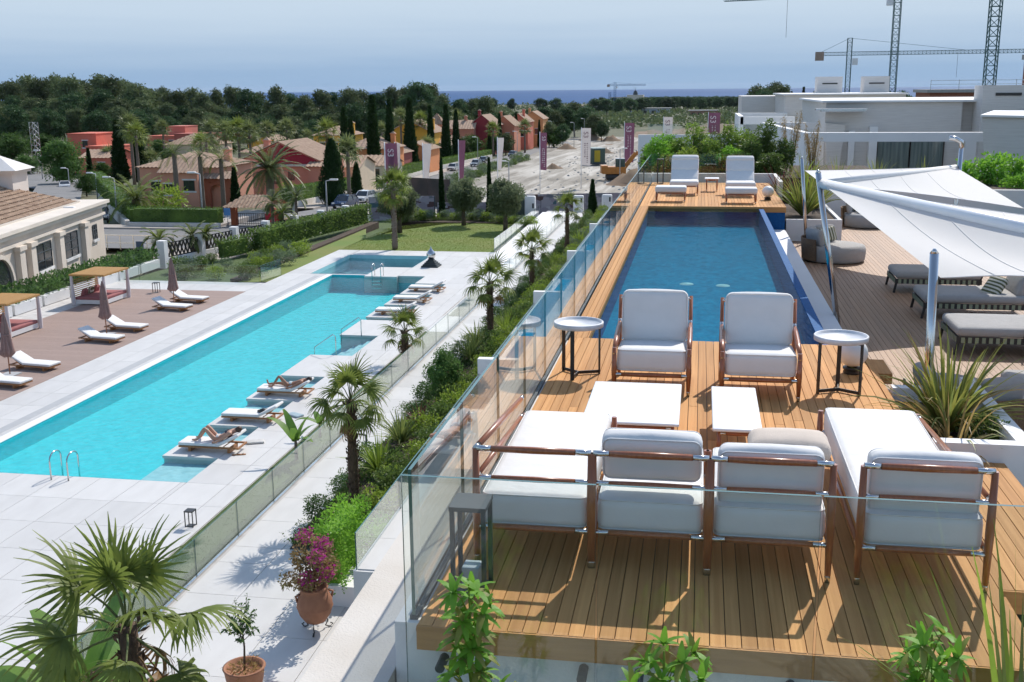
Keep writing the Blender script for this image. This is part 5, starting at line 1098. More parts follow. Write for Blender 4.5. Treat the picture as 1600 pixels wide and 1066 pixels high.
# ================================================================== PEOPLE
def skin_mat(name, c): 
    return mat(name, c, .55, var=.06, vs=6)
M['skin1'] = skin_mat('skin_light', (.50,.27,.18)); M['skin2'] = skin_mat('skin_tan', (.36,.17,.10)); M['hair'] = mat('brown_hair', (.07,.035,.02), .6); M['hair2'] = mat('dark_hair', (.03,.018,.012), .6)
M['swim_w'] = mat('white_swimwear', (.7,.68,.64), .8); M['swim_d'] = mat('dark_swimwear', (.03,.035,.06), .8); M['swim_g'] = mat('grey_shorts', (.18,.20,.24), .8); M['swim_b'] = mat('pale_shorts', (.50,.60,.62), .8)
def person(label, loc, rz, J, sk, hair, swim, top=None, swim_m=None, z=0):
    """J: joints in local space (x from feet to head); one skinned body mesh"""
    t = thing('person', label, 'person', loc, rz); me = bpy.data.meshes.new('body')
    names = list(J); idx = {n: i for i, n in enumerate(names)}
    E_ = [('pelvis','waist'),('waist','chest'),('chest','neck'),('neck','head'),('head','crown')]
    for s in 'lr': E_ += [('pelvis','hip'+s),('hip'+s,'knee'+s),('knee'+s,'ankle'+s),('ankle'+s,'toe'+s),('chest','sho'+s),('sho'+s,'elb'+s),('elb'+s,'wri'+s),('wri'+s,'hand'+s)]
    me.from_pydata([J[n] for n in names], [(idx[a], idx[b]) for a, b in E_], []); me.materials.append(sk)
    rad = {'pelvis':.125,'waist':.105,'chest':.125,'neck':.05,'head':.085,'crown':.075,'hip':.085,'knee':.055,'ankle':.036,'toe':.028,'sho':.055,'elb':.038,'wri':.027,'hand':.035}
    o = put('body', me, t); sm_ = o.modifiers.new('skin', 'SKIN'); sm_.use_smooth_shade = True
    if not me.skin_vertices: pass
    for n, sv in zip(names, me.skin_vertices[0].data):
        k = n if n in rad else n[:-1]; flat = .8 if k in ('pelvis','waist','chest') else 1
        sv.radius = (rad[k], rad[k]*flat); sv.use_root = (n == 'pelvis')
    ss = o.modifiers.new('sub', 'SUBSURF'); ss.levels = 1; ss.render_levels = 2
    h = Vector(J['head']); c = Vector(J['crown']); d = (c-h).normalized()
    m = MB(); m.cushion(tuple(h+d*.05+Vector((0,0,-.015))), (.20,.19,.17), .08, 0, rot=d.to_track_quat('X','Z').to_matrix()); m.build('hair', hair, t)
    p, w_ = Vector(J['pelvis']), Vector(J['waist']); MB().tube([tuple(p.lerp(Vector(J['hipl']).lerp(Vector(J['hipr']),.5),.6)), tuple(p), tuple(p.lerp(w_,.5))], [.145,.15,.128], 14).build('swimwear', swim_m or swim, t)
    if top: cc = Vector(J['chest']); MB().tube([tuple(cc.lerp(w_,.25)), tuple(cc.lerp(Vector(J['neck']),.1))], [.138,.136], 14).build('swim_top', top, t)
    return t
def lying(knees_up, back=27, arms='side'):
    z = .36; c, s = math.cos(R(back)), math.sin(R(back)); b0 = .22
    def bk(d): return (b0+d*c, 0, z+.02+d*s)
    J = {'pelvis': (b0-.02,0,z), 'waist': bk(.16), 'chest': bk(.36), 'neck': bk(.55), 'head': bk(.66), 'crown': bk(.76)}
    for sg, n in ((1,'l'),(-1,'r')):
        ku = knees_up and (n in knees_up); J['hip'+n] = (b0-.10, .10*sg, z)
        J['knee'+n] = (b0-.40, .12*sg, z+.36) if ku else (b0-.50, .13*sg, z+.03); J['ankle'+n] = (b0-.66, .13*sg, z-.02) if ku else (b0-.92, .15*sg, z-.02); J['toe'+n] = (b0-.82, .14*sg, z-.02) if ku else (b0-.98, .18*sg, z+.14)
        q = bk(.50); J['sho'+n] = (q[0], .19*sg, q[2])
        if arms == 'head': e = bk(.66); J['elb'+n] = (e[0], .38*sg, e[2]-.02); e = bk(.78); J['wri'+n] = (e[0], .16*sg, e[2]); J['hand'+n] = (e[0]+.04, .06*sg, e[2])
        else: e = bk(.22); J['elb'+n] = (e[0], .27*sg, e[2]-.04); J['wri'+n] = (b0-.02, .29*sg, z-.03); J['hand'+n] = (b0-.12, .29*sg, z-.03)
    return J
person('woman with brown hair in white bikini bottom lying with raised knees on lounger', (-14.2,29.6,L-.01), 0, lying('lr'), M['skin1'], M['hair'], M['swim_w'], M['swim_d'])
person('man in pale shorts lying flat on the third island lounger', (-14.25,35.75,L-.01), 0, lying('r', 20), M['skin2'], M['hair2'], M['swim_b'])
bn = thing('daybed_bench', 'grey upholstered bench on the middle terrace under the lying person', 'bench', (-4.6, 19.4, -3.9)); MB().box(-.42,-.05,0,.42,1.95,.42).build('bench_base', M['darkgrey'], bn); MB().cushion((0,.95,.45), (.84,1.98,.10), .04, .05).build('bench_pad', M['greyfab'], bn)
person('person in dark swim shorts sunbathing on the middle terrace bench', (-4.6,20.55,-3.67), R(-90), lying('l', 6, 'head'), M['skin2'], M['hair2'], M['swim_g'])
# ================================================================== BUILDINGS
def corr(A, B, C, D, pitch=.42, amp=.09, m='barrel', parent=None, name='tiled_roof', lift=.06, rows=1):
    """barrel-tiled slope: A-B is the eave, D-C the ridge; parallel tile rows clipped at the hips, stepped down the slope"""
    A, B, C, D = map(Vector, (A, B, C, D)); ex = (B-A).normalized(); Ln = (B-A).length; nrm = (B-A).cross(D-A).normalized(); uy = nrm.cross(ex)
    sD, sC, T = (D-A).dot(ex), (C-A).dot(ex), (D-A).dot(uy); n = max(4, int(Ln/pitch)); seg = 4; nu = n*seg; rows = max(1, rows); V = []; F = []
    def tmax(s):
        if s < sD: return T*s/max(sD, 1e-4)
        if s > sC: return T*(Ln-s)/max(Ln-sC, 1e-4)
        return T
    for r_ in range(rows):
        o = len(V)
        for e in (0, 1):
            for i in range(nu+1):
                s = Ln*i/nu; t = min(tmax(s), T*(r_+e)/rows); ph = (i % seg)/seg
                V.append(A + ex*s + uy*t + nrm*(lift + (.05 if e == 0 and rows > 1 else 0) + amp*abs(math.sin(math.pi*ph))**.8))
        w = nu+1
        F += [(o+i, o+i+1, o+w+i+1, o+w+i) for i in range(nu) if max(tmax(Ln*i/nu), tmax(Ln*(i+1)/nu)) > T*r_/rows+1e-4]
    return MB().add(V, F, 0, False).build(name, M[m], parent)
PAINT = {}
def paint(c):
    k = tuple(c)
    if k not in PAINT: PAINT[k] = mat('render_paint', c, .9, var=.07, vs=.6, bump=.1, bs=30)
    return PAINT[k]
def window(parent, x, z, w, h, y, fr='frame_d', surround=None, arch=False, glassm='pane'):
    f = MB().box(x-w/2-.05,y-.05,z-.05,x+w/2+.05,y-.005,z).box(x-w/2-.05,y-.05,z+h,x+w/2+.05,y-.005,z+h+.05).box(x-w/2-.05,y-.05,z,x-w/2,y-.005,z+h).box(x+w/2,y-.05,z,x+w/2+.05,y-.005,z+h).box(x-.025,y-.045,z,x+.025,y-.006,z+h).build('window', M[fr], parent)
    MB().box(x-w/2,y-.02,z,x+w/2,y-.004,z+h).build('pane', M[glassm], f)
    if surround: MB().box(x-w/2-.22,y-.03,z-.25,x+w/2+.22,y-.001,z-.07).box(x-w/2-.22,y-.03,z+h+.07,x+w/2+.22,y-.001,z+h+.22).build('surround', M[surround], f)
def villa(label, x0, x1, y, d, eave, ridge, c, roof='hipx', wins=(), chim=(), roofm='barrel', over=.35, c2=None, gable=None, rows=1, amp=.09, pitch=.45, rz=0, z0=None, cat='house'):
    zb = g(y) if z0 is None else z0; w = x1-x0; t = thing('villa', label, cat, (x0, y, zb), rz, group='tiled villas behind the street hedge'); e, r_ = eave-zb, ridge-zb
    wl_ = MB().box(0,0,-.8,w,d,e)
    if roof == 'gabley': wl_.add([(0,0,e),(w,0,e),(w/2,0,r_),(0,d,e),(w,d,e),(w/2,d,r_)], [(0,1,2),(4,3,5)])
    if roof == 'gablex': wl_.add([(0,0,e),(0,d,e),(0,d/2,r_),(w,0,e),(w,d,e),(w,d/2,r_)], [(1,0,2),(3,4,5)])
    wl_.build('wall', paint(c), t); o = over; kw = dict(parent=t, m=roofm, rows=rows, amp=amp, pitch=pitch)
    dzx = (r_-e)
    if roof == 'gabley':
        k = o*dzx/(w/2); corr((-o,d+o,e-k),(-o,-o,e-k),(w/2,-o,r_),(w/2,d+o,r_), **kw); corr((w+o,-o,e-k),(w+o,d+o,e-k),(w/2,d+o,r_),(w/2,-o,r_), **kw)
    elif roof == 'gablex':
        k = o*dzx/(d/2); corr((-o,-o,e-k),(w+o,-o,e-k),(w+o,d/2,r_),(-o,d/2,r_), **kw); corr((w+o,d+o,e-k),(-o,d+o,e-k),(-o,d/2,r_),(w+o,d/2,r_), **kw)
    elif roof == 'hipx':
        h = min(w, d)/2; p, q = (h, d/2, r_), (w-h, d/2, r_)
        if w < d: p, q = (w/2, h, r_), (w/2, d-h, r_)
        if w >= d: corr((-o,-o,e),(w+o,-o,e),q,p, **kw); corr((w+o,d+o,e),(-o,d+o,e),p,q, **kw); corr((-o,d+o,e),(-o,-o,e),p,p, **kw); corr((w+o,-o,e),(w+o,d+o,e),q,q, **kw)
        else: corr((-o,-o,e),(w+o,-o,e),p,p, **kw); corr((w+o,d+o,e),(-o,d+o,e),q,q, **kw); corr((-o,d+o,e),(-o,-o,e),p,q, **kw); corr((w+o,-o,e),(w+o,d+o,e),q,p, **kw)
    elif roof == 'flat': MB().box(-.1,-.1,e,w+.1,d+.1,e+.12).box(.2,.2,e+.12,w-.2,d-.2,e+.14).build('parapet', paint(tuple(q*.95 for q in c)), t)
    for wx, wz, ww, wh in wins: window(t, wx*w, wz, ww, wh, 0, surround='frame_w' if ww > .8 else None)
    for cx, cy, ch in chim:
        cb = MB().box(cx*w-.35,cy*d-.35,e,cx*w+.35,cy*d+.35,r_+ch).box(cx*w-.45,cy*d-.45,r_+ch,cx*w+.45,cy*d+.45,r_+ch+.12).build('chimney', paint(c), t)
        MB().add([(cx*w-.42,cy*d-.42,r_+ch+.12),(cx*w+.42,cy*d-.42,r_+ch+.12),(cx*w+.42,cy*d+.42,r_+ch+.12),(cx*w-.42,cy*d+.42,r_+ch+.12),(cx*w,cy*d,r_+ch+.5)], [(0,1,4),(1,2,4),(2,3,4),(3,0,4)]).build('chimney_cap', M['barrel'], cb)
    return t
PK, RDc, MAR, YEL, ORG, CRM, TER = (.72,.33,.22), (.42,.17,.125), (.34,.025,.042), (.74,.40,.055), (.68,.26,.10), (.68,.54,.38), (.66,.17,.11)
v1 = villa('pink villa with tiled hip roof and two dark windows behind the corner hedge', -61.0, -51.6, 114, 9, -4.9, -3.4, PK, 'hipx', [], [(.9,.5,.2)])
MB().box(3.4,-1.8,-.5,7.6,0,3.75).build('front_bay', paint(PK), v1)
corr((3.1,-2.2,3.7),(7.9,-2.2,3.7),(7.9,.8,5.2),(3.1,.8,5.2), parent=v1, name='bay_roof')
for wx, wz in ((4.3,1.5),(6.6,1.9)): window(v1, wx, wz, 1.15, 1.0, -1.8, surround='frame_w')
window(v1, 1.8, 1.6, 1.0, 1.0, 0, surround='frame_w')
arch = MB(); ax_ = 9.2
for k in range(12): a0_, a1_ = math.pi*k/12, math.pi*(k+1)/12; arch.add([(ax_+.8*math.cos(a0_),-.6,1.6+.8*math.sin(a0_)),(ax_+.8*math.cos(a1_),-.6,1.6+.8*math.sin(a1_)),(ax_+1.25*math.cos(a1_),-.6,1.6+1.25*math.sin(a1_)),(ax_+1.25*math.cos(a0_),-.6,1.6+1.25*math.sin(a0_))], [(0,1,2,3)])
arch.box(7.7,-.62,-.5,8.4,-.2,2.85).box(10.0,-.62,-.5,10.9,-.2,2.85).box(7.7,-.58,2.7,10.9,-.2,3.1); arch.build('arched_porch', paint((.42,.13,.07)), v1)
corr((7.6,-1.1,3.0),(11.0,-1.1,3.0),(11.0,.4,3.7),(7.6,.4,3.7), parent=v1, name='porch_roof')
SAL = (.70,.29,.20)
v2 = villa('salmon villa with a broad maroon gable panel and tiled roof', -57.6, -47.4, 134, 10, -5.26, -3.05, SAL, 'gabley', [(.64,2.3,.7,.9),(.45,1.8,.7,.8)], [(.30,.12,.1)])
MB().add([(2.2,-.06,4.3),(9.9,-.06,4.3),(9.95,-.06,4.75),(5.1,-.06,6.8),(2.2,-.06,5.6)], [(0,1,2,3,4)]).build('gable_panel', paint(MAR), v2)
MB().box(2.0,-.45,4.0,10.2,-.07,4.25).build('string_course', M['ledge'], v2); MB().box(-5.4,.3,-.8,-.01,9.5,3.0).build('left_wing', paint(SAL), v2); corr((-5.8,9.8,2.75),(-5.8,-.1,2.75),(-.1,-.1,4.9),(-.1,9.8,4.9), parent=v2, name='wing_roof')
MB().box(9.3,-1.5,-.5,11.2,-.01,4.0).build('side_wing', paint(SAL), v2); corr((9.0,-1.9,4.0),(11.5,-1.9,4.0),(11.5,.0,4.5),(9.0,.0,4.5), parent=v2, name='side_wing_roof')
VL = [('beige house behind the dark wide conifer', -51.0,-46.0,146,8,-7.0,-5.9,CRM,'gablex',[(.5,1.4,.9,1.6)],[]),
 ('yellow house high in the middle with tiled hip roof', -76.5,-69.0,214,9,-5.6,-3.9,YEL,'hipx',[(.25,3.6,1.0,1.4),(.6,3.6,1.0,1.4)],[(.95,.4,.6)]),
 ('orange house with hip roof left of the tallest cypress', -56.5,-49.0,172,9,-6.0,-4.1,ORG,'hipx',[(.75,3.2,1.0,1.2)],[(.9,.6,.3)]),
 ('off white house with tall dark window by the tallest cypress', -52.5,-45.3,158,8,-7.6,-6.4,(.55,.50,.42),'gablex',[(.75,.9,1.0,2.0)],[]),
 ('small dark red house right of the tallest cypress', -56.5,-50.5,184,8,-7.3,-5.8,(.33,.085,.07),'gabley',[(.3,1.2,.9,1.8)],[]),
 ('tall yellow house with gable behind the purple flag', -66.8,-57.0,234,10,-5.8,-3.3,YEL,'gabley',[(.45,4.6,1.0,1.2)],[(.9,.5,.2)]),
 ('low orange house right behind the purple flag', -54.5,-48.8,198,8,-7.4,-6.1,ORG,'gabley',[(.35,1.4,1.0,2.2)],[]),
 ('pale house with dark window below the pink turret', -60.5,-54.5,240,8,-8.2,-6.8,CRM,'gablex',[(.6,1.6,1.1,1.6)],[]),
 ('ochre house between white flag and pink turret', -66.0,-60.0,252,8,-6.4,-4.6,YEL,'gabley',[(.5,3.2,1.0,1.3)],[]),
 ('pink turret with pointed tiled roof among the villas', -67.0,-63.6,272,3.4,-5.3,-2.6,PK,'hipx',[(.4,4.6,.6,1.0),(.75,4.6,.6,1.0)],[]),
 ('salmon house with grey window left of the maroon wall', -66.0,-58.5,286,9,-6.8,-4.8,(.50,.22,.15),'gablex',[(.72,2.4,1.6,1.7)],[(.6,.5,1.0)]),
 ('tall house with plain maroon gable wall facing the road', -60.2,-53.6,289,12,-6.0,-3.4,(.27,.035,.045),'gabley',[],[(.3,.3,1.0)]),
 ('cream and pink row house, first of the far terrace', -56.5,-50.5,302,11,-6.5,-4.0,(.56,.22,.13),'gabley',[(.3,3.4,.9,1.5),(.7,3.4,.9,1.5),(.5,.8,1.0,1.8)],[(.3,.3,1.0)]),
 ('pink row house, second of the far terrace', -55.5,-49.8,322,11,-6.1,-3.8,TER,'gabley',[(.3,3.6,.9,1.5),(.7,3.6,.9,1.5)],[(.7,.3,1.0)]),
 ('yellow fronted row house, last of the far terrace', -54.8,-48.2,342,11,-5.8,-3.6,(.62,.31,.13),'gabley',[(.3,3.8,.9,1.5),(.7,3.8,.9,1.5)],[(.3,.3,.8)]),
 ('flat roofed coral block at the far left', -121.5,-115.5,200,8,-4.6,-4.2,TER,'flat',[(.6,4.6,1.0,1.2)],[]),
 ('stepped coral block below it with pale dome edge', -115.5,-109.5,196,8,-6.8,-6.3,TER,'flat',[(.5,2.5,1.2,1.4)],[]),
 ('coral house with small tiled roofs by the side street', -112.2,-105.2,188,8,-8.4,-7.2,TER,'gablex',[(.6,.6,1.2,1.6)],[]),
 ('long low coral block before the wood', -150.0,-136.0,286,9,-8.6,-8.2,TER,'flat',[(.2,2.0,1.2,1.4),(.5,2.0,1.2,1.4),(.8,2.0,1.2,1.4)],[]),
 ('coral tower block before the wood', -147.2,-141.6,292,8,-6.2,-5.8,(.56,.19,.14),'flat',[],[]),
 ('deep coral block with glazed rooftop lantern', -139.0,-129.5,280,9,-7.8,-7.3,(.45,.12,.09),'flat',[(.3,2.2,1.4,1.4)],[]),
 ('house with grey hip roof behind the pink villa', -126.5,-114.0,250,10,-9.2,-6.7,CRM,'hipx',[],[]),
 ('ochre gable house behind the queen palms', -98.0,-90.0,232,8,-8.2,-6.4,YEL,'gabley',[],[]),
 ('tiled house among the palms behind the phoenix', -82.0,-72.0,190,9,-7.6,-5.8,CRM,'hipx',[(.5,2.0,1.0,1.2)],[]),
 ('low tiled house left of the yellow house', -72.0,-63.0,178,9,-8.0,-6.2,(.50,.30,.2),'hipx',[],[]),
 ('low salmon tiled house in front of the tallest cypress row', -62.0,-55.5,182,9,-8.0,-6.4,(.52,.27,.19),'gablex',[],[(.5,.5,.3)])]
for k, (lab, x0, x1, y, d, ev, rg, c, rf, wn_, ch) in enumerate(VL):
    villa(lab, x0, x1, y, d, ev, rg, c, rf, wn_, ch, pitch=.7, amp=.12, roofm='barrel' if k % 3 else 'barrel2')
# sandstone corner wall, gate house
cw = thing('garden_wall', 'low sandstone wall under the clipped corner hedge', 'wall'); MB().box(-46.3,83.9,-8,-38.4,84.35,-7.2).build('wall', M['ledge'], cw); MB().bar((-46.6,84.4,-7.9),(-73,126,-9.6),.35,1.6).build('side_wall', M['ledge'], cw)
gh = thing('gate_house', 'small gate shelter with brown tiled roof on orange pillars', 'gate shelter', (-38.2, 86.2, -7.6))
for a in (.2, 3.6): MB().box(a-.22,-.22,0,a+.22,.22,1.5).build('pillar', paint((.42,.12,.05)), gh)
corr((-.5,-.8,1.45),(4.2,-.8,1.45),(3.0,.9,2.35),(.8,.9,2.35), parent=gh, m='barrel2', pitch=.3); corr((4.2,2.6,1.45),(-.5,2.6,1.45),(.8,.9,2.35),(3.0,.9,2.35), parent=gh, m='barrel2', pitch=.3)
gm = MB()
for k in range(16): gm.bar((.5+k*.19,.1,0),(.5+k*.19,.1,1.0),.03)
gm.bar((.45,.1,.15),(3.35,.1,.15),.04).bar((.45,.1,.97),(3.35,.1,.97),.04); gm.build('iron_gate', M['black'], gh)
# cream building on the left
cb = thing('cream_building', 'cream neoclassical building with tiled hip roof and pilasters at the left edge', 'building', (-38.6, 66.8, -7.6), R(103))   # local -x runs along its front towards the camera
wl_ = MB().box(-26,0,-.5,0,14,3.55); wl_.build('wall', paint((.68,.585,.49)), cb)
MB().box(-26.1,-.25,3.55,.25,14.1,3.80).box(-26.1,-.14,3.05,.14,0,3.2).box(-26.1,-.40,3.80,.40,14.2,4.0).build('cornice', paint((.72,.64,.55)), cb)
for k, a in enumerate((-4.4,-8.9,-13.4,-15.0,-20)):
    MB().box(a-.35,-.30,-.4,a+.35,-.01,3.0).box(a-.48,-.38,2.8,a+.48,-.01,3.04).build('pilaster', paint((.70,.61,.52)), cb)
def grid_window(parent, x, z, w, h, nx=2, nz=3):
    f = MB().box(x-w/2-.12,-.12,z-.18,x+w/2+.12,-.005,z-.02).box(x-w/2-.06,-.06,z-.02,x+w/2+.06,-.004,z).build('window', M['frame_w'], parent)
    MB().box(x-w/2,-.03,z,x+w/2,-.003,z+h).build('pane', M['pane'], f); m = MB()
    for k in range(nx+1): m.box(x-w/2+w*k/nx-.03,-.06,z,x-w/2+w*k/nx+.03,-.031,z+h)
    for k in range(nz+1): m.box(x-w/2,-.065,z+h*k/nz-.025,x+w/2,-.032,z+h*k/nz+.025)
    m.build('glazing_bar', M['darkgrey'], f)
for x, z, w, h in ((-6.6,1.25,2.3,1.45),(-11.2,1.25,2.3,1.45),(-2.0,1.7,.8,.9),(-6.6,-.75,2.3,1.1),(-11.2,-.75,2.3,1.1)): grid_window(cb, x, z, w, h)
av = [(-17.6+1.5*math.cos(math.pi*k/14), -.03, 1.2+1.5*math.sin(math.pi*k/14)) for k in range(15)]
MB().add(av+[(-19.1,-.03,.2),(-16.1,-.03,.2)], [tuple(range(15))+(15,16)]).build('arched_window', M['pane'], cb)
am = MB()
for k in range(14): a, b = math.pi*k/14, math.pi*(k+1)/14; am.bar((-17.6+1.62*math.cos(a),-.08,1.2+1.62*math.sin(a)),(-17.6+1.62*math.cos(b),-.08,1.2+1.62*math.sin(b)),.22,.16,up=(0,1,0))
am.build('arch_moulding', paint((.70,.61,.52)), cb)
for A, B, C, D in (((-25.6,1.0,4.0),(-1.6,1.0,4.0),(-7.5,7,6.3),(-19.5,7,6.3)),((-1.6,13,4.0),(-25.6,13,4.0),(-19.5,7,6.3),(-7.5,7,6.3)),((-1.6,1.0,4.0),(-1.6,13,4.0),(-7.5,7,6.3),(-7.5,7,6.3)),((-25.6,13,4.0),(-25.6,1,4.0),(-19.5,7,6.3),(-19.5,7,6.3))):
    corr(A, B, C, D, .30, .06, 'barrel2', cb, rows=16, lift=.03)
MB().box(-25.7,.9,3.95,-1.5,1.0,4.1).box(-1.6,.9,3.95,-1.5,13.1,4.1).build('roof_gutter', paint((.60,.54,.47)), cb)
tw_ = MB().box(-5.1,3.6,4.3,-2.6,6.1,6.1).box(-5.3,3.4,6.1,-2.4,6.3,6.3).build('roof_lantern', paint((.68,.61,.56)), cb)
MB().add([(-5.5,3.2,6.3),(-2.2,3.2,6.3),(-2.2,6.5,6.3),(-5.5,6.5,6.3),(-3.85,4.85,7.2)], [(0,1,4),(1,2,4),(2,3,4),(3,0,4)]).build('lantern_cap', paint((.72,.69,.66)), tw_)
# modern stone villas on the right
mv = thing('modern_villa', 'long pale stone villa with big sliding window and white pergola frame at right', 'villa')
MB().box(6.3,60,-5,13.0,74,2.42).box(13.0,60.6,-5,26,74,2.40).build('stone_wall', M['stone'], mv); MB().box(6.1,59.8,2.42,26.2,74.2,2.52).build('roof_edge', M['whitewall'], mv)
MB().box(13.6,58.6,-5,15.9,60.4,3.22).build('stone_chimney', M['stone'], mv); MB().box(14.2,58.55,2.72,15.4,58.62,2.86).build('chimney_slot', M['black'], mv)
MB().box(16.8,62,2.4,19,64,3.2).build('stone_chimney', M['stone'], mv)
MB().box(6.0,59.2,1.98,8.2,59.85,2.06).box(5.7,58.8,2.06,8.2,59.3,2.14).build('skylight_edge', M['steel'], mv)
MB().box(4.95,56,.62,13.2,56.5,1.05).box(12.4,56,-3,12.9,56.5,.62).build('pergola_beam', M['whitewall'], mv)
MB().add([(3.3,64,-3),(4.95,56,-3),(5.25,56.1,-3),(3.6,64.1,-3),(3.3,64,1.3),(4.95,56,1.05),(5.25,56.1,1.05),(3.6,64.1,1.3)], [(0,1,5,4),(4,5,6,7),(1,2,6,5),(2,3,7,6)]).build('pergola_wall', M['whitewall'], mv)
MB().box(3.6,64,.95,6.3,64.4,1.3).build('pergola_beam', M['whitewall'], mv)
for a, b in ((9.0,10.55),(10.62,12.2)):
    f = MB().box(a-.06,59.9,-2.2,a,59.99,.55).box(b,59.9,-2.2,b+.06,59.99,.55).box(a,59.9,.5,b,59.99,.56).build('sliding_window', M['frame_d'], mv); MB().box(a,59.93,-2.2,b,59.985,.5).build('pane', mat('curtained_glass', (.20,.24,.22), .12, c2=(.09,.12,.11), vs=1.2, stretch=(6,1,.3)), f)
MB().add([(6.3,59.7,1.4),(7.3,59.7,1.3),(6.9,59.7,-3),(6.6,59.7,-3),(6.3,60,1.4),(7.3,60,1.3),(6.9,60,-3),(6.6,60,-3)], [(0,3,2,1),(0,4,7,3),(1,2,6,5)]).build('slanted_pier', M['stone'], mv); MB().box(7.5,59.75,-3,7.8,59.98,1.0).box(8.5,59.6,-3,8.9,59.98,1.2).build('pier', M['whitewall'], mv)
mv2 = thing('modern_villa', 'pale stone villa with white terrace frame farther behind', 'villa'); MB().box(6.2,88,-6,15,100,2.6).box(3.4,100,-6,8,110,2.45).build('stone_wall', M['stone'], mv2)
MB().box(6.0,87.8,2.6,15.2,100,2.7).build('roof_edge', M['whitewall'], mv2); MB().box(2.6,78,.75,6.2,78.4,1.25).box(2.5,78,-3,2.8,88,1.30).box(2.6,87.6,.9,6.4,88,1.3).box(4.2,77.9,-4,6.2,78.3,.5).build('terrace_frame', M['whitewall'], mv2)
for a in (9.3, 13.0): MB().box(a,96,2.6,a+2.0,98,4.0).build('chimney', M['stone'], mv2); 
MB().box(9.7,95.95,3.4,10.9,96.02,3.5).box(13.4,95.95,3.4,14.6,96.02,3.5).build('chimney_slot', M['black'], mv2)
mv3 = thing('modern_villa', 'slanting grey stone house corner cut by the right picture edge', 'villa')
MB().add([(10.5,45,2.05),(16,43.5,1.95),(18,55,1.95),(13.4,55,2.0),(11.2,45,-4),(16,43.5,-4),(18,55,-4),(13.8,55,-4)], [(0,4,5,1),(0,1,2,3),(0,3,7,4)]).build('stone_wall', M['stone'], mv3)
MB().add([(10.4,44.9,2.06),(16,43.4,1.96),(18,55,1.96),(13.3,55,2.01),(10.4,44.9,2.14),(16,43.4,2.04),(18,55,2.04),(13.3,55,2.09)], [(4,5,6,7),(0,1,5,4),(3,0,4,7)]).build('roof_edge', M['whitewall'], mv3)
MB().add([(11.75,44.62,.35),(16,43.4,-.1),(16,43.4,-4),(11.95,44.56,-4)], [(0,3,2,1)]).build('recess', M['concrete'], mv3)
bw = thing('boundary_wall', 'long white boundary wall with black poles behind the roof planting', 'wall'); MB().box(-4.2,76,-8,6,76.3,.15).build('wall', M['whitewall'], bw)
for x in (-2.0, 1.3): MB().bar((x,75.9,-1.4),(x,75.9,0),.06).bar((x,75.9,0),(x+.2,75.9,0),.06).bar((x+.2,75.9,0),(x+.2,75.9,-1.4),.06).build('wall_bracket', M['black'], bw)
run('glass screen on top of the white boundary wall', 'glass_balustrade', (-3.6,76.15,0), (5.5,76.15,0), .15, .85, 2.2, .02, 'glass_far')
bk = thing('brick_building', 'unfinished red brick and concrete block behind the right villa', 'building', (42, 190, g(190)))
MB().box(-6,0,0,30,12,13.6).build('brick_wall', M['brick'], bk); MB().box(-6.5,-.6,13.6,30,12,14.1).box(-6.5,-.6,10.2,30,0,10.7).build('concrete_slab', M['concrete'], bk); MB().box(11,4,14.1,30,12,19.5).build('upper_storey', M['brick'], bk); MB().box(12,3.9,15.2,16,3.99,18.2).box(18,3.9,15.2,24,3.99,18.2).build('dark_opening', M['pane'], bk); MB().box(10.6,3.6,18.8,30,12,19.6).build('roof_slab', M['concrete'], bk)
sm = MB()
for k in range(9): sm.bar((-6+4.3*k,-.4,14.1),(-6+4.3*k,-.4,15.6),.1); 
sm.bar((-6,-.4,15.5),(30,-.4,15.5),.1).bar((-6,-.4,14.9),(30,-.4,14.9),.08).build('scaffold_rail', M['steel'], bk)
hl = thing('hotel', 'hazy stepped apartment hotel far off at the right on the skyline', 'building', (150, 760, -20)); 
for k in range(5): MB().box(-3*0+2*k,0,3.6*k,52-2*k,18,3.6*k+3.2).build('storey', M['concrete'], hl)
fv = thing('white_mansion', 'pale mansion with small dark cupola near the coast, left of the dark pines', 'building', (-105, 1500, -23))
MB().box(0,0,0,34,20,12).box(6,2,12,28,18,17).box(24,-4,0,60,14,7).build('wall', paint((.62,.55,.46)), fv); MB().lathe([(3,17),(3,19),(2.2,21.5),(.3,23),(.1,27)], 12, (17,8,0)).build('cupola', M['darkgrey'], fv)
wm = MB()
for k in range(7):
    for j in range(3): wm.box(2+4.6*k,-.1,1.5+3.6*j,4.2+4.6*k,-.02,3.7+3.6*j)
wm.build('windows', M['pane'], fv)
for k, (x, y, w, h, lab) in enumerate(((-140,1250,40,5,'low pale shed left of the far mansion'),(-60,950,34,6,'grey greenhouse roof right of the far mansion'),(-100,1050,26,9,'unfinished concrete frame below the far mansion'),(-10,880,22,5,'brown roofed house on the far brown slope'),(-150,1850,60,12,'white coastal building beside the far crane'),(30,900,30,4,'flat roofed house above the earth mound'))):
    t = thing('distant_building', lab, 'building', (x, y, g(y)-1)); MB().box(0,0,0,w,14,h).build('wall', paint(((.5,.5,.5),(.42,.45,.48),(.36,.35,.33),(.35,.2,.14),(.7,.68,.66),(.5,.45,.4))[k]), t); MB().box(-.6,-.6,h,w+.6,14.6,h+.6).build('roof', M['concrete' if k % 2 else 'barrel2'], t)
    for q in range(4): MB().box(w*(.1+.22*q),-.15,h*.35,w*(.2+.22*q),-.02,h*.75).build('window', M['pane'], t)
rng = np.random.default_rng(77); fps = []
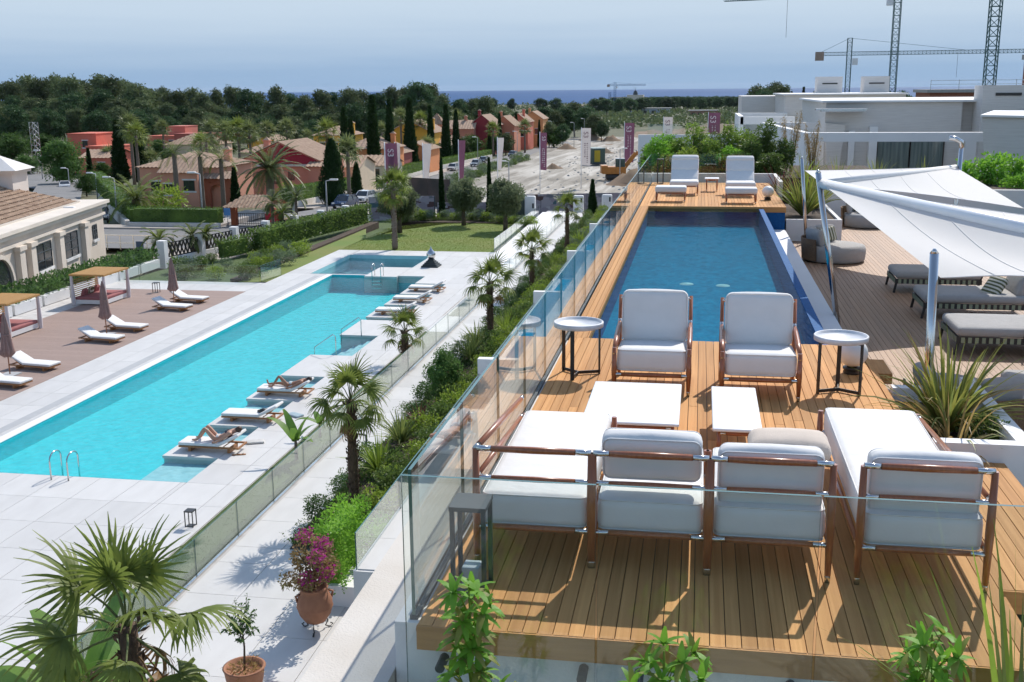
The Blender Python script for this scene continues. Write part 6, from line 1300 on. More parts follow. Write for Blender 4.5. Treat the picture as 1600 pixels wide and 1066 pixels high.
for _ in range(3200):
    Y = 520*math.exp(rng.uniform(0, 1.30)); X = rng.uniform(-.75, .45)*Y*(.9)
    if -.09*Y-25 < X < .03*Y and Y < 620: continue
    s = rng.uniform(2.0, 4.6); P, D = blob_pts(26, (X, Y, g(Y)-.4+s*.45), (s*1.2, s*1.2, s*.55), .4, rng); fps.append(cards(P, D, s*.65, s*.45, .1, .8, rng))
V, F, _ = vcat(fps); tag(put('distant_scrub', vf_mesh('distant_scrub', V, F, M['euca'])), 'scattered grey green scrub on the plain before the sea', 'scrub', kind='stuff')
# ================================================================== CRANES
M['crane'] = mat('green_crane_paint', (.035,.105,.10), .5, var=.1); M['craneblue'] = mat('blue_crane_paint', (.04,.13,.28), .5); M['crane_w'] = mat('grey_ballast', (.36,.27,.22), .9)
def lattice(m, p, q, w, nseg, r=.06):
    p, q = Vector(p), Vector(q); d = (q-p).normalized(); a = d.cross(Vector((0,0,1)) if abs(d.z) < .9 else Vector((1,0,0))).normalized(); b = d.cross(a)
    C = [(a*sx+b*sy)*w/2 for sx, sy in ((1,1),(-1,1),(-1,-1),(1,-1))]
    for c in C: m.bar(p+c, q+c, r*2.2)
    for i in range(nseg):
        u, v = p.lerp(q, i/nseg), p.lerp(q, (i+1)/nseg)
        for k in range(4): m.bar(u+C[k], v+C[(k+1) % 4], r*1.3); m.bar(v+C[k], v+C[(k+1) % 4], r*1.3)
def crane(label, x, y, ztop, w, jib_dir, jl, cl, apex, m='crane', mast_top=None):
    zb = g(y)-1; t = thing('tower_crane', label, 'crane', (x, y, zb), group='tower cranes'); H = ztop-zb
    mm = MB(); lattice(mm, (0,0,0), (0,0,H+apex), w, int((H+apex)/(w*.95)), w*.045); mm.build('mast', M[m], t)
    d = Vector(jib_dir).normalized(); j = MB(); lattice(j, d*w*.5+Vector((0,0,H)), d*jl+Vector((0,0,H)), w*.75, int(jl/(w*.8)), w*.04); j.build('jib', M[m], t)
    c = MB(); lattice(c, -d*w*.5+Vector((0,0,H)), -d*cl+Vector((0,0,H)), w*.7, max(3, int(cl/(w*.9))), w*.04); c.build('counter_jib', M[m], t)
    e = -d*(cl-.5)+Vector((0,0,H-.6)); MB().bar(e-d*1.2, e+d*1.2, 1.6, 2.4).build('counterweight', M['crane_w'], t)
    MB().bar(d*.9+Vector((0,0,H-2.2)), d*2.4+Vector((0,0,H-2.2)), 1.3, 1.8).build('cab', M['white_top'], t)
    tt = MB(); ap = Vector((0,0,H+apex)); tt.bar(ap, d*jl*.66+Vector((0,0,H+.5)), w*.06).bar(ap, -d*cl*.9+Vector((0,0,H+.5)), w*.06); tt.build('tie_bar', M[m], t)
    hk = d*jl*.62+Vector((0,0,H)); MB().bar(hk, hk-Vector((0,0,H*.25)), w*.05).build('hoist_rope', M['black'], t)
    return t
p = ray(1327, 84, 330); crane('tower crane with its full jib in view, left of three at right', p.x, 330, p.z, 1.25, (1,-.10,0), 46, 8.5, 4.2)
p = ray(1404, -14, 275); crane('tower crane with lattice mast rising out of frame, middle of three', p.x, 275, p.z, 1.5, (-1,.33,0), 41, 12, 6)
p = ray(1566, -60, 200); crane('nearest tower crane at the right with thick lattice mast', p.x-.4, 200, p.z+6, 1.65, (1,.4,0), 40, 12, 6)
p = ray(961, 133, 1100); crane('distant blue crane before the sea', p.x, 1100, p.z, 2.0, (1,-.1,0), 30, 7, 2.5, 'craneblue')
p = ray(953, 143, 1120); t = thing('tower_crane', 'short distant blue mast left of the blue crane', 'crane', (p.x, 1120, g(1120)-1), group='tower cranes'); mm = MB(); lattice(mm, (0,0,0), (0,0,p.z-g(1120)), 2.0, 12, .12); mm.build('mast', M['craneblue'], t)
# ================================================================== STREET THINGS
def sweep(prof_fn, xs, m, name, mats, parent):
    pass
def car(label, x, y, z, rz, c, suv=True):
    t = thing('parked_car', label, 'car', (x, y, z), rz, group='cars on the street'); t.scale = (.84,.84,.84); w = .92; h = 1.66 if suv else 1.48; pm = mat('car_paint', c, .25, var=.02, coat=.8)
    prof = [(-2.2,.38),(-2.25,.62),(-2.2,.82),(-1.25,.98),(-1.0,1.02),(2.05,1.05),(2.2,.9),(2.25,.55),(2.15,.35)]   # body side outline, nose at -x
    m = MB(); n = len(prof)
    for s in (-1, 1): m.add([(a, s*w*(.97 if b > .9 else 1), b) for a, b in prof], [tuple(range(n))[::s]])
    V = [(a, sg*w*(.97 if b > .9 else 1), b) for a, b in prof for sg in (-1, 1)]; m.add(V, [(2*i,2*i+1,2*i+3,2*i+2)[::-1] for i in range(n-1)]+[(2*n-2,2*n-1,1,0)[::-1]]); b_ = m.build('body', pm, t); b_.modifiers.new('bevel', 'BEVEL').width = .07; b_.modifiers['bevel'].segments = 2
    cab = [(-1.25,.98),(-.45,h-.06),(.2,h),(1.5,h-.05),(2.05,1.05)]; m = MB(); k = .76
    V = [(a, sg*(w*.96 if b < 1.1 else w*k), b) for a, b in cab for sg in (-1, 1)]
    m.add(V, [(0,1,3,2)[::-1],(6,7,9,8)[::-1],(0,2,4,6,8),(9,7,5,3,1)]); m.build('windows', M['pane'], t)
    m = MB(); m.add(V, [(2,3,5,4)[::-1],(4,5,7,6)[::-1]]); 
    for sg in (-1, 1):
        for a0_, a1_ in ((0,1),(3,4)): p0, p1 = cab[a0_], cab[a1_]; m.bar((p0[0],sg*(w*.96 if p0[1] < 1.1 else w*k),p0[1]),(p1[0],sg*(w*.96 if p1[1] < 1.1 else w*k),p1[1]),.08)
        m.bar((.55,sg*w*.96,1.03),(.5,sg*w*k,h-.02),.08); m.bar((-.45,sg*w*k,h-.05),(1.5,sg*w*k,h-.04),.09)
    m.build('roof', pm, t)
    for a in (-1.38, 1.38):
        for s in (-1, 1):
            wh = MB().tube([(a,s*(w-.2),.34),(a,s*(w+.02),.34)], .345, 18, sm=False).build('wheel', M['black'], t); MB().tube([(a,s*(w+.01),.34),(a,s*(w+.03),.34)], .21, 14, sm=False).build('rim', M['steel'], wh)
    for s in (-1, 1): MB().cushion((-2.16,s*.64,.76), (.18,.36,.16), .05, 0).build('headlight', M['lamp'], t); MB().cushion((2.17,s*.70,.85), (.12,.24,.22), .04, 0).build('tail_light', paint((.35,.02,.02)), t)
    MB().box(-2.262,-.5,.45,-2.235,.5,.68).build('grille', M['black'], t); MB().box(-2.28,-.26,.40,-2.263,.26,.50).build('number_plate', M['white_top'], t)
    return t
car('dark blue estate car driving towards the camera', -37.2, 113.0, g(113)+.03, R(83), (.012,.035,.10)); car('white hatchback right behind the dark blue car', -38.6, 124.6, g(124.6)+.03, R(83), (.74,.74,.74), True)
car('dark car parked far along the street by the hedge end', -46.2, 236, g(236)+.03, R(86), (.03,.03,.035)); car('light grey car in front of the dark car far up the street', -45.0, 222, g(222)+.03, R(86), (.3,.33,.35)); car('small white truck like car before the grey one', -46.2, 206, g(206)+.03, R(86), (.6,.6,.58)); car('dark car before the far pink row houses', -45.2, 268, g(268)+.03, R(86), (.02,.02,.05))
car('white car parked at the side street left', -93.5, 152, g(152)+.1, R(120), (.7,.7,.72), False); car('silver car at the end of the side street', -118, 196, g(196)+.25, R(10), (.45,.46,.48), False); car('dark car hidden behind the cream building corner', -52.6, 90.5, -8.0, R(118), (.02,.025,.03))
def lamp_post(label, px, pt, Y, arm=1, z0=None):
    q = ray(px, pt, Y); zb = g(Y) if z0 is None else z0; t = thing('street_lamp', label, 'street lamp', (q.x, Y, zb), group='street lamps'); H = q.z-zb
    MB().tube([(0,0,0),(0,0,H)], [.09,.05], 8).build('post', M['postgrey'], t); MB().bar((0,0,H),(.5*arm,0,H+.12),.07).cushion((.75*arm,0,H+.12), (.75,.3,.16), .06, 0).build('lamp_head', M['lamp'], t)
for a in ((509,283,94,1,'street lamp with round head before the street hedge'),(91,328,62,1,'street lamp in front of the cream building windows'),(178,279,96,-1,'street lamp over the low phoenix palm'),(312,272,90,-1,'street lamp standing before the pink villa'),(106,264,152,-1,'street lamp by the parked white car'),(149,272,120,-1,'street lamp behind the descending hedge'),(62,236,175,-1,'street lamp far up the side street'),(746,215,230,-1,'street lamp far right of the long hedge'),(808,206,260,-1,'street lamp before the far row houses'),(862,190,330,-1,'street lamp at the end of the row houses'),(897,192,330,-1,'street lamp beside the clump of trees'),(795,253,150,-1,'lamp post on the building site verge'),(969,233,175,1,'lamp post right of the excavator flag'),(913,186,360,-1,'slim lamp post before the tree clump')): lamp_post(a[4], a[0], a[1], a[2], a[3])
# flags
M['flag_p'] = leaf('purple_banner', (.20,.085,.135), (.17,.07,.115), .25, 1.0, .8, .03); M['flag_w'] = leaf('white_banner', (.66,.60,.58), (.60,.55,.53), .25, 1.0, .8, .03)
M['ink_w'] = mat('white_ink', (.75,.70,.70), .8); M['ink_p'] = mat('purple_ink', (.13,.05,.08), .8)
def text_mesh(body, size, m):
    cu = bpy.data.curves.new('lettering', 'FONT'); cu.body = body; cu.size = size; cu.align_x = 'LEFT'; cu.extrude = .004; ob = bpy.data.objects.new('tmp', cu); col.objects.link(ob)
    dg = bpy.context.evaluated_depsgraph_get(); me = bpy.data.meshes.new_from_object(ob.evaluated_get(dg)); bpy.data.objects.remove(ob); me.materials.clear(); me.materials.append(m); return me
S3 = {k: text_mesh('S3', .95, M[k]) for k in ('ink_w', 'ink_p')}
def flag(label, px, py_top, bx, by, color, w, h, furl=0.0, Yf=None):
    if Yf is None:
        for Yt in np.linspace(80, 300, 900):
            q = ray(bx, by, Yt)
            if q.z <= g(Yt): break
    else: Yt = Yf; q = ray(bx, by, Yt)
    tp = ray(px, py_top, Yt); zb = g(Yt); t = thing('banner_flag', label, 'flag', (tp.x, Yt, zb), group='tall banner flags at the building site'); H = tp.z-zb
    MB().tube([(0,0,0),(0,0,H)], [.07,.045], 8).build('pole', M['white_top'], t)
    n, k = 8, 14; V = []
    for i in range(k+1):
        for j in range(n+1): u, v = j/n, i/k; ww = w*(1-furl*(.3+.7*v)); V.append((.06+ww*u, .10*math.sin(u*5+v*4)*u+.12*math.sin(v*7)*u*(.3+furl), H-.12-h*v-.10*u*v))
    MB().add(V, [(i*(n+1)+j, i*(n+1)+j+1, (i+1)*(n+1)+j+1, (i+1)*(n+1)+j) for i in range(k) for j in range(n)], 0, True).build('banner', M['flag_p' if color == 'p' else 'flag_w'], t)
    if furl < .3:
        ink = 'ink_w' if color == 'p' else 'ink_p'; o = put('emblem', S3[ink], t, (.35, -.20, H-.6), rot=Matrix(((0,1,0),(0,0,-1),(-1,0,0))).to_euler(), scale=w/1.35)
        m = MB(); rr = random.Random(px)
        for line, x_, n0, n1 in ((0,.78,0,15),(1,.45,0,8)):
            for c in range(n0, n1):
                z = H-2.35-.26*c
                if z < H-h+.25: break
                a = x_*w/1.35; m.box(a,-.19,z,a+.17,-.186,z+.05).box(a if rr.random() < .5 else a+.12,-.191,z+.05,a+.05 if rr.random() < .5 else a+.17,-.187,z+.13)
        m.build('small_lettering', M[ink], t)
flag('purple banner flag with white emblem before the cypresses', 600.5, 222, 603, 345, 'p', 1.15, 4.0, Yf=100)
flag('narrow white banner beside the first purple flag', 616.5, 222, 618, 345, 'w', .55, 4.2, .45, Yf=101)
flag('half furled white banner left of the furled purple one', 660, 223, 661, 318, 'w', 1.2, 4.2, .55); flag('furled purple banner at the middle of the site edge', 716, 218, 720, 312, 'p', 1.0, 4.6, .5); flag('furled white banner right of the furled purple one', 777, 214, 779, 308, 'w', 1.0, 4.0, .6)
flag('purple banner flag with white emblem right of the furled white one', 843.5, 206, 845, 303, 'p', .95, 5.0, .12); flag('white banner flag with dark emblem over the building site', 908.5, 199, 911, 297, 'w', 1.35, 5.2, .1); flag('large purple banner flag with white emblem before the excavator', 976, 191, 977, 275, 'p', 1.7, 6.6, .1)
flag('white banner flag behind the left end of the roof planting', 1037, 182, 1040, 240, 'w', 1.6, 5.0, .1, Yf=200); flag('purple banner flag behind the white boundary wall', 1107, 175, 1108, 240, 'p', 1.9, 5.0, .0, Yf=190)
# hoardings with printed interiors
def hoard_mat(name, seed):
    m, N, L_, B = nodes(name); tc = N.new('ShaderNodeTexCoord'); vo = N.new('ShaderNodeTexVoronoi'); vo.distance = 'CHEBYCHEV'; vo.inputs['Scale'].default_value = 1.3; mp = N.new('ShaderNodeMapping'); mp.inputs['Location'].default_value = (seed, 0, seed); mp.inputs['Scale'].default_value = (1, 1, 2.2)
    L_.new(tc.outputs['Object'], mp.inputs[0]); L_.new(mp.outputs[0], vo.inputs['Vector']); sx = N.new('ShaderNodeSeparateXYZ'); L_.new(vo.outputs['Color'], sx.inputs[0]); rp = N.new('ShaderNodeValToRGB'); rp.color_ramp.interpolation = 'CONSTANT'
    cs = ((0,(.30,.26,.30)),(.35,(.36,.33,.37)),(.6,(.27,.23,.26)),(.74,(.10,.05,.05)),(.82,(.16,.17,.20)),(.9,(.06,.12,.14)),(.95,(.45,.42,.44))); rp.color_ramp.elements[0].color = (*cs[0][1], 1); rp.color_ramp.elements[1].position = cs[1][0]; rp.color_ramp.elements[1].color = (*cs[1][1], 1)
    for p_, c in cs[2:]: e = rp.color_ramp.elements.new(p_); e.color = (*c, 1)
    L_.new(sx.outputs[0], rp.inputs[0]); L_.new(rp.outputs[0], B.inputs['Base Color']); B.inputs['Roughness'].default_value = .6; return m
HM = [hoard_mat('printed_hoarding', s) for s in (1.3, 4.7, 8.1)]
def hoarding(label, p, q, z, h, m, npan=4):
    t = thing('site_hoarding', label, 'hoarding', (0,0,0)); p, q = Vector(p), Vector(q)
    for k in range(npan): a, b = p.lerp(q, (k+.01)/npan), p.lerp(q, (k+.99)/npan); MB().bar((a.x,a.y,z+h/2),(b.x,b.y,z+h/2),.06,h,up=(0,0,1)).build('panel', m, t)
    for k in range(npan+1): a = p.lerp(q, k/npan); MB().bar((a.x,a.y+.1,z-.4),(a.x,a.y+.1,z+h),.08,.08,up=(0,1,0)).build('post', M['darkgrey'], t)
hoarding('long printed hoarding with living room pictures behind the white path', (-16.6,101,0), (-6.2,104,0), -8.4, 2.1, HM[0], 5)
hoarding('printed hoarding at the lawn end left of the olives', (-28.0,91.5,0), (-22.6,93,0), -7.9, 2.2, HM[1], 3); hoarding('printed hoarding between the olives', (-22.4,93.2,0), (-18.2,94,0), -7.9, 1.6, HM[2], 2); hoarding('dark green hoarding beside the white gate pillar', (-18.0,94,0), (-14.6,94.8,0), -7.9, 1.9, mat('dark_green_panel', (.03,.05,.045), .6), 2)
hoarding('big dark advertising board by the street behind the lawn palm', (-31.5,117,0), (-26.0,114,0), -9.2, 3.2, mat('dark_printed_board', (.10,.065,.055), .5, c2=(.035,.03,.028), vs=.5), 2)
hoarding('red site sign board beside the street lamp', (-34.2,83.5,0), (-32.9,83.8,0), -7.2, .9, paint((.45,.03,.04)), 1)
for k, (x, y, lab) in enumerate(((-13.9,91.0,'white gate pillar with rounded head at the lawn end'),(-10.4,96.0,'low white gate pillar by the path palm'),(-8.0,97.0,'white gate pillar near the roof glass'))):
    t = thing('gate_pillar', lab, 'pillar', (x, y, L-.3)); MB().cushion((0,0,1.05 if k == 0 else .85), (.9,.5,2.1 if k == 0 else 1.7), .12, 0).build('pillar', M['whitewall'], t); MB().box(.2,-.27,1.1,.34,-.245,1.5).build('intercom', M['black'], t)
# boundary fence with lattice panels
fn = thing('lattice_fence', 'white pillared fence with black diamond lattice panels by the corner', 'fence', (0,0,0)); P0, P1 = Vector((-33.4,64.5,L)), Vector((-27.6,90,L)); 
for k in range(7):
    a = P0.lerp(P1, k/7); b = P0.lerp(P1, (k+1)/7); MB().box(a.x-.25,a.y-.25,L-.4,a.x+.25,a.y+.25,L+1.35).build('pillar', M['whitewall'], fn); d = (b-a); m = MB()
    MB().bar((a.x,a.y,L-.05),(b.x,b.y,L-.05),.3,.5).build('plinth', M['whitewall'], fn)
    for j in range(9):
        u, v = a+d*((j+.5)/10), a+d*((j+1.5)/10); m.bar((u.x,u.y,L+.25),(v.x,v.y,L+1.1),.05,.09); m.bar((u.x,u.y,L+1.1),(v.x,v.y,L+.25),.05,.09)
    m.bar((a.x,a.y,L+1.12),(b.x,b.y,L+1.12),.06,.06).bar((a.x,a.y,L+.24),(b.x,b.y,L+.24),.06,.06).build('lattice_panel', M['black'], fn)
rl = thing('street_railing', 'grey railing beside the pavement behind the feather palms', 'railing'); m = MB()
for k in range(15): m.bar((-48+1.0*k,71.2,L-.3),(-48+1.0*k,71.2,L+.75),.06)
m.bar((-48,71.2,L+.75),(-34,71.2,L+.75),.07).bar((-48,71.2,L+.2),(-34,71.2,L+.2),.05).build('rail', M['steel'], rl)
for px, py, Y, c, lab in ((234,332,85,(.10,.25,.5),'blue road sign by the gate shelter'),(311,403,70,(.05,.15,.4),'blue pedestrian sign by the lattice fence'),(219,385,71,(.08,.12,.2),'dark blue sign on the street railing')):
    q = ray(px if px != 234 else 355, py, Y); t = thing('road_sign', lab, 'sign', (q.x, Y, -7.6)); MB().tube([(0,0,0),(0,0,q.z+7.6)], .03, 8).build('post', M['steel'], t); MB().box(-.28,-.05,q.z+7.35,.28,-.03,q.z+7.95).build('plate', paint(c), t)
    if 'pedestrian' in lab: MB().add([(-.18,-.056,q.z+7.45),(.18,-.056,q.z+7.45),(0,-.056,q.z+7.85)], [(0,1,2)]).build('white_triangle', M['white_top'], t)
t = thing('pylon', 'lattice pylon at the left picture edge behind the cream building', 'pylon', (-122, 190, g(190))); m = MB(); lattice(m, (0,0,0), (0,0,9.5), 1.1, 9, .035); m.build('mast', M['steel'], t); 
# excavator and site plant
M['excav'] = mat('orange_machine_paint', (.46,.17,.025), .5, var=.15, vs=2)
for Yt in np.linspace(120, 260, 600):
    q = ray(964, 283, Yt)
    if q.z <= g(Yt): break
ex = thing('excavator', 'orange excavator with raised bent boom on the building site', 'excavator', (q.x, Yt, g(Yt)+.2), R(10))
for s in (-1.1, 1.1): MB().cushion((0,s,.45), (3.6,.6,.9), .42, 0).build('track', M['black'], ex)
MB().box(-2.4,-1.3,1.0,1.3,1.3,2.1).build('upper_body', M['excav'], ex); MB().box(-2.6,-1.25,1.1,-1.6,1.25,2.3).build('counterweight', M['excav'], ex); MB().cushion((.4,-.75,2.6), (1.5,1.0,1.6), .12, 0).build('cab', mat('cab_green_glass', (.04,.07,.06), .2), ex); MB().box(-.3,-1.2,3.38,1.1,-.3,3.46).build('cab_roof', M['white_top'], ex)
MB().bar((1.1,.3,1.8),(3.0,.3,4.2),.5,.65).bar((3.0,.3,4.2),(4.6,.3,4.0),.45,.6).build('boom', M['excav'], ex); MB().bar((4.6,.3,4.1),(6.0,.3,1.4),.4,.5).build('stick', M['excav'], ex); MB().cushion((5.9,.3,.9), (1.0,1.1,1.1), .2, 0).build('bucket', M['darkgrey'], ex)
for Yt in np.linspace(120, 320, 800):
    q = ray(931, 256, Yt)
    if q.z <= g(Yt)+.3: break
gc = thing('site_generator', 'dark green generator cabin with yellow end on the building site', 'cabin', (q.x, Yt, g(Yt)+.3), R(25)); MB().cushion((0,0,1.6), (2.6,4.0,3.0), .1, 0).build('cabin', mat('green_cabin', (.05,.085,.065), .6), gc); MB().box(-1.5,-2.2,0,1.5,2.2,.35).build('skid', M['darkgrey'], gc); MB().box(-1.02,-2.03,.5,.2,-2.0,2.8).build('yellow_panel', paint((.45,.33,.03)), gc); MB().box(-1.35,-2.05,3.1,1.35,2.05,3.25).build('roof_lid', paint((.35,.42,.40)), gc)
for k, (px, py, s, lab) in enumerate(((945,238,1.3,'heap of pale rubble on the site, left'),(990,287,2.2,'dark earth heap under the excavator'),(885,232,1.6,'low dark spoil heap left of the generator cabin'),(925,214,2.4,'brown spoil heap at the far end of the site'),(865,262,1.1,'small grey spoil heap near the street verge'),(955,220,2.0,'broad earth heap beyond the generator cabin'))):
    for Yt in np.linspace(120, 400, 900):
        q = ray(px, py, Yt)
        if q.z <= g(Yt)+.3: break
    tag(sheet('earth_heap', list(np.linspace(q.x-3*s, q.x+3*s, 12)), list(np.linspace(Yt-2.5*s, Yt+2.5*s, 12)), lambda x, y: g(Yt)-.2+1.1*s*math.exp(-((x-q.x)/(1.4*s))**2-((y-Yt)/(1.2*s))**2)*(1+.25*math.sin(x*3+y*2)), M['brownearth'], None), lab, 'earth heap')
rng = np.random.default_rng(9); rk = MB()
for _ in range(900):
    y_ = rng.uniform(103, 330); x_ = rng.uniform(-30, 8); s_ = rng.uniform(.08, .35); z_ = dz(x_, y_)
    rk.add([(x_+s_*a_, y_+s_*b_, z_+s_*c_) for a_, b_, c_ in ((-1,-.7,-.2),(1,-.8,-.2),(.8,.9,-.2),(-.9,.7,-.2),(-.4,-.3,.5),(.5,-.2,.6),(.3,.4,.45))], [(0,1,5,4),(1,2,6,5),(2,3,4,6),(3,0,4),(4,5,6)])
tag(rk.build('site_rubble', M['concrete']), kind='stuff')
# ================================================================== NEAR PLANTS
hd = thing('terracotta_urn', 'big round terracotta urn on an iron stand beside the path end', 'urn', (-7.3, 19.2, L))
MB().lathe([(.0,.16),(.10,.16),(.21,.22),(.31,.37),(.355,.53),(.345,.68),(.285,.82),(.25,.87),(.275,.90),(.285,.93),(.24,.94),(.21,.88),(0,.86)], 36).build('urn_body', M['terracotta'], hd)
for k in range(2): a = R(30+180*k); MB().tube([(.28*math.cos(a),.28*math.sin(a),.82),(.37*math.cos(a),.37*math.sin(a),.78),(.34*math.cos(a),.34*math.sin(a),.66)], .025, 8).build('handle', M['terracotta'], hd)
MB().lathe([(.352,.51),(.362,.53),(.355,.55)], 36).build('band', M['terracotta'], hd)
for k in range(3):
    a = R(40+120*k); c, s = math.cos(a), math.sin(a); MB().tube([(.20*c,.20*s,.24),(.26*c,.26*s,.15),(.20*c,.20*s,.05),(.30*c,.30*s,.0),(.36*c,.36*s,.05),(.31*c,.31*s,.08)], .014, 7).build('stand_leg', M['black'], hd)
bo = thing('bougainvillea', 'magenta flowering bougainvillea growing from the terracotta urn', 'flowering shrub', (-7.3, 19.2, L+.86)); rng = np.random.default_rng(3); ps = []; pf = []
m = MB()
for k in range(9): a = k*.7; q = (math.cos(a)*.38*rng.uniform(.3,1), math.sin(a)*.38*rng.uniform(.3,1), rng.uniform(.7,1.15)); m.tube([(0,0,0),(q[0]*.4,q[1]*.4,q[2]*.55),q], [.016,.011,.005], 5)
m.build('stems', M['trunk'], bo)
for k in range(16):
    c = (rng.uniform(-.4,.4), rng.uniform(-.4,.4), rng.uniform(.1,1.15)); P, D = blob_pts(170, c, (.2,.2,.17), .3, rng); ps.append(cards(P, D, .065, .042, .1, .9, rng))
    if k % 3 == 0 or c[2] > .75: P, D = blob_pts(100, (c[0],c[1],c[2]+.05), (.17,.17,.15), .4, rng); pf.append(cards(P, D, .055, .05, .1, 1.0, rng))
V, F, _ = vcat(ps); put('leaves', vf_mesh('leaves', V, F, leaf('leaf_boug_green', (.34,.30,.12), (.36,.20,.10), .45, vs=3)), bo); V, F, _ = vcat(pf); put('blossom', vf_mesh('blossom', V, F, M['boug']), bo)
hedge('box_planter_shrub', 'dense green leafy shrub in a white planter right of the urn', [(-7.75,20.2,L+.3,-7.0,22.2,L+1.75),(-7.0,21.4,L+.3,-6.0,22.6,L+1.2)], 'scheff', 380, .075, depth=.3, cat='shrub')
MB().box(-7.7,20.25,L,-6.0,22.2,L+.45).build('white_planter', M['whitewall']); tag(bpy.data.objects['white_planter'], 'white planter box under the dense shrub by the urn', 'planter')
tp_ = thing('potted_tree', 'slender young tree with sparse leaves in a clay pot', 'potted tree', (-7.75, 16.75, L)); MB().lathe([(0,0),(.26,0),(.33,.3),(.36,.5),(.38,.52),(.33,.53),(.31,.46),(0,.45)], 26).build('pot', M['terracotta'], tp_)
m = MB().tube([(0,0,.4),(.03,0,.9),(0,.02,1.3)], [.022,.018,.012], 7); pts_ = []
for k in range(16): a = k*2.4; q = (math.cos(a)*.34*rng.uniform(.4,1), math.sin(a)*.34*rng.uniform(.4,1), 1.15+.65*rng.uniform(0,1)); m.tube([(.0,.02,1.0+.02*k), q], [.008,.003], 4); pts_ += [np.array(q)*t_+np.array((0,.02,1.1))*(1-t_) for t_ in rng.uniform(.35,1.05,26)]
m.build('stem', M['trunk'], tp_); V, F = cards(np.array(pts_), rng.normal(0,1,(len(pts_),3)), .095, .042, .2, .4, rng); put('leaves', vf_mesh('leaves', V, F, M['hedge2']), tp_)
V, F = cards(*blob_pts(260, (0,0,.5), (.3,.3,.08), .3, rng), .09, .02, .1, .6, rng); put('moss', vf_mesh('moss', V, F, M['dry']), tp_)
def banana(label, x, y, z, s, n=7, seed=0):
    r = random.Random(seed); t = thing('banana_plant', label, 'banana plant', (x, y, z)); MB().tube([(0,0,0),(0,0,.7*s)], [.06*s,.035*s], 9).build('stem', M['palmgrey'], t)
    for k in range(n):
        a = k*2.4+r.uniform(-.3,.3); el = R(r.uniform(35,75)); V, F = strip((0,0,.6*s), (math.cos(a)*math.cos(el), math.sin(a)*math.cos(el), math.sin(el)), 1.05*s*r.uniform(.8,1.1), .30*s, r.uniform(.8,1.6), 7, twist=r.uniform(-.4,.4), taper=.2); put('leaf', vf_mesh('leaf', V, F, M['banana']), t)
banana('banana plant behind the low glass near the big palm', -11.35, 29.0, L, 1.0, 6, 1); banana('banana plant with broad leaves behind the foreground palm', -8.9, 13.6, L, 2.2, 8, 2); banana('small banana tuft on the turf strip near the second palm', -11.4, 31.2, L, .75, 5, 3)
t = thing('grey_sun_bed', 'corner of a grey slab lounger base at the left edge of the terrace', 'slab', (-17.9, 19.0, L)); MB().cushion((0,0,.2), (2.2,1.2,.1), .02, 0).build('slab', M['drain'], t); MB().box(-.8,-.4,0,.8,.4,.15).build('foot', M['darkgrey'], t)
# umbrella-leaf shrubs and flax right before the front glass
def whorl(mb, c, ax, s, r, n=8):
    ax = Vector(ax).normalized(); a = ax.cross(Vector((.3,.1,1))).normalized(); b = ax.cross(a)
    for k in range(n):
        t_ = 6.2832*k/n+r.uniform(-.2,.2); d = (a*math.cos(t_)+b*math.sin(t_))*.95+ax*.35; V, F = strip(tuple(c), tuple(d), s*r.uniform(.85,1.1), s*.36, .7, 4, taper=.25); yield V, F
def schefflera(label, x, y, z, h, n, seed, s=.095, wd=.16):
    r = random.Random(seed); t = thing('schefflera', label, 'shrub', (x, y, z)); m = MB(); A = []; Bv = []
    for k in range(n):
        a = k*2.4; rad = wd*r.uniform(.2,1); q = Vector((math.cos(a)*rad, math.sin(a)*rad, h*(.30+.70*(k+.6)/n)+r.uniform(-.03,.03))); m.tube([(0,0,q.z-.18),(q.x*.5,q.y*.5,q.z-.06),tuple(q)], [.006,.004,.003], 5)
        for VF in whorl(None, q, (q.x*2.2, q.y*2.2, .12+r.uniform(0,.1)), s, r, r.randint(7,9)): (A if r.random() < .8 else Bv).append(VF)
    m.tube([(0,0,-.3),(.01,0,h*.6),(0,0,h)], [.012,.010,.005], 7); m.build('stem', M['lime'], t)
    for lst, mm, nm in ((A,'scheff','leaves'),(Bv,'variegated','pale_leaves')):
        if lst: V, F, _ = vcat(lst); put(nm, vf_mesh(nm, V, F, M[mm]), t)
schefflera('tall umbrella leaf shrub with yellow flecks at the left before the front glass', -1.22, 5.62, -.45, .98, 22, 1, .135, .15); schefflera('bushy umbrella leaf shrub below the middle of the front glass', -.12, 5.6, -.5, .72, 20, 2, .13, .22); schefflera('umbrella leaf shrub with yellow flecks at the right before the front glass', 1.28, 5.62, -.5, .92, 22, 3, .13, .16); schefflera('low umbrella leaf sprig between the left and middle shrubs', -.98, 5.55, -.6, .55, 10, 4, .08, .12)
def flax(label, x, y, z, n, ln, w, seed, spread=.75, droop=1.0, ms=('phorm','lime','dry'), cat='flax plant'):
    r = random.Random(seed); t = thing('striped_flax', label, cat, (x, y, z), group=None); L3 = {k: [] for k in ms}
    for k in range(n):
        a = r.uniform(0, 6.283); el = R(90-spread*75*r.random()**.75); d = (math.cos(a)*math.cos(el), math.sin(a)*math.cos(el), math.sin(el)); mm = ms[0] if r.random() < .55 else (ms[1] if r.random() < .7 else ms[2])
        L3[mm].append(strip((math.cos(a)*.06, math.sin(a)*.06, 0), d, ln*r.uniform(.6,1.15), w*r.uniform(.7,1.15), droop*r.uniform(.3,1.5), 6, twist=r.uniform(-.9,.9), taper=.06))
    for k, lst in L3.items():
        if lst: V, F, _ = vcat(lst); put('blades', vf_mesh('blades', V, F, M[k]), t)
flax('large striped flax with long arching blades in the corner planter', 2.48, 11.0, -.08, 210, .95, .040, 5, .82, 1.1, ('variegated','phorm','dry'))
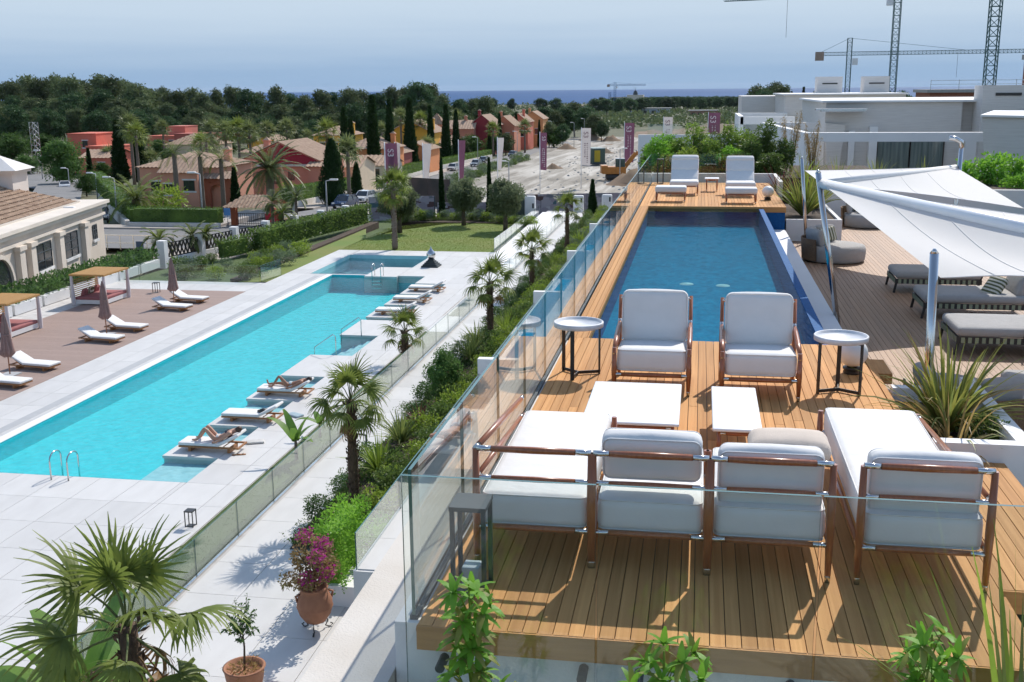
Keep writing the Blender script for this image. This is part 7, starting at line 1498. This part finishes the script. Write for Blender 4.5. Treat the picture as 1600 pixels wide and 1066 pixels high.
flax('dry drooping flax blades at the near side of the corner planter', 2.40, 10.25, -.05, 60, .6, .03, 6, 1.05, 2.0, ('dry','phorm','dry'))
flax('striped flax with long blades at the lower right picture corner', 1.78, 5.55, -.6, 40, 1.45, .045, 7, .55, .7, ('lime','phorm','phorm'))
plant('shrub', 'mossy green low shrub in the corner planter beside the flax', 2.68, 10.5, -.12, .5)
flax('tall yellow striped flax beside the far pool corner', 3.0, 33.0, -.42, 150, 1.5, .05, 8, .62, .7, ('variegated','phorm','lime'))
flax('yellow striped flax right of the slim mast', 3.5, 35.0, -.42, 110, 1.3, .05, 9, .7, .8, ('variegated','phorm','lime')); flax('dark purple cordyline at the far deck corner', 2.65, 37.6, -.2, 60, .95, .04, 10, .9, .5, ('red','red','cyp'), 'cordyline')
for k, (x, y, s, lab) in enumerate(((4.6,38.6,1.0,'striped grass tuft before the stone villa, left'),(5.9,39.0,1.0,'striped grass tuft before the stone villa, middle'),(7.4,39.2,1.0,'striped grass tuft before the stone villa, right'),(3.6,40.4,1.1,'yellow grass tuft behind the dark cordyline'))): flax(lab, x, y, -.1, 70, 1.0*s, .04, 20+k, .7, .8, ('variegated','phorm','lime'), 'grass')
rb_ = lambda c, r_, n, l, m_, nm, lab, z0: None
def bushy(label, x, y, z, blobs, n, lsz, m, name='leafy_shrub', asp=.5, cat='shrub', dens_stem=True):
    t = thing(name, label, cat, (x, y, z)); rng = np.random.default_rng(int(abs(x*100+y*7))); ps = []; mb = MB(); tot = sum(r_[0] for _, r_ in blobs)
    for c, r_ in blobs:
        P, D = blob_pts(int(n*r_[0]/tot), c, r_, .35, rng); D[:, 2] += .3; ps.append(cards(P, D, lsz, lsz*asp, .15, .8, rng)); mb.tube([(0,0,-.1),(c[0]*.5,c[1]*.5,c[2]*.5),c], [.03,.02,.008], 5)
    V, F, _ = vcat(ps); put('foliage', vf_mesh('foliage', V, F, M[m]), t); mb.build('stems', M['trunk'], t); return t
for k, (x, y, w, h, m_, lab) in enumerate(((-1.5,42.0,.8,1.25,'scheff','dark leafy shrub at the left end of the roof planting'),(-.75,42.6,.9,1.25,'bamboo','golden leafy shrub behind the left far lounge chair'),(-.2,43.4,.7,1.75,'bamboo','tall feathery shrub sprouting above the roof planting'),(.55,42.4,.8,1.2,'bamboo','mid green shrub between the far lounge chairs'),(1.15,42.8,.75,1.7,'bamboo','bright green pointed bamboo clump behind the right lounge chair'),(1.9,42.4,.9,1.2,'shrub','leafy shrub right of the bright bamboo'),(2.35,43.0,.6,1.85,'shrub','dark upright shrub before the white pergola wall'),(2.9,42.6,.8,1.15,'shrub','dark bushy shrub at the right of the roof planting'),(-1.9,43.6,.6,.9,'bamboo','small yellow shrub over the glass corner'),(.1,41.6,.9,.75,'shrub','low dark shrub just behind the far glass screen'),(-1.0,41.4,.9,.7,'shrub','low shrub behind the far glass, left'),(1.4,41.5,.9,.75,'broad','low shrub behind the far glass, right'),(2.5,41.3,.8,.75,'shrub','low shrub beside the dark cordyline'),(-1.15,43.2,.9,1.35,'scheff','broad green shrub rising left behind the far glass'),(.25,43.0,.9,1.35,'shrub','round green shrub in the middle of the roof planting'),(1.6,43.4,.9,1.45,'bamboo','yellow green shrub right of the bright bamboo clump'),(2.1,44.2,.9,1.4,'shrub','dense shrub at the back of the roof planting'),(-.5,41.5,.8,.9,'lime','lime shrub peeping between the lounge chairs'),(.9,41.7,.8,.95,'scheff','fresh green shrub behind the small side table'))):
    w *= 1.3
    bl = [((rnd.uniform(-.25,.25)*w, rnd.uniform(-.25,.25)*w, h*(.25+.62*j/5)), (w*.5*(1-.45*j/5), w*.45*(1-.45*j/5), h*.2)) for j in range(6)]
    bushy(lab, x, y, .1, bl, 2600, .115, m_, asp=.42)
for k, (x, y, h, lab) in enumerate(((3.3,43.0,2.3,'tall dry brown bamboo before the white pergola, left stem clump'),(4.2,43.4,1.9,'tall dry brown bamboo before the white pergola, right stem clump'))):
    t = thing('dry_bamboo', lab, 'bamboo', (x, y, .1)); m = MB(); pts_ = []
    for j in range(16):
        a = rnd.uniform(0, 6.28); e = (math.cos(a)*.35, math.sin(a)*.35, h*rnd.uniform(.65,1)); m.tube([(math.cos(a)*.1,math.sin(a)*.1,0),(e[0]*.6,e[1]*.6,e[2]*.6),e], [.012,.008,.003], 4); pts_ += [np.array(e)*u_+np.array((math.cos(a)*.1*(1-u_), math.sin(a)*.1*(1-u_), 0)) for u_ in np.random.default_rng(k*20+j).uniform(.3,1.02,55)]
    m.build('canes', M['dry'], t); V, F = cards(np.array(pts_), rng.normal(0,.7,(len(pts_),3)), .13, .018, .4, .5, rng); put('leaves', vf_mesh('leaves', V, F, M['dry']), t)
for k, (x, y, h, lab) in enumerate(((9.0,40.5,1.5,'glossy shrub behind the far sail, left'),(9.9,40.8,1.8,'glossy shrub behind the far sail, beside the bent mast'),(10.8,41.2,1.7,'glossy shrub right of the bent mast'),(10.6,39.6,1.1,'low glossy shrub at the stone corner'))):
    bl = [((rnd.uniform(-.4,.4), rnd.uniform(-.3,.3), h*(.2+.65*j/6)), (.45,.4,.28)) for j in range(7)]; bushy(lab, x, y, -.9, bl, 1700, .16, 'scheff', asp=.5)
tp2 = thing('terrace_screen', 'white low wall closing the far end of the lounge deck', 'wall'); MB().box(3.9,44.3,-6,12,44.6,-.3).build('wall', M['whitewall'], tp2)
# a thin marine haze over the whole place
hz = MB().box(-17000,-300,-40,17000,20500,60).build('haze', None); hz['kind'] = 'stuff'; hz.data.materials.clear()
hm = bpy.data.materials.new('sea_haze'); hm.use_nodes = True; hn = hm.node_tree.nodes; hn.clear(); ho = hn.new('ShaderNodeOutputMaterial'); hv = hn.new('ShaderNodeVolumePrincipled'); hv.inputs['Density'].default_value = .000014; hv.inputs['Color'].default_value = (.72,.80,.92,1); hv.inputs['Anisotropy'].default_value = .2
hm.node_tree.links.new(hv.outputs[0], ho.inputs['Volume']); hz.data.materials.append(hm)
